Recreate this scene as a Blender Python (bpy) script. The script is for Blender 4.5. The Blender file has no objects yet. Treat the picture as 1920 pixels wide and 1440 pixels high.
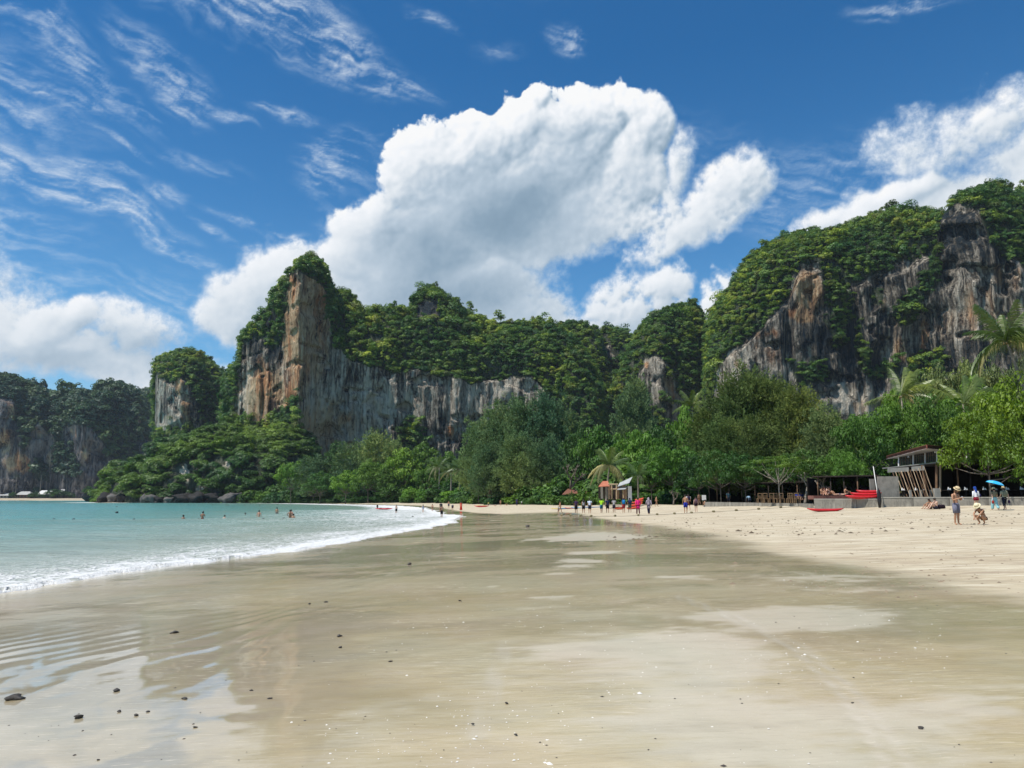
import bpy, bmesh, math, random
import numpy as np
from mathutils import Vector, Matrix, Euler
R = math.radians
scene = bpy.context.scene
COL = scene.collection
# ---------------------------------------------------------------- camera
F_PX, PITCH, EYE = 1440.0, R(8.5), 1.6
cam_d = bpy.data.cameras.new('camera'); cam = bpy.data.objects.new('camera', cam_d); COL.objects.link(cam)
cam_d.sensor_width = 36; cam_d.lens = F_PX/1920*36; cam_d.clip_start = .1; cam_d.clip_end = 20000
cam.location = (0, 0, EYE); cam.rotation_euler = (R(90)+PITCH, 0, 0)
scene.camera = cam
ca, sa = math.cos(PITCH), math.sin(PITCH)
def at(px, py, Y):
    """a point of the photograph (1920 x 1440) at the depth Y in metres"""
    u, v = (px-960)/F_PX, (720-py)/F_PX
    dx, dy, dz = u, ca-v*sa, sa+v*ca
    t = Y/dy
    return (dx*t, Y, EYE+dz*t)
def pxX(px, Y): return at(px, 935, Y)[0]
def pyZ(py, Y): return at(960, py, Y)[2]
def proj(P):
    x, y, z = P[..., 0], P[..., 1], P[..., 2]-EYE
    d = y*ca+z*sa; v = -y*sa+z*ca
    return 960+F_PX*x/d, 720-F_PX*v/d
# ---------------------------------------------------------------- light and exposure
SUN_EL, SUN_AZ = R(62), R(-118)            # azimuth from +Y (north) clockwise; the sun stands high on the left
sun_dir = Vector((math.sin(SUN_AZ)*math.cos(SUN_EL), math.cos(SUN_AZ)*math.cos(SUN_EL), math.sin(SUN_EL)))
sl = bpy.data.lights.new('sun', 'SUN'); sl.energy = 4.2; sl.angle = R(.6); sl.color = (1, .955, .88)
so = bpy.data.objects.new('sun', sl); COL.objects.link(so)
so.rotation_euler = (-sun_dir).to_track_quat('-Z', 'Y').to_euler()
vs = scene.view_settings
vs.view_transform = 'Standard'; vs.look = 'None'; vs.gamma = 1; vs.exposure = 0.30; vs.use_curve_mapping = False
cy = scene.cycles
cy.max_bounces = 6; cy.diffuse_bounces = 3; cy.glossy_bounces = 3; cy.transmission_bounces = 4; cy.transparent_max_bounces = 8; cy.volume_bounces = 0
cy.use_denoising = True
cy.caustics_reflective = False; cy.caustics_refractive = False
SKY_S = .10

class NT:
    """small helper to write node trees"""
    def __init__(s, tree): s.t = tree; s.n = tree.nodes; s.l = tree.links
    def node(s, typ, **kw):
        n = s.n.new(typ)
        for k, v in kw.items(): setattr(n, k, v)
        return n
    def set(s, sock, v):
        if v is None: return
        if hasattr(v, 'is_output'): s.l.new(v, sock)
        else:
            try: sock.default_value = v
            except Exception: sock.default_value = (*v, 1)
    def math(s, op, a, b=None, c=None, clamp=False):
        n = s.node('ShaderNodeMath', operation=op); n.use_clamp = clamp
        s.set(n.inputs[0], a); s.set(n.inputs[1], b); s.set(n.inputs[2], c)
        return n.outputs[0]
    def vmath(s, op, a, b=None, out=0, scale=None):
        n = s.node('ShaderNodeVectorMath', operation=op); s.set(n.inputs[0], a); s.set(n.inputs[1], b)
        if scale is not None: s.set(n.inputs['Scale'], scale)
        return n.outputs[out]
    def mapping(s, v, loc=(0,0,0), rot=(0,0,0), sc=(1,1,1), typ='POINT'):
        n = s.node('ShaderNodeMapping', vector_type=typ); s.set(n.inputs[0], v)
        n.inputs[1].default_value = loc; n.inputs[2].default_value = rot; n.inputs[3].default_value = sc
        return n.outputs[0]
    def noise(s, v, scale=1, detail=4, rough=.5, dist=0, out=0, lac=2.0):
        n = s.node('ShaderNodeTexNoise'); s.set(n.inputs['Vector'], v)
        n.inputs['Scale'].default_value = scale; n.inputs['Detail'].default_value = detail
        n.inputs['Roughness'].default_value = rough; n.inputs['Distortion'].default_value = dist; n.inputs['Lacunarity'].default_value = lac
        return n.outputs[out]
    def voronoi(s, v, scale=1, feature='F1', rand=1, out='Distance', smooth=.5, detail=0):
        n = s.node('ShaderNodeTexVoronoi', feature=feature); s.set(n.inputs['Vector'], v)
        n.inputs['Scale'].default_value = scale; n.inputs['Randomness'].default_value = rand
        if feature == 'SMOOTH_F1': n.inputs['Smoothness'].default_value = smooth
        if detail: n.inputs['Detail'].default_value = detail
        return n.outputs[out]
    def rng(s, v, a, b, c=0, d=1, interp='LINEAR', clamp=True):
        n = s.node('ShaderNodeMapRange', interpolation_type=interp); n.clamp = clamp
        for i, q in enumerate((v, a, b, c, d)): s.set(n.inputs[i], q)
        return n.outputs[0]
    def ramp(s, v, stops, interp='LINEAR'):
        n = s.node('ShaderNodeValToRGB'); s.set(n.inputs[0], v); cr = n.color_ramp; cr.interpolation = interp
        while len(cr.elements) < len(stops): cr.elements.new(.5)
        for e, (p, c) in zip(cr.elements, stops):
            e.position = p; e.color = (*c, 1) if len(c) == 3 else c
        return n.outputs[0]
    def mix(s, f, a, b, blend='MIX'):
        n = s.node('ShaderNodeMix', data_type='RGBA', blend_type=blend)
        s.set(n.inputs[0], f)
        for k, q in ((6, a), (7, b)):
            if hasattr(q, 'is_output'): s.l.new(q, n.inputs[k])
            else: n.inputs[k].default_value = (*q, 1) if len(q) == 3 else q
        return n.outputs[2]
    def mixf(s, f, a, b):
        n = s.node('ShaderNodeMix', data_type='FLOAT'); s.set(n.inputs[0], f); s.set(n.inputs[2], a); s.set(n.inputs[3], b)
        return n.outputs[0]
    def attr(s, name, out='Fac'):
        n = s.node('ShaderNodeAttribute', attribute_name=name); return n.outputs[out]
    def bump(s, h, strength=1, dist=1, normal=None):
        n = s.node('ShaderNodeBump'); s.set(n.inputs['Height'], h); s.set(n.inputs['Strength'], strength); n.inputs['Distance'].default_value = dist
        if normal is not None: s.l.new(normal, n.inputs['Normal'])
        return n.outputs[0]
    def sep(s, v):
        n = s.node('ShaderNodeSeparateXYZ'); s.set(n.inputs[0], v); return n.outputs
    def comb(s, x, y, z):
        n = s.node('ShaderNodeCombineXYZ')
        for i, q in enumerate((x, y, z)): s.set(n.inputs[i], q)
        return n.outputs[0]

# ---------------------------------------------------------------- the sky: Nishita with cumulus and cirrus laid over it
world = bpy.data.worlds.new('World'); scene.world = world; world.use_nodes = True
world.node_tree.nodes.clear()
W = NT(world.node_tree)
geo = W.node('ShaderNodeTexCoord'); Dn = geo.outputs['Generated']
sky = W.node('ShaderNodeTexSky', sky_type='NISHITA'); sky.sun_disc = False
sky.sun_elevation = SUN_EL; sky.sun_rotation = SUN_AZ; sky.air_density = 1.0; sky.dust_density = .3; sky.ozone_density = 2.5; sky.altitude = 0
W.l.new(Dn, sky.inputs[0])

def dir_px(px, py):
    v = Vector(((px-960)/F_PX, ca-(720-py)/F_PX*sa, sa+(720-py)/F_PX*ca)); L = v.length; return v/L, L
zW = W.sep(Dn)[2]
tint = W.ramp(W.rng(zW, 0, .52), [(0, (.80, 1.0, 1.10)), (.35, (.53, .92, 1.10)), (.7, (.31, .76, 1.02)), (1, (.20, .66, .96))])
skyc = W.mix(1.0, sky.outputs[0], tint, 'MULTIPLY')
bg = W.node('ShaderNodeBackground'); W.l.new(skyc, bg.inputs[0]); bg.inputs[1].default_value = SKY_S
wo = W.node('ShaderNodeOutputWorld'); W.l.new(bg.outputs[0], wo.inputs[0])
world.cycles.sampling_method = 'MANUAL'; world.cycles.sample_map_resolution = 256

# ---------------------------------------------------------------- numpy noise
def _h(ix, iy, iz, seed):
    n = (ix.astype(np.uint32)*np.uint32(374761393) + iy.astype(np.uint32)*np.uint32(668265263) + iz.astype(np.uint32)*np.uint32(2147483647 & 1274126177) + np.uint32(seed*1013904223 & 0xffffffff))
    n = (n ^ (n >> np.uint32(13)))*np.uint32(1274126177)
    n = n ^ (n >> np.uint32(16))
    return n.astype(np.float64)/4294967295.0
def vn(x, y, z=None, seed=0):
    x = np.asarray(x, float); y = np.broadcast_to(np.asarray(y, float), x.shape)
    z = np.zeros_like(x) if z is None else np.broadcast_to(np.asarray(z, float), x.shape)
    xi, yi, zi = np.floor(x), np.floor(y), np.floor(z)
    fx, fy, fz = x-xi, y-yi, z-zi
    fx = fx*fx*(3-2*fx); fy = fy*fy*(3-2*fy); fz = fz*fz*(3-2*fz)
    xi = xi.astype(np.int64); yi = yi.astype(np.int64); zi = zi.astype(np.int64)
    r = 0
    for a in (0, 1):
        for b in (0, 1):
            for c in (0, 1):
                wgt = (fx if a else 1-fx)*(fy if b else 1-fy)*(fz if c else 1-fz)
                r = r+wgt*_h(xi+a, yi+b, zi+c, seed)
    return r*2-1
def fbm(x, y, z=None, o=4, seed=0, g=.5, l=2.03):
    s = 0; a = 1; t = 0
    for i in range(o):
        s = s+a*vn(np.asarray(x)*l**i, np.asarray(y)*l**i, None if z is None else np.asarray(z)*l**i, seed+i*7)
        t += a; a *= g
    return s/t
def smooth(a, b, x):
    t = np.clip((x-a)/(b-a), 0, 1); return t*t*(3-2*t)
# ---------------------------------------------------------------- mesh helpers
def mesh_np(name, V, F, mats=(), smooth_sh=False, attrs=None, midx=None):
    """V (n,3); F (m,3|4) array or list of index lists"""
    me = bpy.data.meshes.new(name)
    V = np.asarray(V, np.float32)
    if isinstance(F, np.ndarray):
        k = F.shape[1]; m = len(F)
        me.vertices.add(len(V)); me.vertices.foreach_set('co', V.ravel())
        me.loops.add(m*k); me.loops.foreach_set('vertex_index', F.astype(np.int32).ravel())
        me.polygons.add(m); me.polygons.foreach_set('loop_start', np.arange(0, m*k, k, dtype=np.int32))
        me.update(calc_edges=True)
    else:
        me.from_pydata([tuple(map(float, v)) for v in V], [], [tuple(int(i) for i in f) for f in F]); me.update()
    for m_ in mats: me.materials.append(m_)
    if midx is not None: me.polygons.foreach_set('material_index', np.asarray(midx, np.int32))
    if smooth_sh: me.polygons.foreach_set('use_smooth', np.ones(len(me.polygons), bool))
    for k_, v_ in (attrs or {}).items():
        a = me.attributes.new(k_, 'FLOAT', 'POINT'); a.data.foreach_set('value', np.asarray(v_, np.float32).ravel())
    me.update()
    return me
def obj(name, me, parent=None, loc=None, rot=None, scale=None):
    o = bpy.data.objects.new(name, me); COL.objects.link(o)
    if parent is not None: o.parent = parent
    if loc is not None: o.location = loc
    if rot is not None: o.rotation_euler = rot
    if scale is not None: o.scale = scale if hasattr(scale, '__len__') else (scale,)*3
    return o
def tag(o, label=None, cat=None, group=None, kind=None):
    if label: o['label'] = label
    if cat: o['category'] = cat
    if group: o['group'] = group
    if kind: o['kind'] = kind
    return o
def empty(name, loc=(0,0,0), rz=0, scale=1):
    o = bpy.data.objects.new(name, None); COL.objects.link(o); o.location = loc; o.rotation_euler = (0, 0, rz); o.scale = (scale,)*3; o.empty_display_size = .2
    return o
def grid_faces(nu, nv):
    i, j = np.meshgrid(np.arange(nu-1), np.arange(nv-1), indexing='ij')
    a = i*nv+j
    return np.stack([a, a+nv, a+nv+1, a+1], -1).reshape(-1, 4)
class MB:
    """collects boxes, tubes and lofts into one mesh"""
    def __init__(s): s.v = []; s.f = []
    def add(s, V, F):
        k = len(s.v); s.v += [tuple(p) for p in V]; s.f += [tuple(i+k for i in f) for f in F]; return s
    def box(s, c, d, rz=0, rx=0, ry=0):
        M = Euler((rx, ry, rz)).to_matrix()
        V = [Vector(c)+M @ Vector((x*d[0]/2, y*d[1]/2, q*d[2]/2)) for x in (-1, 1) for y in (-1, 1) for q in (-1, 1)]
        return s.add(V, [(0,1,3,2),(4,6,7,5),(0,4,5,1),(2,3,7,6),(0,2,6,4),(1,5,7,3)])
    def prism(s, poly, z0, z1):
        n = len(poly); V = [(p[0], p[1], z0) for p in poly]+[(p[0], p[1], z1) for p in poly]
        return s.add(V, [tuple(range(n))[::-1], tuple(range(n, 2*n))]+[(i, (i+1) % n, n+(i+1) % n, n+i) for i in range(n)])
    def loft(s, rings, cap=True):
        n = len(rings[0]); V = [p for r in rings for p in r]; F = []
        for k in range(len(rings)-1):
            for i in range(n): F.append((k*n+i, k*n+(i+1) % n, (k+1)*n+(i+1) % n, (k+1)*n+i))
        if cap: F += [tuple(range(n))[::-1], tuple(range((len(rings)-1)*n, len(rings)*n))]
        return s.add(V, F)
    def tube(s, pts, rad, n=8, cap=True, side=None):
        rings = []; pts = [Vector(p) for p in pts]
        if not hasattr(rad, '__len__'): rad = [rad]*len(pts)
        ref = None
        for i, p in enumerate(pts):
            t = (pts[min(i+1, len(pts)-1)]-pts[max(i-1, 0)]).normalized()
            if side is not None: a = Vector(side)
            elif ref is None: a = Vector((1, 0, 0)) if abs(t.x) < .8 else Vector((0, 1, 0))
            else: a = ref
            a = (a-t*a.dot(t)).normalized(); ref = a; b = t.cross(a)
            r = rad[i]; rx, ry = r if hasattr(r, '__len__') else (r, r)
            rings.append([p+a*rx*math.cos(2*math.pi*k/n)+b*ry*math.sin(2*math.pi*k/n) for k in range(n)])
        return s.loft(rings, cap)
    def mesh(s, name, mat, sm=False):
        return mesh_np(name, s.v, s.f, [mat] if mat else [], sm)
    def obj(s, name, mat, parent=None, sm=False, **k): return obj(name, s.mesh(name, mat, sm), parent, **k)
# ---------------------------------------------------------------- materials
def mat_new(name):
    m = bpy.data.materials.new(name); m.use_nodes = True; m.node_tree.nodes.clear(); N = NT(m.node_tree)
    out = N.node('ShaderNodeOutputMaterial'); return m, N, out
def principled(N, out, **kw):
    b = N.node('ShaderNodeBsdfPrincipled'); N.l.new(b.outputs[0], out.inputs[0])
    for k, v in kw.items():
        N.set(b.inputs[k.replace('_', ' ')], v)
    return b
_pm = {}
def paint(name, col, rough=.6, spec=.4, var=.15, nscale=3, bump=0, metal=0, dirt=0):
    if name in _pm: return _pm[name]
    m, N, out = mat_new(name)
    tc = N.node('ShaderNodeTexCoord').outputs['Object']
    n = N.noise(tc, nscale, 5, .6)
    c = N.mix(N.rng(n, .3, .7), tuple(v*(1-var) for v in col), tuple(min(1, v*(1+var)) for v in col))
    if dirt:
        d = N.noise(N.mapping(tc, sc=(1, 1, .35)), nscale*.7, 6, .7)
        c = N.mix(N.rng(d, .5, .72, 0, dirt), c, tuple(v*.25 for v in col))
    kw = {}
    if bump: kw['Normal'] = N.bump(N.noise(tc, nscale*6, 4, .6), .5, bump)
    principled(N, out, Base_Color=c, Roughness=rough, Metallic=metal, Specular_IOR_Level=spec, **kw)
    _pm[name] = m; return m
# ================================================================= clouds, on a dome 9 km out, lit from the upper left
CUM = [ # px, py, rx, ry, rotation, height
 (800,330,98,98,20,1),(880,300,90,84,0,1),(985,245,88,66,10,1),(1050,300,110,110,0,1),(1105,240,66,62,0,1),
 (1178,222,40,40,0,.8),(1205,262,52,66,-20,1),(1170,340,80,76,0,1),(960,400,170,108,0,1.1),(850,430,130,100,0,1),(1085,410,120,76,15,.9),
 (690,440,68,74,0,1),(650,500,72,60,0,.9),(745,540,130,110,0,1),(520,540,104,76,30,1),(440,580,76,70,20,.9),(600,590,160,100,0,1),
 (860,560,190,90,8,1),(1180,420,110,42,10,.6),(1270,330,30,50,-20,.32),(1240,400,60,50,-30,.45),(1370,375,54,88,-38,.7),(1400,330,40,34,0,.6),(1290,440,90,40,25,.6),(1310,395,60,30,40,.45),(1215,460,60,34,10,.5),
 (1400,340,46,46,0,.8),(1000,590,110,62,0,.7),(1180,570,100,62,15,.8),(1260,545,60,54,20,.8),(1360,570,34,60,-20,.8),(1090,610,140,40,0,.6),
 (1800,268,110,42,12,.28),(1890,242,70,46,0,.30),(1700,262,56,28,10,.22),(1690,372,70,44,22,1),(1735,345,46,38,0,.9),(1620,400,70,36,15,.8),(1540,418,50,24,10,.5),(1780,400,110,60,0,.8),
 (60,620,70,52,0,.75),(120,600,54,36,10,.7),(230,612,90,46,0,.45),(90,668,140,44,0,.6),(230,690,100,40,0,.5),(330,720,120,50,0,.5),
 (2150,300,230,90,0,1),(2500,500,260,120,0,1),(-260,560,220,120,0,1),(-650,520,200,150,0,.9),(1950,700,300,80,0,.6)]
CIR = [
 (450,10,170,36,-4,1),(600,70,120,40,-16,1),(640,100,70,34,-10,1),(740,165,62,20,-10,.9),(330,150,60,34,-35,.9),(270,95,60,26,-30,.8),(110,90,120,30,-35,.7),(330,185,40,14,-10,.8),
 (60,180,60,14,-8,.8),(20,212,40,14,0,.8),(130,190,46,10,-14,.7),(230,200,66,14,-16,.6),(430,200,52,8,-6,.8),(545,202,52,9,-6,.9),(200,268,54,5,-16,.7),
 (90,345,150,24,-14,1),(190,385,150,26,-16,1.1),(300,440,80,14,-24,1),(160,318,80,8,-4,.7),(310,365,40,14,10,.7),(80,437,60,6,-8,.8),(490,412,70,9,-12,1),(410,420,40,6,-30,.7),
 (640,300,68,42,25,.8),(600,335,30,26,0,.6),(370,298,56,12,0,.4),(1050,78,34,20,-10,1),(1060,96,26,9,-20,.9),(815,42,34,8,-25,.7),(1700,4,70,12,-5,.9),(925,105,30,8,0,.3),
 (1520,335,130,34,-4,.5),(1700,300,240,46,2,.45),(1480,400,60,40,0,.4),(90,520,160,16,-6,.5),(330,570,130,40,-8,.45),(1250,300,90,40,0,.25),(640,420,30,30,30,.5),(400,490,30,5,-6,.5),
 (-300,300,260,60,-14,1),(-200,60,200,60,-20,.9),(2400,100,240,40,0,.6),(600,-300,420,90,-10,.8),(1500,-500,360,80,10,.6)]

def worley(x, y, seed):
    xi, yi = np.floor(x), np.floor(y); r = np.full(x.shape, 9.0)
    for a in (-1, 0, 1):
        for b in (-1, 0, 1):
            cx, cy = xi+a, yi+b; ci, cj = cx.astype(np.int64), cy.astype(np.int64); zz = np.zeros_like(ci)
            px_ = cx+_h(ci, cj, zz, seed); py_ = cy+_h(ci, cj, zz, seed+1)
            r = np.minimum(r, (x-px_)**2+(y-py_)**2)
    return np.sqrt(r)
def blur(A, n):
    for ax in (0, 1):
        for _ in range(2):
            c = np.cumsum(np.pad(A, [(n+1, n) if k == ax else (0, 0) for k in (0, 1)], mode='edge'), axis=ax)
            m = A.shape[ax]
            A = (np.take(c, np.arange(2*n+1, 2*n+1+m), axis=ax)-np.take(c, np.arange(0, m), axis=ax))/(2*n+1)
    return A
def cloud_dome():
    K = 25.13
    st = .085
    core = np.arange(-37.5, 37.51, st); g = [37.5]
    while g[-1] < 179: g.append(g[-1]+min(2.5, st+.06*(g[-1]-37.5)))
    g = np.array(g[1:]); g = g[g < 178.5]; g = np.append(g, 180.0)
    az = np.concatenate([-g[::-1], core, g])
    el0 = np.arange(-.6, 36.5, st); h = [36.5]
    while h[-1] < 88: h.append(h[-1]+min(2.5, st+.06*(h[-1]-36.5)))
    el = np.concatenate([[-4.0, -2.0], el0, h[1:], [89.5]])
    A, E = np.meshgrid(az, el, indexing='ij')
    U, V = 960+A*K, 935-E*K                     # sky chart, in units of 1/25 degree
    def chart(px, py):
        c, _ = dir_px(px, py); return 960+math.degrees(math.atan2(c.x, c.y))*K, 935-math.degrees(math.asin(c.z))*K
    wu = fbm(U/190, V/190, o=3, seed=71)*34+fbm(U/56, V/56, o=4, seed=72)*22
    wv = fbm(U/190+7, V/190, o=3, seed=73)*30+fbm(U/56+3, V/56, o=4, seed=74)*22
    def field(blobs, wu, wv, k=.16):
        acc = np.full(U.shape, -2.0)
        for (px, py, rx, ry, rot, amp) in blobs:
            cx, cy = chart(px, py); a = R(rot)
            du, dv = U+wu-cx, -(V+wv-cy)
            e = ((du*math.cos(a)+dv*math.sin(a))/rx)**2+((-du*math.sin(a)+dv*math.cos(a))/ry)**2
            hh = amp*(1-e); hh = np.maximum(hh, -2)
            d = np.maximum(k-np.abs(acc-hh), 0)/k
            acc = np.maximum(acc, hh)+d*d*k*.25
        return acc
    Hb = field(CUM, wu, wv)
    out = np.clip(smooth(38, 55, np.abs(A))+0*E, 0, 1)
    gen = fbm(np.sin(np.radians(A))*3.2, np.cos(np.radians(A))*3.2, np.radians(E)*6, o=5, seed=76)*2.2-.35-np.abs(E-14)/22
    Hb = np.maximum(Hb, np.where(out > 0, gen*out-(1-out)*2, -2))
    # cauliflower billows
    qu, qv = U+wu*.6, V+wv*.6
    b = .46*(.62-worley(qu/80, qv/80, 81))+.36*(.62-worley(qu/36+5, qv/36, 83))+.24*(.62-worley(qu/17+2, qv/17, 85))+.12*(.62-worley(qu/8+2, qv/8, 86))
    fine = fbm(U/16, V/16, o=3, seed=88)
    brk = fbm(U/46, V/46, o=5, seed=89, g=.62)
    Hb = Hb-.75*np.clip(brk+.12, 0, 1)*smooth(1040, 1220, U)*smooth(1480, 1380, U)*smooth(250, 390, V)-.5*np.clip(brk+.05, 0, 1)*smooth(470, 560, V)*smooth(930, 1020, U)*smooth(1500, 1400, U)
    relief_amp = np.clip(.35+.65*smooth(60, 560, 620-V+0*U), .35, 1)   # calmer towards the bases
    H = Hb+b*.85*relief_amp+fine*.07+.02
    Hs = np.sqrt(np.clip(H+.12, 0, None))
    Hn = blur(Hs, 1)
    gu = np.gradient(Hn, U[:, 0], axis=0); gv = -np.gradient(Hn, V[0], axis=1)
    gL = np.gradient(blur(Hs, 7), U[:, 0], axis=0); gLv = -np.gradient(blur(Hs, 7), V[0], axis=1)
    slope = 40.0; sL = 85.0
    def lamb(gx_, gy_, s):
        nx, ny, nz = -gx_*s, -gy_*s, 1.0
        L = np.sqrt(nx*nx+ny*ny+1)
        l = np.array([-.52, .74, .42]); l = l/np.linalg.norm(l)
        return (nx*l[0]+ny*l[1]+nz*l[2])/L
    l1, l2 = lamb(gu, gv, slope), lamb(gL, gLv, sL)
    crev = Hs-blur(Hs, 6)
    thick = smooth(.35, 1.15, blur(np.clip(Hb, -.3, 1.4), 10))
    low = smooth(250, 620, V)
    grey = np.zeros_like(U)
    for (px, py, rx, ry, rot, am) in [(940,405,170,74,15,.98),(800,480,110,90,0,.95),(860,560,200,70,0,.85),(1060,275,46,60,-10,.42),(720,620,300,60,0,.4),(1180,600,120,30,0,.3),(260,660,120,40,0,.6),(120,680,140,26,0,.5),(1810,420,80,40,0,.2),(600,610,120,40,0,.4),(1850,320,120,26,10,.5),(1060,420,90,50,15,.35),(1700,420,60,30,0,.15)]:
        cx, cy = chart(px, py); a = R(rot); du, dv = U+wu*.8-cx, -(V+wv*.8-cy)
        grey = np.maximum(grey, am*np.exp(-((du*math.cos(a)+dv*math.sin(a))/rx)**2-((-du*math.sin(a)+dv*math.cos(a))/ry)**2))
    soft_in = 1-.62*grey
    lit = .60+(.52*(l1-.42)*soft_in+.34*(l2-.42))*relief_amp+1.9*np.clip(crev, -.22, .12)*soft_in*relief_amp-.42*grey-.10*thick+.10
    lit = lit+.05*fbm(U/60, V/60, o=4, seed=91)
    # cirrus
    cu, cv = fbm(U/120, V/120, o=4, seed=95)*42, fbm(U/120+4, V/120, o=4, seed=96)*30
    I = field([(a, b_, rx*1.35, ry*1.45, ro, am*.92) for a, b_, rx, ry, ro, am in CIR], cu, cv, .3)
    th = R(-14); s1 = (U+cu)*math.cos(th)-(V+cv)*math.sin(th); s2 = (U+cu)*math.sin(th)+(V+cv)*math.cos(th)
    st_ = fbm(s1/90, s2/11, o=6, seed=97, g=.66)*.65+fbm((U+cu)/26, (V+cv)/15, o=5, seed=98, g=.66)*.45
    gI_ = np.clip(smooth(40, 60, np.abs(A))+smooth(38, 50, E), 0, 1)*fbm(np.sin(np.radians(A))*4, np.cos(np.radians(A))*4, np.radians(E)*7, o=4, seed=99)*1.6
    I = np.maximum(I, np.where(gI_ > 0, gI_-.1, -2))
    cir = smooth(-.65, 1.0, I)**1.4*smooth(-.26, .50, st_+.12*I)
    crisp = np.clip(smooth(560, 260, V)*smooth(1300, 1180, U)*.85+.06+.3*fbm(U/150, V/150, o=2, seed=100), .05, 1)*np.where(np.abs(A) < 50, 1, .5)*np.where((U > 1640) & (V < 325), .15, 1)
    veil = smooth(-1, 0, -0*E)*smooth(9.5, 0, E)*(.30+.35*smooth(-.4, .5, fbm(U/240, V/60, o=4, seed=101)))*smooth(30, 0, A+12)
    veil = np.maximum(veil, smooth(8, -1, E)*.5)
    D = 9000.0; a_, e_ = np.radians(A), np.radians(E)
    P = np.stack([D*np.sin(a_)*np.cos(e_), D*np.cos(a_)*np.cos(e_), D*np.sin(e_)], -1)
    me = mesh_np('sky_clouds', P.reshape(-1, 3), grid_faces(*A.shape), [], True, dict(dens=H, lit=lit, cir=cir, crisp=crisp, veil=veil))
    m, N, out_ = mat_new('cloud'); tc = N.node('ShaderNodeTexCoord').outputs['Object']
    q = N.mapping(tc, sc=(1/9000,)*3)
    n = N.noise(q, 110, 7, .66)
    sep = {k: N.attr(k) for k in ('dens', 'lit', 'cir', 'crisp', 'veil')}
    d = N.math('ADD', sep['dens'], N.math('MULTIPLY', N.math('SUBTRACT', n, .5), N.mixf(sep['crisp'], .7, .42)))
    aC = N.rng(d, N.mixf(sep['crisp'], -.22, -.02), N.mixf(sep['crisp'], .55, .13), 0, 1, 'SMOOTHSTEP')
    aC = N.math('MULTIPLY', aC, .985)
    col = N.ramp(N.math('ADD', sep['lit'], N.math('MULTIPLY', N.math('SUBTRACT', n, .5), .10)),
        [(0, (.17, .27, .37)), (.25, (.28, .39, .50)), (.5, (.50, .60, .70)), (.72, (.80, .85, .90)), (.9, (.95, .97, 1.0)), (1, (1.0, 1.0, 1.0))])
    aI = N.math('MULTIPLY', sep['cir'], N.rng(N.noise(N.mapping(q, rot=(0, R(14), 0), sc=(60, 60, 220)), 1, 6, .7), .30, .66, .45, 1))
    thin = N.mix(N.rng(aI, 0, .8), (.42, .62, .86), (.80, .88, .96))
    aI = N.math('MAXIMUM', N.math('MULTIPLY', aI, .68), sep['veil'])
    thin = N.mix(N.rng(sep['veil'], .0, .2), thin, (.50, .63, .76))
    col = N.mix(aC, thin, col)
    al = N.math('SUBTRACT', 1, N.math('MULTIPLY', N.math('SUBTRACT', 1, aC), N.math('SUBTRACT', 1, aI)))
    em = N.node('ShaderNodeEmission'); N.l.new(col, em.inputs[0]); em.inputs[1].default_value = CLOUD_E
    tr = N.node('ShaderNodeBsdfTransparent'); mx = N.node('ShaderNodeMixShader')
    N.l.new(al, mx.inputs[0]); N.l.new(tr.outputs[0], mx.inputs[1]); N.l.new(em.outputs[0], mx.inputs[2]); N.l.new(mx.outputs[0], out_.inputs[0])
    m.cycles.emission_sampling = 'NONE'
    me.materials.append(m)
    o = obj('sky', me); tag(o, 'blue sky with a towering white cumulus and wisps of cirrus', kind='structure')
CLOUD_E = .80
cloud_dome()
# ================================================================= the ground
SEA = -.5
def inv_sea(px, py):
    """pixel on the waterline -> world x, y on the plane z = SEA"""
    u, v = (px-960)/F_PX, (720-py)/F_PX
    dy, dz = ca-v*sa, sa+v*ca
    t = (SEA-EYE)/dz
    return (u*t, dy*t)
SHORE_PX = [(0,1112),(100,1096),(200,1079),(330,1060),(450,1046),(560,1030),(650,1015),(720,1002),(780,992),(822,984),(838,977),(856,970),(848,966),(826,963),(812,958),(790,952),(740,948),(640,945.6),(540,943.6),(460,941.9),(400,941.2)]
shore = [(-400,-900),(-120,-300),(-40,-80),(-21,-20),(-15.5,0),(-13,9)]+[inv_sea(*p) for p in SHORE_PX]
shore += [(-205,410),(-224,416),(-234,432),(-236,560),(-240,700),(-262,852),(-520,872),(-760,880),(-1500,860),(-3600,760)]
LAND = np.array(shore+[(-3600,6000),(6000,6000),(6000,-900)])
def in_poly(x, y, P):
    c = np.zeros(np.shape(x), bool); n = len(P); j = n-1
    for i in range(n):
        xi, yi = P[i]; xj, yj = P[j]
        if yi != yj:
            c ^= ((yi > y) != (yj > y)) & (x < (xj-xi)*(y-yi)/(yj-yi)+xi)
        j = i
    return c
def seg_dist(x, y, P):
    d = np.full(np.shape(x), 1e9)
    for (x0, y0), (x1, y1) in zip(P[:-1], P[1:]):
        L2 = (x1-x0)**2+(y1-y0)**2
        t = np.clip(((x-x0)*(x1-x0)+(y-y0)*(y1-y0))/L2, 0, 1)
        d = np.minimum(d, (x-x0-t*(x1-x0))**2+(y-y0-t*(y1-y0))**2)
    return np.sqrt(d)
def sdist(x, y):
    x = np.asarray(x, float); y = np.asarray(y, float)
    d = seg_dist(x, y, shore)
    return np.where(in_poly(x, y, LAND), d, -d)
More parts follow.
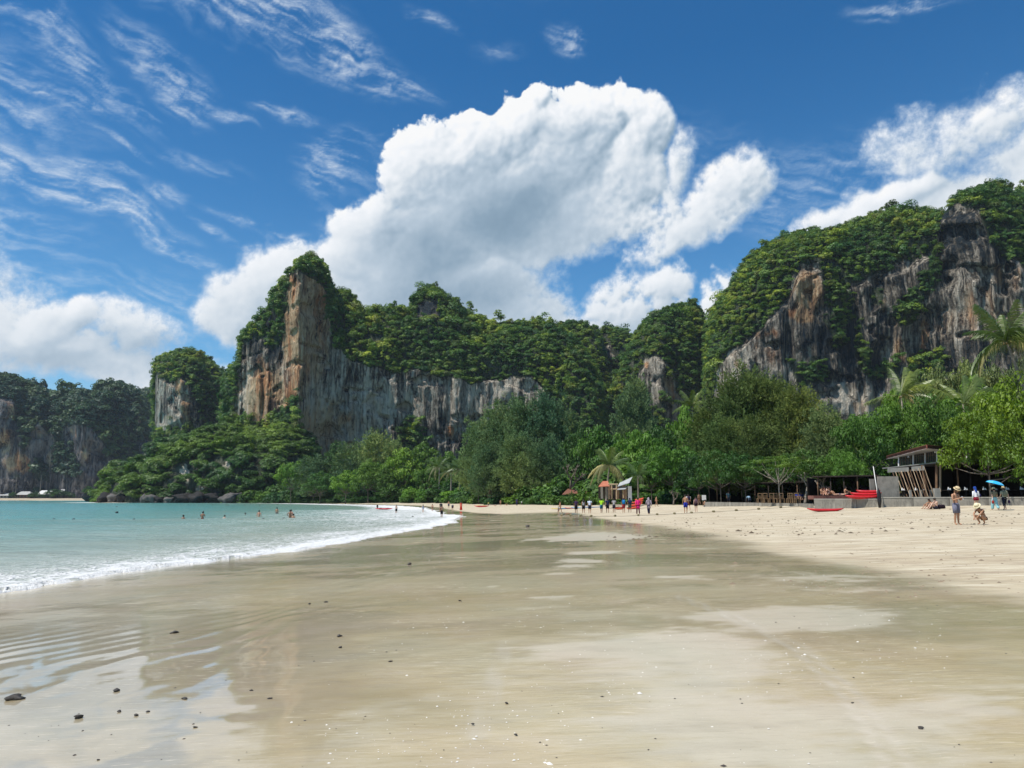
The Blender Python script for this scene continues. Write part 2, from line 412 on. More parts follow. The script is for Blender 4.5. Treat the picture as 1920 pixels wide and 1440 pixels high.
# edge between the sand and the planted land behind
VEGLINE = [(110,-60),(80,40),(62,57),(43,63.2),(34,68),(31,76),(26,83),(22,100),(16,118),(10,145),(-4,190),(-24,255),(-52,300),(-90,345),(-130,385),(-180,414),(-216,424),(-222,440),(-224,560),(-228,700),(-250,930),(-700,938),(-3600,925)]
BACKP = np.array(VEGLINE+[(-3600,6000),(6000,6000),(6000,-60)])
def gz(x, y, s=None, fine=False):
    x = np.asarray(x, float); y = np.asarray(y, float)
    if s is None: s = sdist(x, y)
    z = np.interp(s, [-300,-60,-8,0,13,28,44,90,200,600], [-8,-4,-.8,-.5,-.02,.36,.74,1.0,1.6,4])
    far = np.clip((y-90)/250, 0, 1.1)
    z = np.where(s > 10, z+(np.interp(s, [10,30,60], [0,.7,1.4]))*far, z)
    z = z+.05*fbm(x*.09, y*.05, o=3, seed=5)*np.clip(s/8, 0, 1)
    z = z+np.clip(1-seg_dist(x, y, VEGLINE)/13, 0, 1)**1.5*.42*smooth(47, 61, y)*smooth(140, 112, y)
    return z
def tensor_axis(a0, a1, mn, k, c=0.0):
    out = [c]; v = c
    while v < a1: v += max(mn, k*abs(v-c)); out.append(v)
    v = c; neg = []
    while v > a0: v -= max(mn, k*abs(v-c)); neg.append(v)
    return np.array(neg[::-1]+out)
def flat_axis(a0, a1, b0, b1, mn, k):
    c = list(np.arange(b0, b1+1e-6, mn)); v = b1
    while v < a1: v += max(mn, k*(v-b1)+mn); c.append(v)
    v = b0; n = []
    while v > a0: v -= max(mn, k*(b0-v)+mn); n.append(v)
    return np.array(n[::-1]+c)
gx = flat_axis(-3400, 4200, -8, 7, .075, .04)
gy = tensor_axis(-300, 5200, .07, .018, 4.2)
GX, GY = np.meshgrid(gx, gy, indexing='ij')
S = sdist(GX, GY)
GZ = gz(GX, GY, S)
soil = smooth(-.8, 1.2, np.where(in_poly(GX, GY, BACKP), 1, -1)*seg_dist(GX, GY, VEGLINE)+1.2*vn(GX*.4, GY*.4, seed=3))
# inland the ground climbs towards the cliffs
GZ = GZ+soil*np.clip(seg_dist(GX, GY, VEGLINE)-12, 0, 400)*np.where(GY < 520, .05, .02)
# sand wet up to the last swash: the edge wanders with the slope
wx = 6.3+1.1*fbm(GX*.05+3, GY*.045, o=3, seed=11)*np.clip(GY/10, .5, 2.4)-np.clip((6-GY)*.35, -.6, 1.5)
wx = np.where(GY > 55, wx-(GY-55)*.012, wx)
wet = 1-smooth(-1.5, 2.2, (GX-wx)+.5*fbm(GX*.8, GY*.3, o=3, seed=12))
wet_far = 1-smooth(2.5, 5.5, S+1.2*vn(GX*.08, GY*.08, seed=9))
fw = smooth(80, 110, GY); wet = wet*(1-fw)+wet_far*fw
# ripple field in the low runnel near the water, left
rip = np.exp(-(((GX+5.6-(GY-8.5)*.30)/2.3)**2))*np.exp(-(((GY-9.6)/3.4)**2))+.65*np.exp(-((GX+2.9-(GY-16)*.1)/1.5)**2)*np.exp(-((GY-16)/5.5)**2)
rip = np.clip(rip*1.25-.12, 0, 1)
rip = rip*np.clip(.65+.9*fbm(GX*.55, GY*.22, o=3, seed=23), .05, 1.3)
rc = GX*.955-GY*.295+1.3*fbm(GY*.16, GX*.3, o=3, seed=21)+.22*fbm(GY*.7, GX*1.6, o=3, seed=24)
ph = rc*13.5+1.6*fbm(GX*.9, GY*.35, o=3, seed=22)*2.2
rw = .5+.5*np.sin(ph)
GZ = GZ+rip*(rw**1.5-.4)*.016*np.where(GY > 14, .8, 1)
# standing film of water: low parts of the flat
film = fbm(GX*.13+7, GY*.20, o=4, seed=31)*.9+.35*fbm(GX*.9, GY*1.6, o=3, seed=32)
film = film+.95*smooth(-1.0, -3.4, GX+.9*fbm(GX*.3, GY*.5, o=2, seed=34)-(GY-6)*.05)*(1-smooth(8, 15, GY))
damp = np.zeros_like(GX)      # slightly raised, drained patches that stay pale and matt
for (cx_, cy_, rx_, ry_, a_) in [(3.6,35,1.5,4.5,1.2),(3.0,33,2.4,2.0,.9),(2.3,23.5,1.0,.9,1.2),(1.9,20.5,.6,.6,1.0),(1.5,19.0,.5,.35,.9),(3.4,16,.7,.35,.9),(1.1,17.2,.5,.3,.8),(.6,13.2,.45,.3,1.0),(3.7,10.6,1.35,.75,1.3),(3.9,9.9,.9,.5,1.0),(.95,8.6,1.1,.9,.9),(2.1,8.3,.7,1.3,.7),(1.4,6.2,.9,1.2,.8),(2.6,5.4,1.4,1.1,.7),(4.4,6.3,1.4,.8,.5),(5.8,14,1.2,2.5,.5)]:
    damp = damp+a_*np.exp(-((GX-cx_)/rx_)**2-((GY-cy_)/ry_)**2)
damp = smooth(.28, .75, damp+.75*fbm(GX*.7, GY*1.5, o=5, seed=36, g=.62)+.3*fbm(GX*2.6, GY*8, o=4, seed=37))*(wet > .3)
pool = smooth(.3, -2.6, GX+1.3*fbm(GX*.5, GY*.9, o=4, seed=34)+(GY-6)*.12)*(1-smooth(9, 14, GY))*(wet > .5)
film = smooth(-.35, .35, film)*(wet > .5)
# faint wheel tracks curving over the flat
TRK = [(2.15,4.6),(2.45,5.6),(2.72,6.8),(2.95,8.4),(2.9,10.5),(2.6,13)]
trk = seg_dist(GX, GY, TRK); trk2 = seg_dist(GX, GY, [(a+.13, b) for a, b in TRK])
TR2 = [(-.28,5.6),(-.22,7.2),(-.1,9.2)]; trk3 = seg_dist(GX, GY, TR2); trk4 = seg_dist(GX, GY, [(a+.09, b) for a, b in TR2])
track = np.maximum.reduce([np.exp(-(d/.035)**2) for d in (trk, trk2)]+[.7*np.exp(-(d/.03)**2) for d in (trk3, trk4)])
GZ = GZ-track*.006
# small drainage scarp near the camera, right of the middle
GZ = GZ+(.010*fbm(GX*1.7, GY*1.1, o=4, seed=40)+.004*fbm(GX*6, GY*4, o=2, seed=41))*np.clip(1-GY/40, 0, 1)*(1-.6*film)
dry_b = np.clip((GX-wx), 0, 8)/8*np.clip((S-14)/10, 0, 1)
GZ = GZ+.05*fbm(GX*.8, GY*.35, o=4, seed=44)*dry_b*np.clip(1-GY/160, 0, 1)*(1-soil)
P = np.stack([GX, GY, GZ], -1).reshape(-1, 3)

def sand_material():
    m, N, out = mat_new('sand')
    tc = N.node('ShaderNodeTexCoord').outputs['Object']
    wetA, filmA, soilA, ripA, trA = (N.attr(k) for k in ('wet', 'film', 'soil', 'rip', 'track'))
    n1 = N.noise(N.mapping(tc, sc=(.16, .42, 1)), 1, 6, .6)
    n2 = N.noise(N.mapping(tc, sc=(.55, 1.9, 1)), 1, 7, .68)
    n3 = N.noise(tc, 26, 5, .7)
    n4 = N.noise(tc, 260, 2, .6)
    wet = N.rng(N.math('ADD', wetA, N.math('MULTIPLY', N.math('SUBTRACT', n2, .5), .8)), .12, .88, 0, 1, 'SMOOTHSTEP')
    dry = N.mix(N.rng(n1, .38, .62), (.50, .415, .285), (.585, .505, .365))
    dry = N.mix(N.rng(n2, .51, .62, 0, .75), dry, (.37, .30, .215))
    dry = N.mix(N.rng(n2, .30, .42, .8, 0), dry, (.68, .62, .46))
    n7 = N.noise(N.mapping(tc, rot=(0, 0, R(-6)), sc=(.5, 3.2, 1)), 1.3, 7, .7)
    dry = N.mix(N.rng(n7, .53, .61, 0, .7), dry, (.36, .28, .20))
    dry = N.mix(N.rng(n7, .46, .38, 0, .6), dry, (.70, .65, .50))
    dry = N.mix(N.rng(n3, .62, .74, 0, .35), dry, (.30, .22, .15))
    wcol = N.mix(N.rng(n1, .35, .65), (.495, .385, .20), (.63, .52, .32))
    wcol = N.mix(N.rng(n2, .55, .75, 0, .5), wcol, (.42, .35, .215))
    wcol = N.mix(N.math('MULTIPLY', filmA, .25), wcol, (.40, .335, .21))
    wcol = N.mix(N.attr('damp'), wcol, (.56, .485, .35))
    n5 = N.noise(N.mapping(tc, rot=(0, 0, R(5)), sc=(.9, 3.4, 1)), 1, 6, .66)
    wcol = N.mix(N.rng(n5, .50, .62, 0, .30), wcol, (.62, .53, .40))
    wcol = N.mix(N.rng(n5, .48, .36, 0, .30), wcol, (.38, .32, .225))
    tint_ = N.noise(N.mapping(tc, sc=(.5, .35, 1)), 1, 3, .5)
    wcol = N.mix(N.rng(tint_, .5, .66, 0, .30), wcol, (.58, .435, .31))
    wcol = N.mix(N.rng(tint_, .5, .36, 0, .22), wcol, (.42, .42, .30))
    col = N.mix(wet, dry, wcol)
    col = N.mix(N.math('MULTIPLY', N.rng(wet, .05, .5, 0, 1), N.rng(wet, .95, .5, 0, .5)), col, (.54, .46, .33))
    col = N.mix(N.math('MULTIPLY', trA, .6), col, (.64, .56, .44))
    sp = N.voronoi(N.mapping(tc, sc=(1, 1, 0)), 17, out='Distance')
    spc = N.rng(N.noise(tc, .7, 3, .6), .42, .62)
    spots = N.math('MULTIPLY', N.rng(sp, .085, .05, 0, 1), N.math('MULTIPLY', spc, wet))
    col = N.mix(spots, col, (.74, .70, .60))
    col = N.mix(N.rng(n4, .4, .75, 0, .22), col, N.mix(1, col, (.55, .5, .45), 'MULTIPLY'))
    so_ = N.mix(N.rng(N.noise(tc, .6, 6, .7), .35, .65), (.035, .045, .018), (.085, .085, .035))
    col = N.mix(soilA, col, so_)
    fine = N.noise(N.mapping(tc, sc=(1.3, 5.2, 1)), 2.2, 6, .62)
    fl = N.rng(N.math('ADD', filmA, N.math('MULTIPLY', N.math('SUBTRACT', fine, .5), 1.5)), .25, .75, 0, 1, 'SMOOTHSTEP')
    fl = N.math('MAXIMUM', fl, N.attr('pool'))
    wetn = N.math('MULTIPLY', wet, N.math('SUBTRACT', 1, soilA))
    rough = N.mixf(wetn, .92, .42)
    coatr = N.mixf(N.attr('damp'), N.mixf(fl, .09, .025), .26)
    dampA = N.attr('damp')
    coat = N.math('MULTIPLY', N.math('MULTIPLY', wetn, N.mixf(fl, .85, 1.0)), N.mixf(dampA, 1, .55))
    bh = N.math('ADD', N.math('MULTIPLY', n3, .6), N.math('MULTIPLY', n4, .16))
    bst = N.mixf(wetn, .9, N.mixf(fl, .16, .02))
    nb = N.bump(bh, bst, .02)
    rr = N.math('ADD', N.noise(N.mapping(tc, sc=(1.0, 4.2, 1)), 2.4, 6, .66), N.math('MULTIPLY', N.noise(N.mapping(tc, rot=(0, 0, R(12)), sc=(2.2, 9, 1)), 3.5, 3, .6), .45))
    pool = N.attr('pool')
    col = N.mix(N.math('MULTIPLY', pool, N.math('MULTIPLY', wetn, .36)), col, (.22, .185, .13))
    coatr = N.mixf(N.math('MULTIPLY', pool, fl), coatr, .02)
    cb = N.bump(rr, N.math('MULTIPLY', N.mixf(fl, .24, .10), N.mixf(pool, 1, .12)), .02)
    n6 = N.noise(N.mapping(tc, rot=(0, 0, R(3)), sc=(1.6, 10, 1)), 2.6, 4, .62)
    dash = N.math('MULTIPLY', N.rng(n6, .585, .66, 0, 1), N.math('MULTIPLY', wetn, N.rng(N.noise(tc, .45, 3, .6), .42, .6)))
    coat = N.math('MULTIPLY', coat, N.math('SUBTRACT', 1, N.math('MULTIPLY', dash, .55)))
    col = N.mix(N.math('MULTIPLY', dash, .45), col, (.66, .58, .44))
    dk2 = N.math('MULTIPLY', N.rng(n6, .42, .35, 0, .28), wetn)
    col = N.mix(dk2, col, N.mix(1, col, (.62, .58, .52), 'MULTIPLY'))
    b = principled(N, out, Base_Color=col, Roughness=rough, IOR=1.33, Coat_Weight=coat, Coat_Roughness=coatr, Normal=nb)
    b.inputs['Coat IOR'].default_value = 1.5
    N.l.new(cb, b.inputs['Coat Normal'])
    N.set(b.inputs['Specular IOR Level'], N.mixf(wetn, .15, .5))
    return m
SAND = sand_material()
ground = obj('beach_sand', mesh_np('beach_sand', P, grid_faces(*GX.shape), [SAND], True,
    dict(wet=wet, pool=pool, damp=damp, film=film, soil=soil, rip=rip, track=track)))
tag(ground, 'beach of pale dry sand and dark glossy wet sand in the foreground', kind='structure')

# ================================================================= the sea
sx = -tensor_axis(0, 3400, .085, .022)[::-1]-2.0
sx = sx[sx > -3390]
sy = tensor_axis(-40, 4000, .11, .0125, 12.0)
sy = sy[sy < 1400]
SX, SY = np.meshgrid(sx, sy, indexing='ij')
SS = sdist(SX, SY)
sand_z = gz(SX, SY, SS)
lob = fbm(SY*.35+SX*.2, SX*.1, o=4, seed=51)+.25*vn(SX*2.2, SY*1.3, seed=52)
reach = .25+.75*lob
reach = reach*np.clip(SY/30, .6, 1.8)
off = np.clip(-SS, 0, None)
swell = np.sin(off*.9+2.0*fbm(SX*.04, SY*.03, o=2, seed=55)+.7*vn(SX*.5, SY*.2, seed=4))
amp = np.interp(off, [0, 2, 8, 30, 200], [.01, .05, .05, .05, .05])
chop = fbm(SX*.9, SY*.55, o=4, seed=57)*.07+fbm(SX*.23, SY*.12, o=3, seed=58)*.07
lip = np.exp(-((off-.35-.4*vn(SY*.3, SX*.1, seed=59))/.55)**2)*(.09+.05*fbm(SX*1.5, SY*1.5, o=3, seed=60))*np.clip(1.6-SY/50, .35, 1)
roller = np.exp(-((off-15-1.4*vn(SY*.06, 0*SY, seed=61))/1.1)**2)*.22*smooth(32, 20, SY)
WZ = SEA+amp*swell*.6+chop*np.clip(off/6, .15, 1)*np.clip(off/40+.5, .3, 1)+lip+roller
WZ = np.where(SS < reach, np.maximum(WZ, sand_z+.022+.02*np.clip(reach-SS, 0, 1)), sand_z-.10)
foam = np.interp(off, [0, .8, 1.7, 4, 9], [1.0, .85, .44, .20, .0])
w_ = np.interp(SY, [10, 30, 60, 95, 140, 260], [.0, .0, .15, .42, .42, .42])
foam = np.maximum(foam, np.interp(off, [0, 8, 13, 30], [1, .8, .5, 0])*w_*1.3)
foam = np.where(SY > 150, np.interp(off, [0, 5, 9, 14], [1.1, .95, .5, 0]), foam)
foam = np.where(off <= 0, 1.1, foam)+.35*np.clip(roller*5, 0, 1)
foam = np.where((SY > 840) & (SX < -330), np.interp(off, [0, 8, 22], [1.1, .8, 0]), foam)
keep = (SS < 3.0)
idx = np.arange(SX.size).reshape(SX.shape)
F = grid_faces(*SX.shape)
F = F[keep.ravel()[F].any(1)]
used = np.unique(F); rem = np.full(SX.size, -1); rem[used] = np.arange(len(used)); F = rem[F]
PW = np.stack([SX, SY, WZ], -1).reshape(-1, 3)[used]
def sea_material():
    m, N, out = mat_new('sea_water')
    tc = N.node('ShaderNodeTexCoord').outputs['Object']
    off, foam = N.attr('off'), N.attr('foam')
    v1 = N.noise(N.mapping(tc, rot=(0, 0, R(8)), sc=(.03, .16, 1)), 1, 5, .6)
    o2 = N.math('MULTIPLY', off, N.rng(v1, .2, .8, .45, 1.6))
    lg = N.math('LOGARITHM', N.math('ADD', o2, 1), 10)
    col = N.ramp(N.rng(lg, 0, 2.7), [(0, (.42, .42, .34)), (.34, (.33, .38, .31)), (.48, (.24, .35, .29)), (.62, (.125, .315, .28)), (.78, (.10, .37, .385)), (1, (.10, .36, .44))])
    patch = N.noise(N.mapping(tc, rot=(0, 0, R(10)), sc=(.05, .35, 1)), 1, 6, .62)
    col = N.mix(N.rng(patch, .52, .66, 0, .38), col, (.16, .235, .19))
    # foam: lacy cells that break up away from the edge
    q = N.vmath('ADD', tc, N.vmath('SCALE', N.noise(tc, .8, 4, .6, out='Color'), scale=.9))
    lace = N.voronoi(N.mapping(q, sc=(1.5, .8, 0)), 1.3, 'DISTANCE_TO_EDGE')
    lace2 = N.voronoi(N.mapping(q, sc=(1.3, .9, 0)), 4.5, 'DISTANCE_TO_EDGE')
    l = N.math('ADD', N.rng(lace, 0, .30, .42, -.28), N.rng(lace2, 0, .3, .22, -.18))
    big = N.noise(N.mapping(tc, sc=(.35, .14, 1)), 1, 6, .65)
    f = N.math('ADD', N.math('ADD', foam, l), N.math('MULTIPLY', N.math('SUBTRACT', big, .5), 1.5))
    ff = N.math('MULTIPLY', N.rng(f, .45, .85, 0, 1, 'SMOOTHSTEP'), N.math('MULTIPLY', foam, 4, clamp=True))
    soft = N.math('MULTIPLY', N.rng(f, -.1, .8, 0, .55), N.math('MULTIPLY', foam, 3, clamp=True), clamp=True)
    ff = N.math('MAXIMUM', ff, soft)
    fcol = N.mix(N.rng(N.noise(tc, 7, 5, .7), .3, .7), (.62, .61, .58), (.84, .84, .82))
    col = N.mix(ff, col, fcol)
    wv = N.noise(N.mapping(tc, rot=(0, 0, R(8)), sc=(.55, 1.7, 1)), 1.1, 6, .62)
    wv2 = N.noise(N.mapping(tc, sc=(.06, .25, 1)), 1, 4, .6)
    h = N.math('ADD', N.math('ADD', wv, N.math('MULTIPLY', wv2, 2.2)), N.math('MULTIPLY', ff, .4))
    h = N.math('ADD', h, N.math('MULTIPLY', N.math('MULTIPLY', N.noise(tc, 11, 4, .7), ff), .5))
    nb = N.bump(h, .85, .16)
    b = principled(N, out, Base_Color=col, Roughness=N.mixf(ff, .16, .8), IOR=1.33, Normal=nb)
    N.set(b.inputs['Specular IOR Level'], N.mixf(ff, .42, .2))
    return m
sea = obj('sea', mesh_np('sea', PW, F, [sea_material()], True, dict(off=off.ravel()[used], foam=foam.ravel()[used])))
tag(sea, 'shallow turquoise sea with white foam along its edge', kind='structure')

# ================================================================= vegetation pieces
def leaf_mat(name, c1, c2, rough=.5, trans=.25, spec=.35, hue_var=.35, kinds=False):
    m, N, out = mat_new(name)
    oi = N.node('ShaderNodeObjectInfo').outputs['Random']
    tc = N.node('ShaderNodeTexCoord').outputs['Object']
    gi = N.node('ShaderNodeNewGeometry')
    n = N.noise(tc, 3.2, 3, .6)
    r2 = gi.outputs['Random Per Island']
    f = N.math('ADD', N.math('MULTIPLY', N.rng(n, .36, .64), .62), N.math('MULTIPLY', r2, .38))
    c = N.mix(f, c1, c2)
    hv = N.mix(oi, (1-hue_var, 1-hue_var*.8, 1-hue_var*.5), (1+hue_var, 1+hue_var*.75, 1+hue_var*.1))
    c = N.mix(1, c, hv, 'MULTIPLY')
    if kinds:
        rk = N.math('FRACT', N.math('MULTIPLY', oi, 7.31))
        c = N.mix(1, c, N.ramp(rk, [(0, (.55, .75, .85)), (.3, (.9, .95, .9)), (.55, (1.0, 1.0, .8)), (.72, (1.5, 1.3, .8)), (.86, (1.15, .9, .95)), (.95, (1.9, 1.6, 1.5))], 'CONSTANT'), 'MULTIPLY')
    pw = N.noise(gi.outputs['Position'], .022, 4, .6)
    c = N.mix(N.rng(pw, .40, .64), N.mix(1, c, (.50, .68, .76), 'MULTIPLY'), N.mix(1, c, (1.6, 1.32, .95), 'MULTIPLY'))
    b = N.node('ShaderNodeBsdfPrincipled'); N.set(b.inputs['Base Color'], c); N.set(b.inputs['Roughness'], rough); N.set(b.inputs['Specular IOR Level'], spec)
    if trans:
        t = N.node('ShaderNodeBsdfTranslucent'); N.set(t.inputs[0], N.mix(1, c, (1.25, 1.35, .55), 'MULTIPLY'))
        mx = N.node('ShaderNodeMixShader'); mx.inputs[0].default_value = trans
        N.l.new(b.outputs[0], mx.inputs[1]); N.l.new(t.outputs[0], mx.inputs[2]); N.l.new(mx.outputs[0], out.inputs[0])
    else: N.l.new(b.outputs[0], out.inputs[0])
    return m
L_CLIFF = leaf_mat('cliff_foliage', (.066, .130, .028), (.205, .32, .065), trans=.22, hue_var=.3, kinds=True)
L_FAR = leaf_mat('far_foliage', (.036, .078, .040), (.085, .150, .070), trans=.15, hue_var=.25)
L_HEAD = leaf_mat('headland_foliage', (.042, .095, .020), (.130, .235, .042), trans=.25, hue_var=.35)
BARK = paint('bark', (.17, .14, .11), .9, .1, .35, 2, .02)
BARK_PALE = paint('pale_bark', (.30, .26, .21), .9, .1, .3, 2, .02)

def leaf_faces(C, Nrm, size, rng, aspect=1.35, fold=.18):
    """one kite-shaped leaf (two triangles folded at the rib) per row"""
    n = len(C)
    Nrm = Nrm/np.linalg.norm(Nrm, axis=1, keepdims=True)
    a = rng.normal(size=(n, 3)); a -= Nrm*(a*Nrm).sum(1, keepdims=True); a /= np.linalg.norm(a, axis=1, keepdims=True)
    b = np.cross(Nrm, a); s = np.asarray(size).reshape(-1, 1)*np.ones((n, 1))
    tip = C+a*s*aspect*.5; base = C-a*s*aspect*.5
    l = C+b*s*.5+Nrm*s*fold; r = C-b*s*.5+Nrm*s*fold
    V = np.stack([base, r, tip, l], 1).reshape(-1, 3)
    return V, np.arange(4*n).reshape(n, 4)
def broad_crown(seed, env=(1, 1, .8), nclump=14, per=40, cr=.42, leaf=.16, flat=.7, low=-.25, inner=.18, shell=(.5, .95), jit=.24):
    rng = np.random.default_rng(seed)
    d = rng.normal(size=(nclump*4, 3)); d /= np.linalg.norm(d, axis=1, keepdims=True)
    d = d[d[:, 2] > low][:nclump]
    cc = d*np.array(env)*rng.uniform(*shell, size=(len(d), 1))*(1+.25*fbm(d[:, 0]*2+seed, d[:, 1]*2, d[:, 2]*2, o=2)[:, None])
    rr = cr*rng.uniform(.65, 1.3, len(cc))
    VV = []; k = 0
    for c, r in zip(cc, rr):
        n = int(per*(r/cr)**2)
        u = rng.normal(size=(n, 3)); u /= np.linalg.norm(u, axis=1, keepdims=True)
        u[:, 2] = np.where(u[:, 2] < -.35, -u[:, 2], u[:, 2])
        rad = np.where(rng.random(n) < inner, rng.uniform(.2, .8, n), rng.uniform(.82, 1.12, n))
        p = c+u*np.array([1, 1, flat])*(r*rad)[:, None]
        nn = u*np.array([1, 1, 1.3])+np.array([0, 0, .35])+rng.normal(size=(n, 3))*jit
        V, _ = leaf_faces(p, nn, leaf*rng.uniform(.6, 1.35, n), rng)
        VV.append(V)
    V = np.concatenate(VV); return V, np.arange(len(V)).reshape(-1, 4), cc
hidden = bpy.data.collections.new('foliage_sources')
def src_set(name, mat, n, **kw):
    c = bpy.data.collections.new(name)
    for i in range(n):
        V, F, _ = broad_crown(100+i, **kw)
        me = mesh_np(name, V, F, [mat]); o = bpy.data.objects.new(name+'_clump', me); c.objects.link(o)
    return c
def scatter(name, pts, scl, coll, rng, tilt=.25, parent=None):
    n = len(pts)
    me = bpy.data.meshes.new(name); me.vertices.add(n); me.vertices.foreach_set('co', np.asarray(pts, np.float32).ravel())
    rot = np.stack([rng.normal(size=n)*tilt, rng.normal(size=n)*tilt, rng.uniform(0, 6.283, n)], -1)
    a = me.attributes.new('rot', 'FLOAT_VECTOR', 'POINT'); a.data.foreach_set('vector', rot.astype(np.float32).ravel())
    a = me.attributes.new('scl', 'FLOAT_VECTOR', 'POINT'); a.data.foreach_set('vector', np.asarray(scl, np.float32).ravel())
    o = obj(name, me, parent)
    g = bpy.data.node_groups.new(name, 'GeometryNodeTree')
    g.interface.new_socket('Geometry', in_out='INPUT', socket_type='NodeSocketGeometry'); g.interface.new_socket('Geometry', in_out='OUTPUT', socket_type='NodeSocketGeometry')
    gi = g.nodes.new('NodeGroupInput'); go = g.nodes.new('NodeGroupOutput')
    ip = g.nodes.new('GeometryNodeInstanceOnPoints'); ci = g.nodes.new('GeometryNodeCollectionInfo')
    ci.inputs[0].default_value = coll; ci.inputs['Separate Children'].default_value = True; ci.inputs['Reset Children'].default_value = True
    ip.inputs['Pick Instance'].default_value = True
    ar = g.nodes.new('GeometryNodeInputNamedAttribute'); ar.data_type = 'FLOAT_VECTOR'; ar.inputs[0].default_value = 'rot'
    as_ = g.nodes.new('GeometryNodeInputNamedAttribute'); as_.data_type = 'FLOAT_VECTOR'; as_.inputs[0].default_value = 'scl'
    g.links.new(gi.outputs[0], ip.inputs['Points']); g.links.new(ci.outputs[0], ip.inputs['Instance'])
    g.links.new(ar.outputs[0], ip.inputs['Rotation']); g.links.new(as_.outputs[0], ip.inputs['Scale'])
    g.links.new(ip.outputs[0], go.inputs[0])
    md = o.modifiers.new('scatter', 'NODES'); md.node_group = g
    return o
CLUMP = dict(env=(.8, .8, .55), nclump=6, per=76, cr=.52, leaf=.155, flat=.8, low=-.1)
def src_mix(name, mat, specs):
    c = bpy.data.collections.new(name)
    for i, kw in enumerate(specs):
        V, F, _ = broad_crown(400+i*7, **kw); c.objects.link(bpy.data.objects.new(name+'_clump', mesh_np(name, V, F, [mat])))
    return c
S_CLIFF = src_mix('cliff_clump', L_CLIFF, [CLUMP, dict(CLUMP, env=(1.1, .8, .35), flat=.6), dict(CLUMP, env=(.6, .6, .95), nclump=7, cr=.42), dict(CLUMP, nclump=4, per=50, cr=.62, leaf=.14, jit=.5),
    dict(CLUMP, env=(.9, .9, .3), nclump=8, cr=.36, per=50, leaf=.135), dict(CLUMP, nclump=3, cr=.75, per=120), dict(CLUMP, env=(.5, .5, 1.3), nclump=8, cr=.34, per=44, jit=.4), dict(CLUMP, env=(1.3, 1.1, .5), nclump=9, cr=.40)])
S_FAR = src_set('far_clump', L_FAR, 4, env=(.8, .8, .6), nclump=6, per=30, cr=.52, leaf=.26, flat=.8, low=-.1)
S_HEAD = src_set('headland_clump', L_HEAD, 6, env=(.9, .9, .5), nclump=13, per=96, cr=.40, leaf=.10, flat=.6, low=-.15)

# ================================================================= the limestone cliffs
def rock_material(name, dark=(.022, .032, .038), mid=(.25, .215, .17), pale=(.62, .54, .425), sc=1.0, green=(.03, .05, .025)):
    m, N, out = mat_new(name)
    tc = N.node('ShaderNodeTexCoord').outputs['Object']
    och, drk, veg, pal = N.attr('och'), N.attr('drk'), N.attr('veg'), N.attr('pal')
    wob = N.vmath('SCALE', N.vmath('SUBTRACT', N.noise(tc, .035*sc, 3, .5, out='Color'), (.5, .5, .5)), scale=6/sc)
    q = N.vmath('ADD', tc, N.vmath('MULTIPLY', wob, (1, 1, .3)))
    s1 = N.noise(N.mapping(q, sc=(.12*sc, .12*sc, .009*sc)), 1, 8, .66)
    s2 = N.noise(N.mapping(q, sc=(.62*sc, .62*sc, .022*sc)), 1, 4, .6)
    s3 = N.noise(N.mapping(tc, sc=(.05*sc, .05*sc, .05*sc)), 1, 6, .6)
    s4 = N.noise(N.mapping(tc, sc=(.6*sc, .6*sc, .35*sc)), 1, 6, .7)
    v = N.math('ADD', N.math('ADD', N.math('MULTIPLY', s1, .42), N.math('MULTIPLY', s2, .52)), N.math('MULTIPLY', s3, .10))
    v = N.math('ADD', v, N.math('MULTIPLY', N.math('SUBTRACT', s4, .5), .26))
    v = N.math('ADD', v, N.math('MULTIPLY', pal, .10)); v = N.math('SUBTRACT', v, N.math('MULTIPLY', drk, .13))
    v = N.math('ADD', v, N.math('MULTIPLY', och, .055))
    c = N.ramp(v, [(.40, dark), (.465, tuple(a*.42 for a in mid)), (.515, mid), (.56, tuple((a+b)/2 for a, b in zip(mid, pale))), (.63, pale)])
    oc = N.ramp(v, [(.40, (.06, .04, .03)), (.47, (.22, .13, .07)), (.53, (.42, .26, .14)), (.60, (.60, .44, .27))])
    oc = N.mix(N.rng(N.noise(N.mapping(q, sc=(.09*sc, .09*sc, .02*sc)), 1, 5, .6), .5, .62, 0, .75), oc, N.mix(1, oc, (1.05, .62, .42), 'MULTIPLY'))
    on = N.rng(N.math('ADD', och, N.math('MULTIPLY', N.math('SUBTRACT', N.noise(N.mapping(q, sc=(.07*sc, .07*sc, .018*sc)), 1, 6, .65), .5), 1.6)), .35, .75, 0, 1, 'SMOOTHSTEP')
    c = N.mix(on, c, oc)
    c = N.mix(N.rng(veg, .3, .8, 0, .85), c, green)
    h = N.math('ADD', N.math('MULTIPLY', s2, 1.6), N.math('ADD', N.math('MULTIPLY', s4, 1.0), N.math('MULTIPLY', s1, 2.5)))
    pk = N.noise(N.mapping(tc, sc=(.22*sc, .22*sc, .15*sc)), 1, 5, .7)
    c = N.mix(N.rng(pk, .60, .66, 0, .8), c, (.016, .017, .020))  # hollows painted near-black: their shade is put into the colour
    h = N.math('SUBTRACT', h, N.math('MULTIPLY', N.rng(pk, .56, .68), 1.6))
    nb = N.bump(h, 1.0, 2.2/sc)
    principled(N, out, Base_Color=c, Roughness=.9, Specular_IOR_Level=.15, Normal=nb)
    return m
ROCK = rock_material('limestone')
ROCK_FAR = rock_material('far_limestone', (.035, .045, .052), (.13, .12, .12), (.30, .255, .225), .8, (.03, .05, .03))

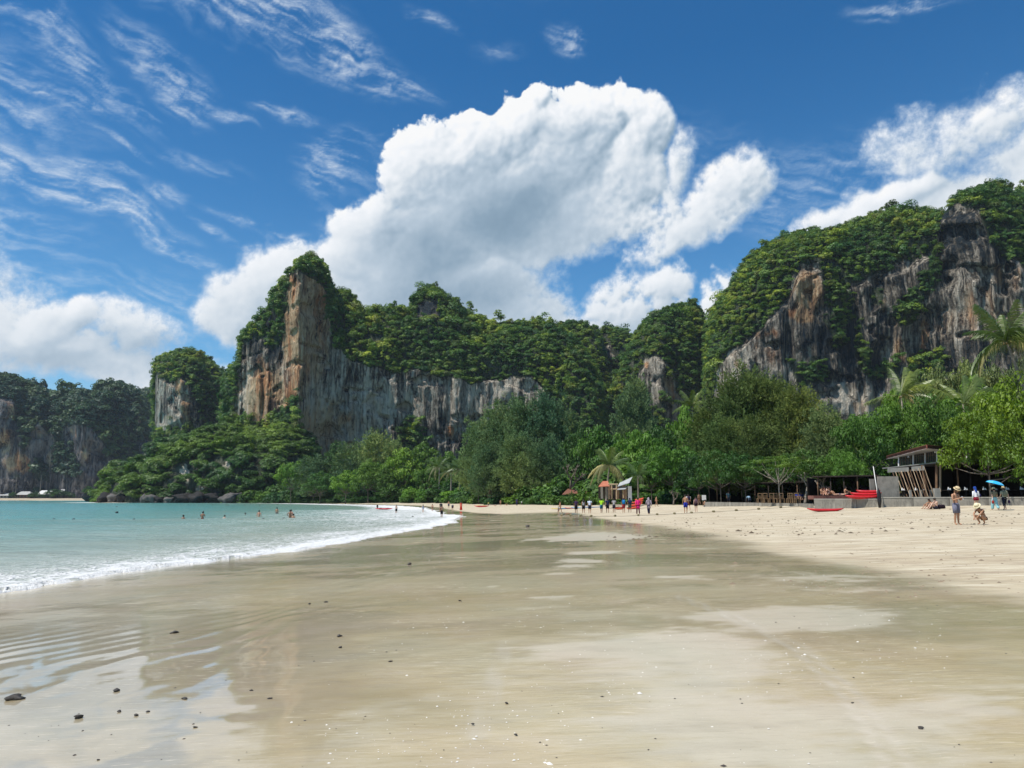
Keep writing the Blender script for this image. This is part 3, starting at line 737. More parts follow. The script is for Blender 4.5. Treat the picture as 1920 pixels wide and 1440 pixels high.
def interp_px(pl):
    a = np.array(pl, float); return lambda q: np.interp(q, a[:, 0], a[:, 1])
def massif(name, label, cat, sky, front, treeline, back=40, edge=(30, 30), rec=40, res=.95, veg=(), bare=(), och=(), drk=(), pal=(), amp=1.0,
           mat=None, clumps=None, dens=.10, csize=(1.6, 3.4), seed=1, base=-2.0, slope_pow=1.0, warp=9, fl=1.0, crown_allow=3.6, hang=10, emergent=.028):
    rng = np.random.default_rng(seed)
    px0, px1 = sky[0][0], sky[-1][0]
    fsky, ftr = interp_px(sky), interp_px(treeline); fY = interp_px(front)
    Ym = float(np.mean([p[1] for p in front]))
    ncol = int((px1-px0)/F_PX*Ym/res)+2
    # columns are crowded where the outline turns steep
    q0 = np.linspace(px0, px1, 2000); dens_c = np.sqrt(1+(np.gradient(fsky(q0), q0))**2).clip(1, 5)
    cum = np.concatenate([[0], np.cumsum((dens_c[1:]+dens_c[:-1])/2)]); ncol = int(ncol*min(cum[-1]/1999, 1.7))
    q = np.interp(np.linspace(0, cum[-1], ncol), cum, q0)
    tl = np.clip((q-px0)/edge[0], 0, 1); tr = np.clip((px1-q)/edge[1], 0, 1)
    rc_ = rec*((1-np.sqrt(1-(1-tl)**2))+(1-np.sqrt(1-(1-tr)**2)))
    Yf = fY(q)+rc_; Yr = Yf+back*np.minimum(1, .35+.65*np.minimum(tl, tr))
    zs = EYE+ (lambda py, Y: ((sa+(720-py)/F_PX*ca)/(ca-(720-py)/F_PX*sa))*Y)(fsky(q), Yr)
    pt = np.maximum(ftr(q), fsky(q)+6)
    zt = EYE+ (lambda py, Y: ((sa+(720-py)/F_PX*ca)/(ca-(720-py)/F_PX*sa))*Y)(pt, Yf)
    zs = zs-crown_allow; zt = np.minimum(zt, zs-2)
    rt = (zs-EYE)/Yr                    # the slope bulges: lower the ridge until its outline is the one seen from the beach
    for _ in range(6):
        tt = np.linspace(.05, 1, 24)[None, :]; cc = (1-np.cos(tt*math.pi/2))**slope_pow
        rm = ((zt[:, None]+(zs-zt)[:, None]*np.sin(tt*math.pi/2)-EYE)/(Yf[:, None]+(Yr-Yf)[:, None]*cc)).max(1)
        zs = np.maximum(zs-(rm-rt)*Yr*.9, zt+1.5); zt = np.maximum(zt, base+1); zs = np.maximum(zs, zt+1)
    def kx(Y, pyv): return (q-960)/F_PX/(ca-(720-pyv)/F_PX*sa)*Y
    hf = max(np.max(zt)-base, 4); hs = max(np.percentile(zs-zt, 90), 4)
    nf = int(hf/res)+3; ns = int((hs+back*.6)/res)+3; nb_ = 14
    tf = np.linspace(0, 1, nf)[None, :]
    pyb = 720-F_PX*np.tan(np.arctan2(base-EYE, Yf)-PITCH)
    Xf = kx(Yf, pyb)[:, None]*(1-tf)+kx(Yf, pt)[:, None]*tf
    Zf = base+(zt-base)[:, None]*tf; Yff = Yf[:, None]+0*tf
    ts = np.linspace(0, 1, ns+1)[None, 1:]
    cs = (1-np.cos(ts*math.pi/2))**slope_pow; ss = np.sin(ts*math.pi/2)
    Xs = kx(Yf, pt)[:, None]*(1-cs)+kx(Yr, fsky(q))[:, None]*cs
    Zs = zt[:, None]+(zs-zt)[:, None]*ss; Ys = Yf[:, None]+(Yr-Yf)[:, None]*cs
    tb = np.linspace(0, 1, nb_+1)[None, 1:]
    Xb = kx(Yr, fsky(q))[:, None]+0*tb; Yb = Yr[:, None]+(back*1.5+20)*np.sin(tb*math.pi/2); Zb = base+(zs-base)[:, None]*(np.cos(tb*math.pi/2)**.7)
    X = np.concatenate([Xf, Xs, Xb], 1); Y = np.concatenate([Yff, Ys, Yb], 1); Z = np.concatenate([Zf, Zs, Zb], 1)
    Z[0, :] = np.minimum(Z[0, :], base); Z[-1, :] = np.minimum(Z[-1, :], base)
    # relief: buttresses, flutes, ledges, hollows; drawn in metres along the face
    k = 1.0/amp
    wz = fbm(X*.02*k, Z*.02*k, o=2, seed=seed+3)*14
    butt = fbm((X+wz*.4)*.018*k, Z*.006*k, Y*.005, o=3, seed=seed+1)*9
    rid = 1-np.abs(fbm((X+wz*.3)*.075*k, Z*.011*k, o=3, seed=seed+2))*2.6
    f2 = fbm((X+wz*.2)*.42*k, Z*.024*k, o=3, seed=seed+4)
    f3 = 1-np.abs(fbm(X*.17*k, Z*.05*k, o=2, seed=seed+6))*3
    blob = fbm(X*.06*k, Z*.055*k, o=4, seed=seed+5)
    cave = -smooth(.18, .5, fbm(X*.09*k+5, Z*.12*k, o=3, seed=seed+8))*3.2
    rockd = butt+rid*2.4*fl+f2*2.0*fl+f3*1.2*fl+blob*2.4+cave
    vegd = butt+blob*5+f2*.6
    u_ = np.zeros_like(X); u_[:, nf:] = 1; u_[:, nf-6:nf] = np.linspace(0, 1, 6)
    d = rockd*(1-u_)+vegd*u_
    over = np.zeros_like(X); over[:, :nf] = (np.sin(np.clip(tf, 0, 1)*math.pi*.9+.2)*-.0+np.clip(tf-.55, 0, 1)*7)*(1-0*tf)
    over[:, nf:] = 3.1*(1-cs[:, :ns].repeat(1, 0)).repeat(1, 0) if False else 0
    Y2 = Y-(d+over*smooth(0, 1, (1-u_)))*amp*np.clip(np.minimum(tl, tr)*2+.3, 0, 1)[:, None]
    Z2 = Z+u_*(fbm(X*.05, Y*.05, o=3, seed=seed+9)*3.0+fbm(X*.16, Y*.16, o=2, seed=seed+19)*1.8)*amp
    kk = Y2/Y; X2 = X*kk; Z2 = EYE+(Z2-EYE)*np.where(Z2 > EYE, kk, 1)
    Pm = np.stack([X2, Y2, Z2], -1); Pm[:, -1, 2] = base-1; Pm[:, 0, 2] = base-1
    sxp, syp = proj(Pm)
    wxp = sxp+warp*fbm(X*.05*k, Z*.05*k, o=3, seed=seed+12)+warp*.6*fbm(X*.25*k, Z*.2*k, o=2, seed=seed+15)
    wyp = syp+warp*1.6*fbm(X*.06*k+9, Z*.05*k, o=3, seed=seed+13)+warp*.9*fbm(X*.3*k, Z*.2*k, o=2, seed=seed+14)
    g = (wyp < pt[:, None]+hang+12*fbm(X*.07*k, Z*0, o=3, seed=seed+17)).astype(float); g[:, nf+ns:] = 1
    for pol in veg: g = np.maximum(g, in_poly(wxp, wyp, pol))
    for pol in bare: g = np.where(in_poly(wxp, wyp, pol), 0, g)
    def blobs(L):
        r = np.zeros_like(X)
        for (cx, cy_, rx, ry, a) in L: r = np.maximum(r, a*np.exp(-((wxp-cx)/rx)**2-((wyp-cy_)/ry)**2)) if a > 0 else r+a*np.exp(-((wxp-cx)/rx)**2-((wyp-cy_)/ry)**2)
        return r
    me = mesh_np(name, Pm.reshape(-1, 3), grid_faces(*X.shape)[:, ::-1].copy(), [mat or ROCK], True, dict(veg=g, och=blobs(och), drk=blobs(drk), pal=blobs(pal)))
    o = obj(name, me); tag(o, label, cat)
    # trees and bushes rooted on it
    if clumps is not None:
        A = Pm[:-1, :-1]; e1 = Pm[1:, :-1]-A; e2 = Pm[:-1, 1:]-A
        cr = np.cross(e1, e2); ar = np.linalg.norm(cr, axis=-1)
        gg = g[:-1, :-1].copy()
        gg[:, nf+ns+3:] = 0; gg[:, nf+ns:nf+ns+3] *= .5
        gg[:, :nf] *= 1.0
        gg[:2, :] = 0; gg[-2:, :] = 0
        pr = (ar*gg).ravel(); tot = pr.sum(); n = int(tot*dens)
        if n:
            pick = rng.choice(len(pr), n, p=pr/tot)
            uv = rng.random((n, 2, 1))
            pts = A.reshape(-1, 3)[pick]+e1.reshape(-1, 3)[pick]*uv[:, 0]+e2.reshape(-1, 3)[pick]*uv[:, 1]
            big = rng.random(n)**1.6
            s = csize[0]+(csize[1]-csize[0])*big
            bigt = rng.random(n) < emergent; s = np.where(bigt, s*1.5+.6, s)
            pts = pts+np.array([0, 0, .45])*(s*bigt)[:, None]
            pts = pts+np.array([0, -.35, .1])*s[:, None]+np.array([0, 0, 1.0])*(rng.random((n, 1))**5)*3.2
            sc3 = np.stack([s*rng.uniform(.85, 1.2, n), s*rng.uniform(.85, 1.2, n), s*rng.uniform(.75, 1.15, n)], -1)
            so_ = scatter(name+'_vegetation', pts, sc3, clumps, rng, parent=o)
            so_['kind'] = 'stuff'
    return o
# ---- middle massif with the tall tower
massif('limestone_cliff', 'tallest striped limestone cliff left of centre with an orange pillar and jungle cap', 'cliff',
    sky=[(418,900),(420,740),(427,700),(440,682),(452,668),(455,622),(470,607),(500,592),(512,560),(530,530),(538,512),(552,492),(570,480),(592,479),(606,492),(614,520),(624,538),(650,548),(668,562),(680,585),(700,584),(735,575),(748,588),(775,580),(776,560),(786,545),(812,533),(828,545),(850,562),(880,584),(920,602),(960,600),(1000,602),(1040,606),(1075,626),(1100,660),(1120,700),(1130,760),(1140,900)],
    front=[(418,520),(455,500),(520,478),(560,455),(600,472),(700,478),(900,480),(1030,470),(1140,455)],
    treeline=[(418,700),(440,694),(455,632),(472,616),(500,598),(514,568),(532,526),(546,506),(562,496),(592,508),(612,540),(626,600),(642,650),(660,672),(700,676),(800,690),(860,702),(900,712),(950,706),(1000,700),(1035,740),(1060,800),(1140,860)],
    back=55, edge=(26, 60), rec=26, seed=3,
    veg=[[(458,625),(475,608),(495,600),(500,628),(480,638)],[(496,640),(520,600),(534,610),(528,650),(505,660)],[(512,575),(534,520),(545,540),(538,585),(525,610)],
         [(560,740),(558,870),(440,870),(425,790),(470,790),(500,786),(530,780),(548,760),(554,742)],
         [(418,700),(440,690),(446,760),(436,830),(418,830)],
         [(745,800),(765,780),(790,800),(800,860),(730,860)],
         [(610,560),(640,570),(655,640),(632,655),(618,620)]],
    bare=[[(538,560),(550,512),(562,520),(580,560),(598,600),(600,660),(570,720),(556,735),(540,700)], [(776,575),(800,560),(822,566),(826,592),(800,600),(778,590)], [(602,602),(615,600),(618,625),(606,630)]],
    och=[(565,620,60,160,.95),(500,745,70,90,.85),(600,820,60,100,.8),(660,800,90,60,.5),(800,760,80,60,.35),(548,560,16,50,.8),(575,640,12,60,.8),(535,740,40,40,.7),(545,760,20,30,1),(480,720,26,60,.75),(578,800,16,60,.8),(590,860,20,40,.7),(620,780,16,30,.7),(640,790,22,24,.7),(845,805,9,16,1.2),(700,740,30,40,.35),(760,700,20,40,.4),(940,790,60,14,.5),(700,800,30,20,.4)],
    drk=[(510,650,24,60,1.2),(480,670,16,40,.9),(495,600,40,40,1.0),(560,520,20,20,.5),(800,575,30,20,1.2),(780,700,180,26,.5),(512,765,11,18,1.6),(742,810,40,20,1.0),(800,760,16,50,.7),(900,840,60,22,1.0),(830,790,10,30,1.1),(860,840,30,30,.8),(470,650,12,50,.6),(660,700,30,20,.6)],
    pal=[(720,770,60,60,.7),(465,740,16,60,.8),(800,700,100,30,.5),(900,740,100,40,.5),(690,820,60,30,.8),(600,760,20,60,.7),(560,840,16,60,.7),(950,730,60,60,.3)],
    clumps=S_CLIFF, dens=.20, csize=(1.2, 3.3), warp=6)
# ---- summits behind the ridge
massif('limestone_peak', 'dark wooded ridge and saddle behind, right of the tall striped cliff', 'cliff',
    sky=[(920,900),(930,630),(975,606),(1010,596),(1045,604),(1068,600),(1100,603),(1120,612),(1124,640),(1150,700),(1180,900)],
    front=[(920,560),(1180,560)], treeline=[(920,850),(1180,850)], back=50, edge=(40, 40), rec=40, res=2.0, seed=13,
    bare=[[(1020,625),(1060,625),(1065,650),(1020,655)]], clumps=S_CLIFF, dens=.11, csize=(1.8, 3.6))
massif('limestone_peak', 'small round dark-green peak in the gap between the two large cliffs', 'cliff',
    sky=[(1080,900),(1095,700),(1108,660),(1112,625),(1130,618),(1150,612),(1172,615),(1190,632),(1200,660),(1215,900)],
    front=[(1080,600),(1215,600)], treeline=[(1080,760),(1215,760)], back=40, edge=(40, 40), rec=50, res=2.0, seed=14,
    bare=[[(1112,660),(1145,655),(1150,700),(1115,700)]], clumps=S_CLIFF, dens=.11, csize=(1.8, 3.6))
massif('limestone_peak', 'steep green hump with streaks of bare rock, just left of the large right-hand cliff', 'cliff',
    sky=[(1120,900),(1135,760),(1155,710),(1180,660),(1196,618),(1215,598),(1240,585),(1262,570),(1280,566),(1302,572),(1316,590),(1324,625),(1334,680),(1345,760),(1360,900)],
    front=[(1120,520),(1240,485),(1360,505)], treeline=[(1120,800),(1160,700),(1200,690),(1225,660),(1240,665),(1290,700),(1310,740),(1360,800)], back=60, edge=(70, 50), rec=60, res=1.2, seed=15,
    veg=[[(1120,690),(1200,660),(1200,720),(1215,760),(1260,730),(1300,740),(1360,720),(1360,880),(1280,800),(1240,880),(1120,880)],[(1245,690),(1330,640),(1330,740),(1265,740)]],
    bare=[[(1205,680),(1245,660),(1250,700),(1240,740),(1210,720)],[(1245,705),(1265,700),(1275,760),(1262,790),(1250,740)],[(1236,760),(1285,750),(1300,790),(1245,800)]],
    och=[(1212,690,8,14,.9),(1258,730,10,22,1)], pal=[(1230,700,30,40,.5)], clumps=S_CLIFF, dens=.18, csize=(1.2, 3.2))
# ---- the large right-hand cliff
massif('limestone_cliff', 'large dome-shaped limestone cliff on the right with tree-covered top and dark streaked wall', 'cliff',
    sky=[(1318,900),(1322,720),(1328,650),(1338,590),(1352,560),(1370,540),(1390,505),(1415,475),(1440,458),(1480,442),(1520,432),(1560,430),(1600,415),(1650,400),(1700,392),(1740,396),(1765,398),(1780,375),(1810,355),(1850,345),(1880,345),(1900,366),(1920,352),(1990,340),(2080,370),(2150,420),(2240,520),(2300,640),(2330,900)],
    front=[(1318,440),(1380,425),(1500,415),(1640,410),(1760,395),(1820,385),(1900,380),(2100,400),(2330,430)],
    treeline=[(1318,700),(1340,690),(1400,640),(1440,600),(1480,560),(1500,510),(1540,500),(1570,540),(1640,520),(1700,500),(1755,470),(1765,400),(1830,395),(1860,440),(1920,500),(2100,540),(2330,700)],
    back=70, edge=(60, 160), rec=50, seed=23,
    veg=[[(1540,500),(1575,510),(1600,560),(1590,600),(1560,590),(1545,560)],
         [(1755,470),(1762,530),(1740,560),(1715,600),(1690,610),(1672,585),(1700,555),(1740,510)],
         [(1600,600),(1612,600),(1625,640),(1640,690),(1690,675),(1690,700),(1640,715),(1610,695),(1602,650)],
         [(1540,590),(1570,590),(1580,640),(1560,650)],
         [(1825,395),(1920,395),(1920,500),(1880,480),(1850,450),(1835,420)],
         [(1480,680),(1530,690),(1560,720),(1500,720)],
         [(1710,680),(1740,690),(1745,720),(1700,760)], [(1318,640),(1345,640),(1340,760),(1318,760)],
         [(1720,660),(1780,670),(1770,700),(1700,720)], [(1630,540),(1660,545),(1655,575),(1630,570)]],
    bare=[[(1480,530),(1500,502),(1537,498),(1540,560),(1532,590),(1500,600),(1476,585)],[(1768,400),(1800,380),(1832,400),(1850,450),(1860,500),(1760,500)]],
    och=[(1515,545,34,46,1.0),(1830,600,110,80,.6),(1600,770,80,30,.6),(1450,660,70,50,.5),(1700,600,60,60,.5),(1500,590,40,14,.8),(1440,625,34,14,.7),(1850,560,26,60,.6),(1790,600,34,50,.55),(1735,620,10,30,1),(1690,650,20,40,.7),(1660,570,10,20,.7),(1600,770,60,20,.4),(1905,520,14,40,.7),(1870,510,12,30,.7),(1380,680,30,20,.4)],
    drk=[(1640,600,330,130,.55),(1800,440,70,70,.9),(1880,430,60,60,1.0),(1560,640,80,50,1.0),(1650,620,50,60,.9),(1790,450,40,40,.6),(1760,660,60,30,1.1),(1850,660,60,30,.9),(1470,640,40,40,.8),(1700,560,40,60,.7),(1560,700,60,30,.9),(1450,720,30,40,.4),(1640,700,50,40,.8)],
    pal=[(1370,690,60,40,.9),(1380,670,50,24,.8),(1360,700,30,50,.7),(1830,580,60,50,.7),(1590,760,70,30,.8),(1450,700,60,30,.3),(1790,590,20,40,.8),(1440,780,80,30,.6)],
    clumps=S_CLIFF, dens=.21, csize=(1.1, 3.0), hang=0)
# ---- the narrow stack to the left of the tower, the shoulder, and the distant wall
massif('limestone_stack', 'square-topped dark limestone stack with wooded crown, standing left of the tallest cliff', 'cliff',
    sky=[(289,900),(291,700),(293,676),(305,664),(330,657),(355,656),(380,664),(398,680),(412,700),(418,740),(424,900)],
    front=[(289,640),(340,620),(424,640)], treeline=[(289,690),(320,694),(340,700),(362,705),(375,730),(380,790),(424,830)], back=45, edge=(14, 40), rec=30, res=1.2, seed=33,
    veg=[[(365,700),(424,690),(424,900),(380,800),(372,760)],[(289,810),(424,800),(424,900),(289,900)],[(345,700),(372,716),(366,740),(350,720)]],
    och=[(335,725,10,20,1.1),(350,765,12,30,.9),(310,720,12,30,.6),(330,790,20,20,.5)], drk=[(365,760,16,50,.9),(330,750,20,20,.4)], pal=[(303,700,8,30,.7),(316,800,16,30,.7)],
    clumps=S_CLIFF, dens=.11, csize=(1.8, 3.6))
massif('wooded_ridge', 'low hazy wooded ridge showing between the distant cliffs and the square stack', 'ridge',
    sky=[(180,900),(200,760),(230,744),(262,734),(290,728),(330,735),(380,760),(400,900)], front=[(180,1250),(400,1250)], treeline=[(180,880),(400,880)],
    back=120, edge=(60, 60), rec=120, res=5, seed=35, clumps=S_FAR, dens=.016, csize=(5, 9), mat=ROCK_FAR, base=0)
massif('distant_cliff', 'distant limestone wall across the bay at the left edge, bare rock below jungle', 'cliff',
    sky=[(-420,900),(-400,760),(-300,720),(-180,700),(-80,690),(0,702),(30,708),(60,722),(80,738),(96,742),(120,736),(140,732),(160,738),(175,742),(186,722),(205,716),(225,717),(245,728),(258,742),(275,770),(290,800),(300,850),(304,900)],
    front=[(-420,960),(0,940),(100,955),(160,930),(230,950),(304,980)],
    treeline=[(-420,800),(-100,760),(0,738),(26,748),(34,800),(50,810),(60,790),(74,784),(86,800),(104,806),(120,790),(140,780),(165,792),(190,816),(206,850),(250,880),(304,880)],
    back=110, edge=(60, 30), rec=90, res=1.9, seed=37, amp=1.6, warp=7,
    veg=[[(30,745),(36,800),(44,850),(60,800),(56,760)],[(104,800),(118,792),(116,850),(134,880),(100,885)],[(66,860),(80,850),(98,900),(60,900)],[(118,850),(132,840),(146,880),(140,892),(112,890)]],
    bare=[[(256,775),(264,775),(263,800),(257,800)],[(262,830),(278,815),(274,850),(266,862)],[(190,830),(205,845),(205,880),(190,880)]],
    och=[(10,830,20,40,.8),(30,870,30,20,1),(70,810,14,30,.6),(140,810,14,20,.6),(164,850,16,24,.6),(20,770,20,20,.6),(95,860,10,20,.8),(260,785,6,14,1)], drk=[(20,810,20,30,.6),(175,860,16,10,.8)], pal=[(70,820,14,40,.6),(140,800,14,30,.8),(166,850,20,40,.5),(150,880,30,10,.6)],
    mat=ROCK_FAR, clumps=S_FAR, dens=.034, csize=(3.5, 7), base=0)
# ---- green headland in front of the stack
massif('wooded_headland', 'bright green wooded headland reaching into the bay below the tallest cliff', 'headland',
    sky=[(186,943),(190,915),(205,885),(230,868),(262,862),(285,852),(300,828),(330,816),(352,812),(372,816),(392,796),(420,788),(440,790),(470,806),(500,800),(530,786),(560,800),(590,840),(620,900),(640,943)],
    front=[(186,425),(260,405),(350,400),(440,398),(560,408),(640,420)], treeline=[(186,940),(240,930),(300,925),(350,928),(640,930)],
    back=62, edge=(60, 60), rec=50, res=1.3, seed=41, base=-1.5,
    bare=[[(338,880),(350,862),(358,890),(350,905),(340,902)],[(416,870),(430,860),(434,884),(420,886)],[(365,915),(376,905),(384,925),(366,930)]],
    pal=[(346,886,14,26,1.4),(424,872,12,16,1.2),(372,918,14,14,1)], clumps=S_HEAD, dens=.046, csize=(2.2, 6.6), warp=4, emergent=0, crown_allow=5)
# ================================================================= trees along the beach
def gzf(x, y): return float(np.interp(0, [0], [1])*0+gz(np.array([float(x)]), np.array([float(y)]))[0]+ground_rise(x, y))
def ground_rise(x, y):
    x = np.array([float(x)]); y = np.array([float(y)])
    ins = in_poly(x, y, BACKP); d = seg_dist(x, y, VEGLINE)
    so_ = smooth(-.8, 1.2, np.where(ins, 1, -1)*d)
    return float((so_*np.clip(d-12, 0, 400)*np.where(y < 520, .05, .02))[0])
def lobed_crown(seed, lobes, sub, per, leaf, w=1.0, zlo=.28, lob_r=.42, sub_r=.16, flat=.75, up=.5, leaf_asp=1.35):
    """crown in a unit box: radius w (x, y), z from zlo to 1; lobes carrying clumps carrying leaves"""
    rng = np.random.default_rng(seed); VV = []; centres = []
    H = 1-zlo
    for i in range(lobes):
        a = i*2.39996+rng.uniform(-.4, .4); t = (i+.5)/lobes
        zz = zlo+H*(.22+.60*t**.85)+rng.normal()*.03
        rr = w*(1-lob_r*.75)*math.sqrt(max(0.02, 1-((t-.18)/.86)**2))*rng.uniform(.75, 1.08)
        if i == lobes-1: rr *= .3
        L = np.array([math.cos(a)*rr, math.sin(a)*rr, zz]); lr = w*lob_r*rng.uniform(.75, 1.2)
        centres.append(L)
        for j in range(sub):
            u = rng.normal(size=3); u /= np.linalg.norm(u)
            if u[2] < -.35: u[2] *= -1
            c = L+u*np.array([lr, lr, lr*flat*H])*rng.uniform(.6, 1.0)
            r = w*sub_r*rng.uniform(.6, 1.35); n = max(4, int(per*(r/(w*sub_r))**2))
            d = rng.normal(size=(n, 3)); d /= np.linalg.norm(d, axis=1, keepdims=True)
            d[:, 2] = np.where(d[:, 2] < -.3, -d[:, 2], d[:, 2])
            rad = np.where(rng.random(n) < .14, rng.uniform(.3, .8, n), rng.uniform(.84, 1.12, n))
            p = c+d*np.array([1, 1, .55*H])*(r*rad)[:, None]
            nn = d*np.array([1, 1, 1.2])+np.array([0, 0, up])+rng.normal(size=(n, 3))*.26
            V, _ = leaf_faces(p, nn, leaf*rng.uniform(.6, 1.3, n), rng, leaf_asp)
            V[:, 2] = np.maximum(V[:, 2], zlo*.8)
            VV.append(V)
    V = np.concatenate(VV)
    return V, np.arange(len(V)).reshape(-1, 4), centres
def needle_crown(seed, nbr, spr, per, leaf, w=1.0, zlo=.12, droop=.5):
    """casuarina: rising branches hung with thin grey-green sprays"""
    rng = np.random.default_rng(seed); VV = []; tips = []
    for i in range(nbr):
        t = (i+.5)/nbr; a = i*2.39996+rng.uniform(-.5, .5)
        z0 = zlo+(1-zlo)*(.02+.80*t)
        prof = math.sin(math.pi*min(1, (.30+.62*t)))**.7
        ln = w*prof*rng.uniform(.6, 1.12); rise = (.10+.16*t)*rng.uniform(.6, 1.4)
        d = np.array([math.cos(a), math.sin(a), 0]); tips.append(np.array([0, 0, z0])+d*ln*.8+np.array([0, 0, rise*.7]))
        for j in range(spr):
            f = rng.uniform(.35, 1.0); c = np.array([0, 0, z0])+d*ln*f+np.array([0, 0, rise*f])+rng.normal(size=3)*np.array([.13, .13, .04])*w
            n = per
            u = rng.normal(size=(n, 3)); u /= np.linalg.norm(u, axis=1, keepdims=True)
            p = c+u*np.array([.062*w, .062*w, .034])*rng.uniform(.3, 1.1, (n, 1))
            dirv = u*np.array([.8, .8, .3])+d*.5+np.array([0, 0, .55])+rng.normal(size=(n, 3))*.3
            dirv /= np.linalg.norm(dirv, axis=1, keepdims=True)
            dirv[:, 2] *= .45*1.0
            side = np.cross(dirv, rng.normal(size=(n, 3))); side /= np.linalg.norm(side, axis=1, keepdims=True)+1e-9
            L = leaf*rng.uniform(.7, 1.5, (n, 1)); wd = L*.085
            mid = p+dirv*L*.55; tip = p+dirv*L-np.array([0, 0, 1])*L*.12*droop
            V = np.stack([p, mid+side*wd, tip, mid-side*wd], 1).reshape(-1, 3); VV.append(V)
    V = np.concatenate(VV); return V, np.arange(len(V)).reshape(-1, 4), tips
def limb_mesh(name, tips, mat, r=.028, lean=0, z0=.0, zfork=.3, seed=0, many=9, squash=1.0):
    rng = np.random.default_rng(seed); mb = MB()
    top = max(t[2] for t in tips)*.86
    mb.tube([(0, 0, -.03), (lean*.3, 0, zfork*.5), (lean*.6, .01, zfork), (lean*.4, 0, top*.75), (0, 0, top)], [r*1.35, r, r*.85, r*.45, r*.12], 7)
    for t in list(tips)[:many]:
        zf = max(zfork*.7, min(t[2]-.08, zfork+.35*(t[2]-zfork)*rng.uniform(.3, 1)))
        a = np.array([lean*.5, 0, zf]); m_ = (a+t)/2+np.array([rng.normal()*.03, rng.normal()*.03, -.02])
        mb.tube([a, m_, t], [r*.5, r*.32, r*.10], 5)
    return mb.mesh(name, mat, True)
L_DARK = leaf_mat('broadleaf_dark', (.030, .075, .014), (.09, .19, .034), trans=.22, spec=.25, rough=.55)
L_MID = leaf_mat('broadleaf_mid', (.048, .120, .016), (.14, .27, .040), trans=.25, spec=.25, rough=.55)
L_YEL = leaf_mat('broadleaf_yellow_green', (.050, .105, .010), (.19, .29, .026), trans=.28, spec=.3, rough=.5)
L_PALE = leaf_mat('pale_flowering_foliage', (.060, .105, .035), (.20, .25, .10), trans=.2, spec=.3)
L_LIME = leaf_mat('lime_shrub', (.07, .17, .012), (.17, .34, .03), trans=.3)
L_CAS = leaf_mat('casuarina_needles', (.088, .145, .058), (.205, .285, .12), trans=.12, rough=.7, spec=.15, hue_var=.22)
L_CASY = leaf_mat('casuarina_needles_olive', (.082, .118, .030), (.195, .245, .068), trans=.12, rough=.7, spec=.15, hue_var=.2)
L_PALM = leaf_mat('palm_leaflets', (.055, .10, .020), (.155, .215, .055), trans=.2, spec=.5, rough=.4)
L_PALMD = leaf_mat('dry_palm_leaflets', (.22, .20, .09), (.42, .38, .20), trans=.15, spec=.3)
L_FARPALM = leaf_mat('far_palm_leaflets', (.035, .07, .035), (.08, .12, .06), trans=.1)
TREES = {}
def kind_def(k, maker, variants, leafmat, bark, limbs):
    TREES[k] = []
    for v in range(variants):
        V, F, tips = maker(v)
        TREES[k].append((mesh_np(k+'_crown', V, F, [leafmat]), limb_mesh(k+'_trunk', tips, bark, seed=v, **limbs)))
kind_def('near_dark', lambda v: lobed_crown(200+v, 13, 9, 60, .034, zlo=.26, sub_r=.165), 2, L_DARK, BARK, dict(r=.022))
kind_def('near_mid', lambda v: lobed_crown(210+v, 14, 9, 64, .034, zlo=.22, sub_r=.16), 3, L_MID, BARK, dict(r=.022))
kind_def('near_yellow', lambda v: lobed_crown(220+v, 20, 9, 66, .030, zlo=.08, lob_r=.34, sub_r=.14), 2, L_YEL, BARK, dict(r=.020))
kind_def('pale', lambda v: lobed_crown(230+v, 16, 12, 44, .034, zlo=.12, lob_r=.34, sub_r=.14), 2, L_PALE, BARK, dict(r=.02))
kind_def('far_broad', lambda v: lobed_crown(240+v, 12, 8, 40, .052, zlo=.20, sub_r=.17), 3, L_MID, BARK, dict(r=.022))
kind_def('far_dark', lambda v: lobed_crown(250+v, 12, 10, 40, .045, zlo=.18), 3, L_DARK, BARK, dict(r=.022))
kind_def('casuarina', lambda v: needle_crown(260+v, 46, 26, 17, .085), 3, L_CAS, BARK, dict(r=.016, zfork=.15, many=20))
kind_def('casuarina_olive', lambda v: needle_crown(270+v, 52, 32, 20, .070), 3, L_CASY, BARK, dict(r=.015, zfork=.15, many=22))
kind_def('far_casuarina', lambda v: needle_crown(280+v, 34, 18, 11, .12), 3, L_CAS, BARK, dict(r=.018, zfork=.15, many=12))
kind_def('flat_almond', lambda v: lobed_crown(290+v, 12, 9, 40, .028, zlo=.62, lob_r=.33, sub_r=.13, flat=.4), 1, L_YEL, BARK_PALE, dict(r=.024, zfork=.35, many=12))
kind_def('shrub', lambda v: lobed_crown(300+v, 8, 9, 40, .075, zlo=.02, lob_r=.45, sub_r=.2), 3, L_LIME, BARK, dict(r=.02))
kind_def('dark_shrub', lambda v: lobed_crown(310+v, 8, 9, 40, .075, zlo=.02, lob_r=.45, sub_r=.2), 2, L_DARK, BARK, dict(r=.02))
KN = {'near_dark': 'broadleaf_tree', 'near_mid': 'broadleaf_tree', 'near_yellow': 'broadleaf_tree', 'pale': 'flowering_tree', 'far_broad': 'broadleaf_tree', 'far_dark': 'broadleaf_tree',
      'casuarina': 'casuarina_tree', 'casuarina_olive': 'casuarina_tree', 'far_casuarina': 'casuarina_tree', 'flat_almond': 'almond_tree', 'shrub': 'shrub', 'dark_shrub': 'shrub'}
tcount = 0
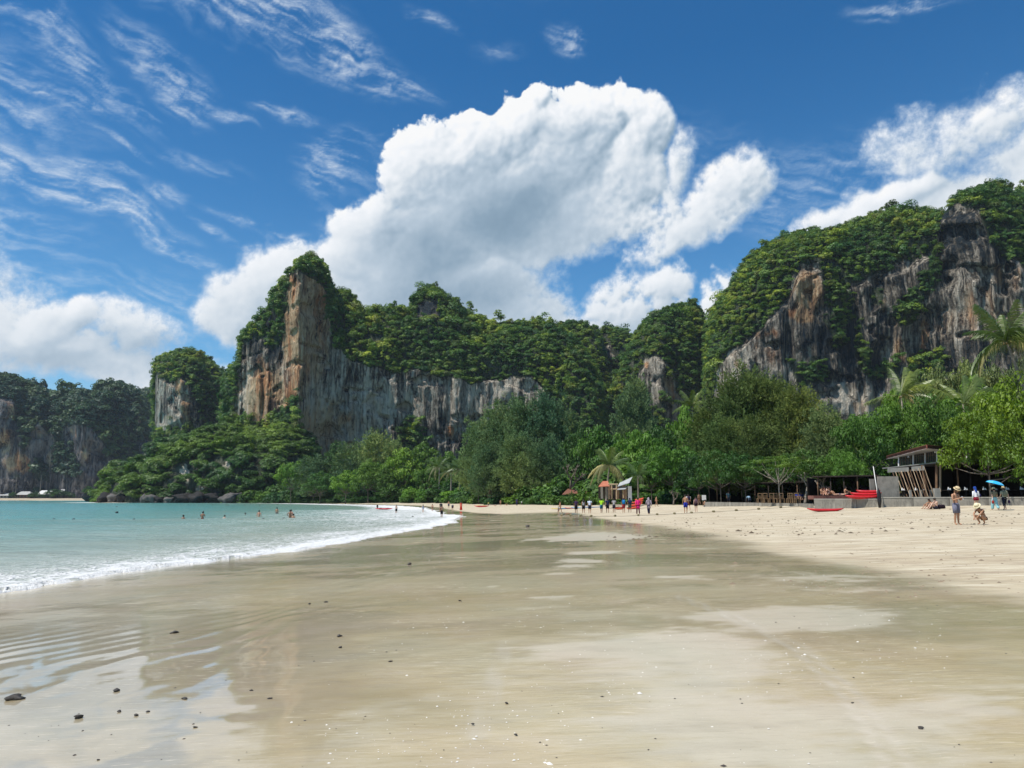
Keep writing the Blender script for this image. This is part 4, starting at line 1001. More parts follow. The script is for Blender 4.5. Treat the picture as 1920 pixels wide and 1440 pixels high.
def tree(kind, px, Y, wpx, top, label, group=None, drop=0.0, rz=None):
    global tcount
    rng = random.Random(tcount*7+3); tcount += 1
    X = pxX(px, Y); zb = gzf(X, Y)-drop; zt = pyZ(top, Y); h = max(zt-zb, 1.0); w = wpx/F_PX*Y/2*1.08
    v = TREES[kind][tcount % len(TREES[kind])]
    o = empty(KN[kind], (X, Y, zb-.1), rng.uniform(0, 6.28) if rz is None else rz)
    o.scale = (w, w, h)
    tag(o, label, 'shrub' if 'shrub' in kind else 'tree', group)
    obj('trunk', v[1], o); obj('crown', v[0], o)
    return o
G1 = 'trees lining the far end of the beach'
for a in [
 ('far_broad',545,352,60,868,'rounded green tree where the headland meets the far sand'),
 ('far_casuarina',588,345,78,862,'grey-green casuarina at the foot of the orange pillar'),
 ('far_dark',628,350,60,846,'dark broadleaf between the first two casuarinas of the far row'),
 ('far_casuarina',660,330,78,838,'broad feathery casuarina left of the tallest one in the far row'),
 ('far_casuarina',702,322,72,818,'tallest casuarina of the row at the far beach'),
 ('far_casuarina',738,318,60,836,'slim casuarina right of the tallest one in the far row'),
 ('far_dark',690,300,66,872,'low dark tree standing before the tallest far casuarina'),
 ('far_broad',758,300,76,850,'flat-topped green tree left of the palms on the far beach'),
 ('far_dark',792,300,76,846,'dark green tree rising behind the flat-topped one'),
 ('far_broad',800,282,60,878,'fresh green low tree just left of the beach palms'),
 ('far_broad',842,282,66,856,'green tree directly behind the group of beach palms'),
 ('far_dark',872,270,52,868,'dark tree squeezed between palms and the great casuarina clump'),
 ('far_dark',600,322,60,892,'small dark tree at the sand edge, leftmost of the far row'),
 ('far_broad',648,305,56,888,'small green tree at the sand edge below the feathery casuarina'),
 ('far_dark',724,296,50,886,'small shadowy tree at the sand edge left of the lime shrubs')]: tree(*a, G1)
G2 = 'casuarinas of the big clump in mid picture'
for a in [
 ('casuarina',897,205,74,806,'leftmost and lowest casuarina of the big pale clump'),
 ('casuarina',938,200,96,778,'casuarina forming the left shoulder of the big clump'),
 ('casuarina',985,196,100,768,'bushy casuarina at the centre of the big clump'),
 ('casuarina',1030,192,90,766,'highest casuarina of the big clump, right of its centre'),
 ('casuarina',1062,200,56,790,'ragged casuarina on the right edge of the big clump'),
 ('casuarina',915,186,70,842,'lower casuarina in front of the clump on its left side'),
 ('casuarina',968,182,80,828,'low grey casuarina in front of the clump centre'),
 ('casuarina',1022,178,76,834,'low grey casuarina with dark trunk in front of the clump right side'),
 ('casuarina',1192,262,84,734,'lone pointed casuarina standing high against the green valley')]: tree(*a, G2)
G3 = 'broadleaf trees behind the walking group'
for a in [
 ('far_dark',1092,158,80,822,'dark broadleaf tree hard against the casuarina clump'),
 ('far_broad',1128,152,96,812,'wide green tree directly behind the drooping palm'),
 ('far_broad',1166,140,80,834,'green tree between the drooping palm and the grey roof'),
 ('far_broad',1205,136,96,812,'tall glossy green tree above the grey-roofed shack'),
 ('far_dark',1240,150,90,806,'dark tree in the gap behind the grey-roofed shack'),
 ('near_mid',1222,112,84,858,'low spreading green tree overhanging the orange boats'),
 ('near_mid',1262,108,92,842,'low leafy tree right of the orange boats, branches to the sand'),
 ('far_broad',1290,150,76,778,'yellowish tree just left of the olive casuarinas, with a palm above'),
 ('near_dark',1310,104,76,862,'dark leafy tree above the tattered white sign')]: tree(*a, G3)
G4 = 'olive casuarinas above the dark beach restaurant'
for a in [
 ('casuarina_olive',1338,124,104,772,'leftmost olive casuarina beside the green valley'),
 ('casuarina_olive',1392,118,124,718,'tallest olive casuarina, its top against the cliff foot'),
 ('casuarina_olive',1448,116,124,722,'broad olive casuarina right of the tallest one'),
 ('casuarina_olive',1502,112,104,748,'olive casuarina sloping down toward the bare-limbed tree'),
 ('casuarina_olive',1364,102,104,800,'lower olive casuarina hanging over the restaurant left end'),
 ('casuarina_olive',1428,99,110,806,'lower olive casuarina above the wooden chairs'),
 ('casuarina',1556,106,92,786,'thin greyish casuarina behind the bare-limbed tree')]: tree(*a, G4)
G5 = 'broadleaf trees on the right around the wooden bar'
for a in [
 ('near_mid',1622,92,108,790,'bright green tree left of the bar roof and above the red kayaks'),
 ('near_mid',1678,96,124,764,'full green tree directly behind the bar roof left corner'),
 ('near_dark',1742,98,130,760,'dark green tree directly behind the bar roof'),
 ('near_dark',1800,100,120,776,'shaded tree between the bar roof and the yellow-green tree'),
 ('near_mid',1600,82,66,858,'low green tree beside the concrete screen wall'),
 ('near_yellow',1858,64.5,150,770,'yellow-green tree overhanging the right end of the bar'),
 ('near_yellow',1925,67,170,722,'large yellow-green tree at the right edge above the umbrella'),
 ('near_mid',2040,66,190,690,'tall green tree just past the right edge')]: tree(*a, G5)
G6 = 'pale flowering trees on the slope below the right cliff'
for a in [
 ('pale',1728,150,86,712,'leftmost pale flowering tree beneath the cliff, beside the windblown palm'),
 ('pale',1778,152,96,694,'pale cream-topped tree on the slope, second from the left'),
 ('pale',1832,150,96,684,'highest pale flowering tree on the slope, left of the tall palm'),
 ('pale',1890,148,104,690,'pale flowering tree behind the tall palm trunk'),
 ('pale',1950,140,120,680,'pale flowering tree at the extreme right below the cliff'),
 ('far_broad',1700,140,86,742,'mid green tree below the pale flowering ones, left side'),
 ('far_dark',1142,150,60,862,'small dark tree behind the drooping palm and orange roof'),
 ('far_broad',1850,128,110,726,'mid green tree below the pale flowering ones, by the tall palm')]: tree(*a, G6)
for a in [('near_dark',1352,95,96,852,'low dark tree shading the left end of the dark restaurant'),('near_dark',1398,93,90,858,'low dark tree shading the middle of the dark restaurant'),('near_dark',1500,90,100,852,'low dark tree behind the flat almond tree and the bare trunks'),('near_mid',1572,86,80,850,'low leafy tree over the sunbathing deck')]: tree(*a, G4.replace('olive casuarinas above', 'low trees over'))
tree('flat_almond', 1462, 83, 118, 856, 'low flat-crowned almond tree with light leaves before the dark restaurant')
G7 = 'shrubs along the top of the beach'
for a in [
 ('shrub',772,272,40,917,'small lime-green shrub, leftmost of the bright ones by the palms'),
 ('shrub',802,262,40,919,'rounded lime shrub second from the left by the palms'),
 ('shrub',842,250,36,921,'lime shrub in front of the palm trunks'),
 ('shrub',864,244,40,919,'brightest and broadest lime shrub, before the green roof'),
 ('shrub',966,205,26,922,'small lime shrub under the left of the casuarina clump'),
 ('shrub',1010,190,30,923,'low lime shrub under the middle of the casuarina clump'),
 ('dark_shrub',915,222,50,917,'dull dark shrub right of the green-roofed hut'),
 ('dark_shrub',940,212,46,918,'dull dark shrub below the left shoulder of the casuarina clump'),
 ('dark_shrub',1040,180,50,918,'dull dark shrub below the right of the casuarina clump'),
 ('dark_shrub',735,292,56,912,'dark shrub left of the bright lime ones'),
 ('dark_shrub',822,258,40,913,'dark shrub wedged between two lime ones')]: tree(*a, G7)

# ---- palms: a trunk and separate fronds that share three meshes
def frond_mesh(name, mat, droop, n=34, seed=0, sweep=0):
    rng = np.random.default_rng(seed); mb = MB(); pts = []
    for i in range(9):
        t = i/8; pts.append((t*(1-.18*droop*t), sweep*t*t*.35, .42*t*(1-.35*t)-droop*.75*t*t))
    mb.tube(pts, [.016, .013, .011, .009, .008, .006, .005, .004, .002], 4)
    P_ = np.array(pts)
    for s in (-1, 1):
        for i in range(n):
            t = .10+.9*i/(n-1); p = np.array([np.interp(t, np.linspace(0, 1, 9), P_[:, k]) for k in range(3)])
            ln = .27*math.sin(math.pi*min(.97, .14+.80*t))**.7*rng.uniform(.8, 1.15)
            fw = .45+rng.normal()*.08; dn = .40+.5*rng.random()+.25*droop
            d = np.array([fw, s*(1-.25*droop)+sweep*.5, -dn]); d /= np.linalg.norm(d)
            e = p+d*ln*.5+np.array([0, 0, .02]); q_ = p+d*ln+np.array([0, 0, -.05]); w_ = np.array([.011, 0, .004])
            mb.add([p-w_*.6, p+w_*.6, e+w_, q_, e-w_], [(0, 1, 2, 4), (4, 2, 3)])
    return mb.mesh(name, mat)
FR = [frond_mesh('palm_frond', L_PALM, d, seed=i) for i, d in enumerate((.25, .6, 1.0))]
FRS = [frond_mesh('swept_palm_frond', L_PALM, d, seed=i+5, sweep=.8) for i, d in enumerate((.2, .5, .8))]
FRD = [frond_mesh('dry_palm_frond', L_PALMD, d, seed=9) for d in (1.25,)]
FRF = [frond_mesh('far_palm_frond', L_FARPALM, d, n=9, seed=i+20) for i, d in enumerate((.3, .8, 1.15))]
PALM_BARK = paint('palm_bark', (.27, .23, .18), .9, .1, .3, 5, .02)
NUT = paint('coconut', (.22, .13, .05), .6, .3)
def palm(px, Y, py_crown, L, base=None, label='', group=None, n=17, lean=(0, 0), wind=0, dry=3, far=False, seed=1, nuts=False, trunk_r=.16):
    rng = random.Random(seed)
    X, _, Zc = at(px, py_crown, Y)
    bx, by = X+lean[0], Y+lean[1]; zb = gzf(bx, by) if base is None else base
    o = empty('coconut_palm', (bx, by, zb)); tag(o, label, 'palm', group)
    h = Zc-zb; mb = MB()
    pts = [(-lean[0]*(t**1.6), -lean[1]*t, h*t-.1*(t == 0)) for t in [i/8 for i in range(9)]]
    mb.tube(pts, [trunk_r*(1.35 if i == 0 else 1.05-.05*i) for i in range(9)], 6 if far else 9)
    mb.obj('trunk', PALM_BARK, o, True)
    top = (-lean[0], -lean[1], h)
    for i in range(n):
        a = i*2.39996+rng.uniform(-.25, .25); tier = i/n
        if far: me = FRF[0 if tier < .35 else 1 if tier < .75 else 2]
        elif wind: me = FRS[0 if tier < .4 else 1 if tier < .75 else 2]
        else: me = FR[0 if tier < .3 else 1 if tier < .65 else 2]
        if i >= n-dry and not far: me = FRD[0]
        pitch = (-.85 if tier < .25 else -.35 if tier < .55 else .1)+rng.uniform(-.15, .15)
        if wind: a = math.atan2(math.sin(a)*.8, math.cos(a)+wind*.9)
        f = obj('frond', me, o, top, (rng.uniform(-.3, .3), pitch, a), L*rng.uniform(.85, 1.12))
    if nuts:
        for i in range(6):
            a = i*1.05; mbn = MB(); mbn.tube([(0, 0, -.13), (0, 0, -.08), (0, 0, .03), (0, 0, .12)], [.03, .10, .12, .04], 7); mbn.obj('coconut', NUT, o, True, loc=(top[0]+.28*math.cos(a), top[1]+.28*math.sin(a), top[2]-.25))
    return o
GP = 'coconut palms by the beach'
palm(1887, 76, 640, 4.6, label='tall coconut palm leaning in at the right edge, fronds spread against the cliff', group=GP, lean=(3.4, 1), dry=3, n=19, seed=3, nuts=True, wind=0, trunk_r=.2)
palm(1690, 112, 742, 5.0, label='windblown palm rising behind the green trees left of the bar', group=GP, wind=1, dry=2, n=16, seed=4, nuts=True)
palm(1806, 108, 758, 5.2, label='windblown palm half hidden behind the tree right of the bar roof', group=GP, wind=1, dry=0, n=15, seed=5)
palm(1143, 112, 874, 3.4, label='drooping palm with pale fronds beside the timber shack', group=GP, dry=9, n=18, seed=6, lean=(-.6, 0))
palm(1298, 160, 762, 4.6, label='small palm head peeping over the trees left of the olive casuarinas', group=GP, dry=1, n=14, seed=7)
palm(824, 262, 876, 5.0, label='palm with pale trunk, leftmost of the group by the lime shrubs', group=GP, dry=3, n=15, seed=8, trunk_r=.3)
palm(846, 256, 886, 4.6, label='short palm in the middle of the group by the lime shrubs', group=GP, dry=3, n=15, seed=9, trunk_r=.3)
palm(862, 250, 880, 4.8, label='palm rightmost of the group by the lime shrubs', group=GP, dry=4, n=15, seed=10, trunk_r=.3)
palm(1196, 108, 892, 2.4, label='small palm hanging over the grey roof of the shack', group=GP, dry=2, n=12, seed=11)
GF = 'palms of the grove on the distant shore'
rng_ = random.Random(5)
ORD = 'first second third fourth fifth sixth seventh eighth ninth tenth eleventh twelfth thirteenth fourteenth fifteenth sixteenth seventeenth eighteenth nineteenth twentieth twenty-first twenty-second'.split()
fpx = [4,14,24,32,41,50,60,69,78,88,97,107,116,126,134,143,152,160,171,180,190,198]
for i, p_ in enumerate(fpx):
    Yp = 945+rng_.uniform(-8, 28)
    palm(p_, Yp, 893+rng_.uniform(-6, 8), 6.5, base=2.5, label=ORD[i]+' slender palm from the left in the grove on the distant shore', group=GF, far=True, n=12, seed=30+i, trunk_r=.55)

# ---- fill: the woods behind, seen as one mass
def woods(name, label, region, dens, zoff, csize, coll, seed, thin=1.0, stretch=1.0):
    rng = np.random.default_rng(seed); x0, x1, y0, y1, poly = region
    n = int((x1-x0)*(y1-y0)*dens); x = rng.uniform(x0, x1, n); y = rng.uniform(y0, y1, n)
    k = in_poly(x, y, np.array(poly)); x, y = x[k], y[k]
    ins = in_poly(x, y, BACKP); d = seg_dist(x, y, VEGLINE); x, y, d = x[ins], y[ins], d[ins]
    z = gz(x, y)+np.clip(d-12, 0, 400)*np.where(y < 520, .05, .02)+zoff[0]+(zoff[1]-zoff[0])*rng.random(len(x))*np.clip(d/22, .12, 1)
    s = rng.uniform(*csize, len(x))
    o = scatter(name, np.stack([x, y, z], -1), np.stack([s, s, s*stretch], -1), coll, rng)
    tag(o, label, 'woods', kind='stuff'); return o
S_WOOD = src_set('wood_clump', L_DARK, 5, env=(.9, .9, .6), nclump=12, per=40, cr=.42, leaf=.16, flat=.7, low=-.3)
woods('beach_woods', 'dark mixed woodland filling the ground between the beach and the cliffs', (-70, 330, 100, 400,
    [(-60,330),(-20,262),(5,170),(12,140),(22,122),(30,108),(60,104),(300,100),(330,380),(0,400),(-60,400)]), .035, (1.0, 9.5), (3.0, 5.5), S_WOOD, 61)
woods('undergrowth', 'dense dark undergrowth at the back of the beach below the trees', (-190, 60, 96, 430,
    [(-190,430),(-190,410),(-92,347),(-25,258),(-6,194),(8,146),(15,121),(20,112),(30,112),(30,160),(0,300),(-60,420)]), .16, (.3, 2.6), (1.2, 2.4), S_WOOD, 62)
woods('headland_woods', 'green woods between the far casuarinas and the cliff foot', (-150, 10, 335, 470,
    [(-150,395),(-60,330),(-10,280),(10,300),(10,470),(-150,470)]), .04, (1.0, 10), (3.5, 6), S_WOOD, 63)
woods('distant_woods', 'strip of woods behind the distant beach houses', (-1500, -290, 925, 1010,
    [(-1500,945),(-290,945),(-290,1010),(-1500,1010)]), .012, (1.0, 18), (6, 10), S_FAR, 64)
# ================================================================= buildings, walls and beach gear
CONC = paint('concrete', (.27, .25, .21), .9, .2, .25, 1.6, .02, dirt=.9)
CONC_L = paint('pale_concrete', (.36, .34, .29), .9, .2, .12, 2, .02, dirt=.45)
WOOD_R = paint('red_brown_timber', (.22, .075, .05), .7, .3, .25, 3, .01)
WOOD_B = paint('brown_timber', (.16, .095, .055), .8, .2, .3, 4, .01)
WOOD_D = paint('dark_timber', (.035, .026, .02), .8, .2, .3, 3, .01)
WOOD_P = paint('pale_timber', (.42, .31, .20), .8, .2, .2, 4, .01)
WHITE = paint('white_paint', (.72, .70, .66), .6, .3, .08, 3)
GREYP = paint('grey_board', (.24, .23, .20), .8, .2, .15, 2)
GLASS = paint('dark_glass', (.03, .035, .04), .08, .6, .3, 2)
BLACK = paint('black_plastic', (.015, .015, .017), .5, .4)
REDK = paint('red_kayak_plastic', (.55, .018, .022), .35, .5, .15, 2)
ORNG = paint('orange_plastic', (.60, .09, .03), .38, .5, .2, 2)
YELK = paint('yellow_plastic', (.72, .45, .04), .4, .5, .1, 2)
TILE = paint('orange_roof_tile', (.46, .16, .09), .85, .2, .3, 3)
TIN = paint('grey_tin', (.42, .42, .40), .6, .4, .2, 2, dirt=.5)
GREENR = paint('green_roof', (.20, .42, .26), .7, .3, .2, 1)
BLUEP = paint('blue_plastic', (.03, .10, .42), .4, .4)
ROPE = paint('rope', (.30, .26, .20), .9, .1)
ROCKD = paint('dark_sea_rock', (.028, .026, .024), .85, .2, .5, .8, .1)
ROCKG = paint('grey_sea_rock', (.12, .11, .10), .85, .2, .4, .8, .1)

def strip_wall(name, label, pts, h, t, mat, seg=2.4, capw=0, base_drop=.4):
    o = empty(name, (pts[0][0], pts[0][1], 0)); tag(o, label, 'wall')
    for (x0, y0, z0), (x1, y1, z1) in zip(pts[:-1], pts[1:]):
        L = math.hypot(x1-x0, y1-y0); n = max(1, round(L/seg)); a = math.atan2(y1-y0, x1-x0)
        for i in range(n):
            f0 = i/n; f1 = (i+1)/n; fm = (f0+f1)/2
            cx, cy, z = x0+(x1-x0)*fm, y0+(y1-y0)*fm, z0+(z1-z0)*fm
            mb = MB(); mb.box((0, 0, (h-base_drop)/2), (L/n-.02, t, h+base_drop))
            mb.obj('wall_panel', mat, o, loc=(cx-pts[0][0]+random.Random(i).uniform(-.01, .01), cy-pts[0][1], z), rot=(0, 0, a))
            if capw:
                mb = MB(); mb.box((0, 0, h+.045), (L/n-.01, t+capw, .09)); mb.obj('coping', CONC_L, o, loc=(cx-pts[0][0], cy-pts[0][1], z), rot=(0, 0, a))
    return o
def wpt(px, py, Y): return at(px, py, Y)
w0 = [(pxX(1527, 70.5), 70.5), (pxX(1648, 67.2), 67.2)]
w1 = [(pxX(1648, 66.9), 66.9), (pxX(1780, 64.4), 64.4), (pxX(1930, 61.8), 61.8), (pxX(2150, 58), 58)]
zt_ = lambda p: gzf(*p)
strip_wall('seawall', 'pale stained concrete seawall under the bar, running to the right edge', [(x, y, .92) for x, y in w1], .74, .35, CONC, 2.6, .06)
strip_wall('seawall', 'short grey seawall stretch behind the red kayak lying on the sand', [(x, y, .92) for x, y in w0], .60, .4, CONC, 1.6, .04)
strip_wall('low_wall', 'low concrete kerb wall in front of the dark restaurant chairs', [(pxX(1322, 90), 90, .95), (pxX(1400, 84), 84, .9), (pxX(1500, 77), 77, .86), (pxX(1522, 72.5), 72.5, .84)], .30, .3, CONC, 2.4)
# terrace fill behind the walls
mb = MB(); mb.prism([(pxX(1527, 70.9)+.2, 70.9), (pxX(1648, 67.5), 67.5), (pxX(1780, 64.9), 64.9), (pxX(1930, 62.3), 62.3), (pxX(2150, 58.6), 58.6), (78, 72), (60, 84), (36, 84)], .2, 1.58)
tag(mb.obj('terrace', paint('terrace_floor', (.10, .085, .07), .9, .1, .3, 1), None), kind='structure')
# concrete screen wall beside the bar, flag pole
mb = MB(); mb.box((0, 0, 1.0), (1.75, .18, 2.0)); o = mb.obj('screen_wall', CONC, None, loc=(pxX(1667, 68.6), 68.6, 1.56), rot=(0, 0, R(-8))); tag(o, 'square grey concrete screen wall between red kayaks and bar poles', 'wall')
mb = MB(); mb.box((0, 0, .9), (.42, .16, 1.8)); o = mb.obj('screen_wall', CONC, None, loc=(pxX(1637, 69.4), 69.4, 1.56)); tag(o, 'narrow concrete post wall behind the flag pole', 'wall')
o = empty('flag_pole', (pxX(1645, 66.2), 66.2, .85)); tag(o, 'leaning pale flag pole with a furled dark flag by the seawall', 'flag pole')
mb = MB(); mb.tube([(.1, 0, -.2), (.02, 0, 1.5), (-.16, 0, 3.5)], [.05, .045, .03], 8); mb.obj('pole', WHITE, o, True)
mb = MB(); mb.tube([(.12, -.06, .0), (.14, -.07, .6), (.13, -.07, 1.2), (.06, -.06, 1.7)], [(.10, .07), (.19, .12), (.17, .1), (.05, .05)], 8); mb.obj('furled_flag', BLACK, o, True)

# ---- the raised wooden bar
BAR = empty('beach_bar', (pxX(1757, 68.5), 68.5, 1.58)); tag(BAR, 'two-storey timber beach bar with red fascia roof and slanted pole screen', 'bar')
bx0, by0, bz0 = BAR.location
def bl(px, py, Y): p = at(px, py, Y); return (p[0]-bx0, p[1]-by0, p[2]-bz0)
def slab(poly, th):
    """poly: 3-D corner points of the lower face; extruded upward"""
    V = list(poly)+[(x, y, z_+th) for x, y, z_ in poly]; n = len(poly)
    return MB().add(V, [tuple(range(n))[::-1], tuple(range(n, 2*n))]+[(i, (i+1) % n, n+(i+1) % n, n+i) for i in range(n)])
rf = [bl(1738, 841, 66.6), bl(1800, 847, 69), bl(1822, 853, 80), bl(1662, 861, 79)]
slab([(x, y, z_) for x, y, z_ in rf], .05).obj('soffit', WHITE, BAR)
# fascia boards on the outline, a hair proud of the roof
def board(a, b, h, t, z_off=0, ov=.0):
    a = Vector(a); b = Vector(b); d = b-a; n_ = Vector((d.y, -d.x, 0)).normalized()*t
    lo = Vector((0, 0, z_off)); hi = Vector((0, 0, z_off+h))
    return MB().add([a+lo, b+lo, b+lo+n_, a+lo+n_, a+hi, b+hi, b+hi+n_, a+hi+n_], [(0,1,2,3)[::-1], (4,5,6,7), (0,1,5,4), (1,2,6,5), (2,3,7,6), (3,0,4,7)])
for a_, b_ in zip(rf, rf[1:]+rf[:1]): board(b_, a_, .34, .05, .0).obj('fascia_board', WOOD_R, BAR)
slab([(x, y, z_+.06) for x, y, z_ in rf], .24).obj('roof_deck', WOOD_D, BAR)
cF, cB, cR = (1757, 68.5), (1684, 76.5), (1815, 70.5)
def upright(px, Y, pyt, pyb, w, mat, name, px2=None, Y2=None):
    a, b = bl(px, pyb, Y), bl(px2 or px, pyt, Y2 or Y); mb = MB(); mb.tube([a, b], [w, w], 4 if name != 'pole' else 8); return mb.obj(name, mat, BAR)
# upper windows: four posts, three panes on the left face, vertical slats on the front
def lerp(a, b, t): return a+(b-a)*t
for t in (0, .31, .62, 1): upright(lerp(1757, 1685, t), lerp(68.5, 76, t), lerp(842, 856, t), lerp(866, 874, t), .075, WHITE, 'window_post')
for k in range(3):
    t0, t1 = (0, .31, .62)[k], (.31, .62, 1)[k]; P4 = []
    for t, w_ in ((t0+.015, 0), (t1-.015, 0)):
        P4.append((bl(lerp(1757, 1685, t), lerp(844, 857, t), lerp(68.55, 76.05, t)), bl(lerp(1757, 1685, t), lerp(865, 873, t), lerp(68.55, 76.05, t))))
    f = MB().add([P4[0][1], P4[1][1], P4[1][0], P4[0][0]]+[(x+.05, y+.03, z_) for x, y, z_ in (P4[0][1], P4[1][1], P4[1][0], P4[0][0])], [(0,1,2,3), (7,6,5,4), (0,4,5,1), (1,5,6,2), (2,6,7,3), (3,7,4,0)]).obj('window_pane', GLASS, BAR)
    for j in range(5):
        u = (j+.5)/5; a = [lerp(P4[0][1][i], P4[1][1][i], u) for i in range(3)]; b = [lerp(P4[0][0][i], P4[1][0][i], u) for i in range(3)]
        mb = MB(); mb.tube([(a[0]-.04, a[1]-.02, a[2]), (b[0]-.04, b[1]-.02, b[2])], [.022, .022], 4); mb.obj('mullion', WOOD_B, BAR)
for k in range(9):
    t = k/8; upright(lerp(1764, 1812, t), lerp(68.7, 70.4, t), lerp(845, 850, t), 867, .05 if k % 4 else .08, WOOD_B if k % 4 else WHITE, 'slat')
a, b, c, d = bl(1764, 845, 68.9), bl(1812, 850, 70.6), bl(1812, 867, 70.6), bl(1764, 867, 68.9)
MB().add([d, c, b, a]+[(x+.02, y+.08, z_) for x, y, z_ in (d, c, b, a)], [(0,1,2,3), (7,6,5,4), (0,4,5,1), (1,5,6,2), (2,6,7,3), (3,7,4,0)]).obj('slat_backing', WOOD_D, BAR)
fl = [bl(1760, 868, 67.2), bl(1826, 869, 69), bl(1832, 872, 78), bl(1654, 879, 77.5)]
slab(fl, .10).obj('upper_floor', GREYP, BAR)
# lit small lamps under the soffit are left as unlit spots
for px, py, Y in ((1753, 846, 67.9), (1703, 855, 72.5)):
    p = bl(px, py, Y); mb = MB(); mb.tube([(p[0], p[1], p[2]), (p[0], p[1]-.02, p[2]-.14)], [.05, .08], 8); mb.obj('spot_lamp', WHITE, BAR, True)
# boards under the floor
for (p0, p1, Y0, Y1, t0, t1, b0, b1) in ((1664, 1704, 75.5, 70.5, 878, 876, 886, 884), (1709, 1733, 70, 67.6, 875, 873, 883, 882)):
    A = [bl(p0, b0, Y0), bl(p1, b1, Y1), bl(p1, t1, Y1), bl(p0, t0, Y0)]
    MB().add(A+[(x+.05, y+.06, z_) for x, y, z_ in A], [(0,1,2,3), (7,6,5,4), (0,4,5,1), (1,5,6,2), (2,6,7,3), (3,7,4,0)]).obj('sign_board', GREYP, BAR)
for k in range(12):
    t = k/11; upright(lerp(1690, 1752, t), lerp(70.5, 66.9, t), lerp(886, 876, t), 932, .030, WOOD_P if k % 2 else WOOD_B, 'screen_pole', lerp(1674, 1733, t), lerp(74, 67.2, t))
for k in range(4):
    t = k/3; upright(lerp(1712, 1755, t), lerp(70.8, 67.6, t), lerp(880, 874, t), 932, .045, WOOD_B, 'brace_pole', lerp(1686, 1728, t), lerp(74, 68, t))
upright(1756, 67.4, 872, 922, .12, WOOD_B, 'column'); upright(1763, 68.2, 870, 922, .10, WOOD_P, 'column'); upright(1738, 68, 872, 932, .10, WOOD_B, 'column', 1729)
upright(1820, 70, 870, 926, .12, WOOD_D, 'column')
mb = MB(); p = bl(1757, 930, 67); mb.box((p[0], p[1], p[2]+.28), (.5, .3, .75)); mb.obj('plinth', CONC_L, BAR)
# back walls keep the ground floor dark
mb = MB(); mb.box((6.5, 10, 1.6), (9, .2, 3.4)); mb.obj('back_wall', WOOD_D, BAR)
for px in (1707, 1727, 1745): p = bl(px, 926, 69); mb = MB(); mb.box((p[0], p[1], p[2]+.0), (.16, .16, .7)); mb.obj('terrace_post', CONC_L, BAR)

# ---- restaurants in the shade: posts, with roof and dark rear wall added to blacken the inside
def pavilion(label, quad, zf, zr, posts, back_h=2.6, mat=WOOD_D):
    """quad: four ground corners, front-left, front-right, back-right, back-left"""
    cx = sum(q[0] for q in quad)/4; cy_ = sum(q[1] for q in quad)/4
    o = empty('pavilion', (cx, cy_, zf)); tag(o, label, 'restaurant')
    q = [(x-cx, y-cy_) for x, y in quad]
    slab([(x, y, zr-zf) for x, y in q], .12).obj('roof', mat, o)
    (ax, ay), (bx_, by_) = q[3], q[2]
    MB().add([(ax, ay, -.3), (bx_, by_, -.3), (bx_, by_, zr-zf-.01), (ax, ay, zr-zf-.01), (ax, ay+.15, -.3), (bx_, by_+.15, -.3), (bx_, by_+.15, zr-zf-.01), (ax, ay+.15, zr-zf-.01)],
        [(0,1,2,3), (7,6,5,4), (0,4,5,1), (1,5,6,2), (2,6,7,3), (3,7,4,0)]).obj('added_rear_wall', WOOD_D, o)
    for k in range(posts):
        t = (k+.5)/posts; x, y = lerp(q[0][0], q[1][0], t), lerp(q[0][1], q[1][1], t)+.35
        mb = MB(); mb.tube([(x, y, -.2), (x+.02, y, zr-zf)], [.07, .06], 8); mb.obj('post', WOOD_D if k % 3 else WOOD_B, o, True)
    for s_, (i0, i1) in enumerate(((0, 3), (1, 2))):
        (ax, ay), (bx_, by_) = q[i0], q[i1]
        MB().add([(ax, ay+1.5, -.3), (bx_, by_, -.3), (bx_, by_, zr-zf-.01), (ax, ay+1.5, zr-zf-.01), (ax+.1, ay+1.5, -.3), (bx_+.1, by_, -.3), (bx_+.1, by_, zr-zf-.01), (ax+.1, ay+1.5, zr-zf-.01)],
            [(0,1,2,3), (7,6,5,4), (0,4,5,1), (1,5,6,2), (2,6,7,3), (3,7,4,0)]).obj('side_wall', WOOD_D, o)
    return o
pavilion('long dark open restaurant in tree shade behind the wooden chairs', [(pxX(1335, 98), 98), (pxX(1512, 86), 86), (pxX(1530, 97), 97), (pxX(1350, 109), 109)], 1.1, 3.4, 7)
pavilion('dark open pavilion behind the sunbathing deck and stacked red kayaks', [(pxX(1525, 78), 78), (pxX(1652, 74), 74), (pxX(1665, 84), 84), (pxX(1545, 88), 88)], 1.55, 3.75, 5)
pavilion('shaded restaurant with white napkin tables at the right edge', [(pxX(1775, 68.5), 68.5), (pxX(2080, 62.5), 62.5), (pxX(2060, 74), 74), (pxX(1790, 79), 79)], 1.58, 4.55, 5)
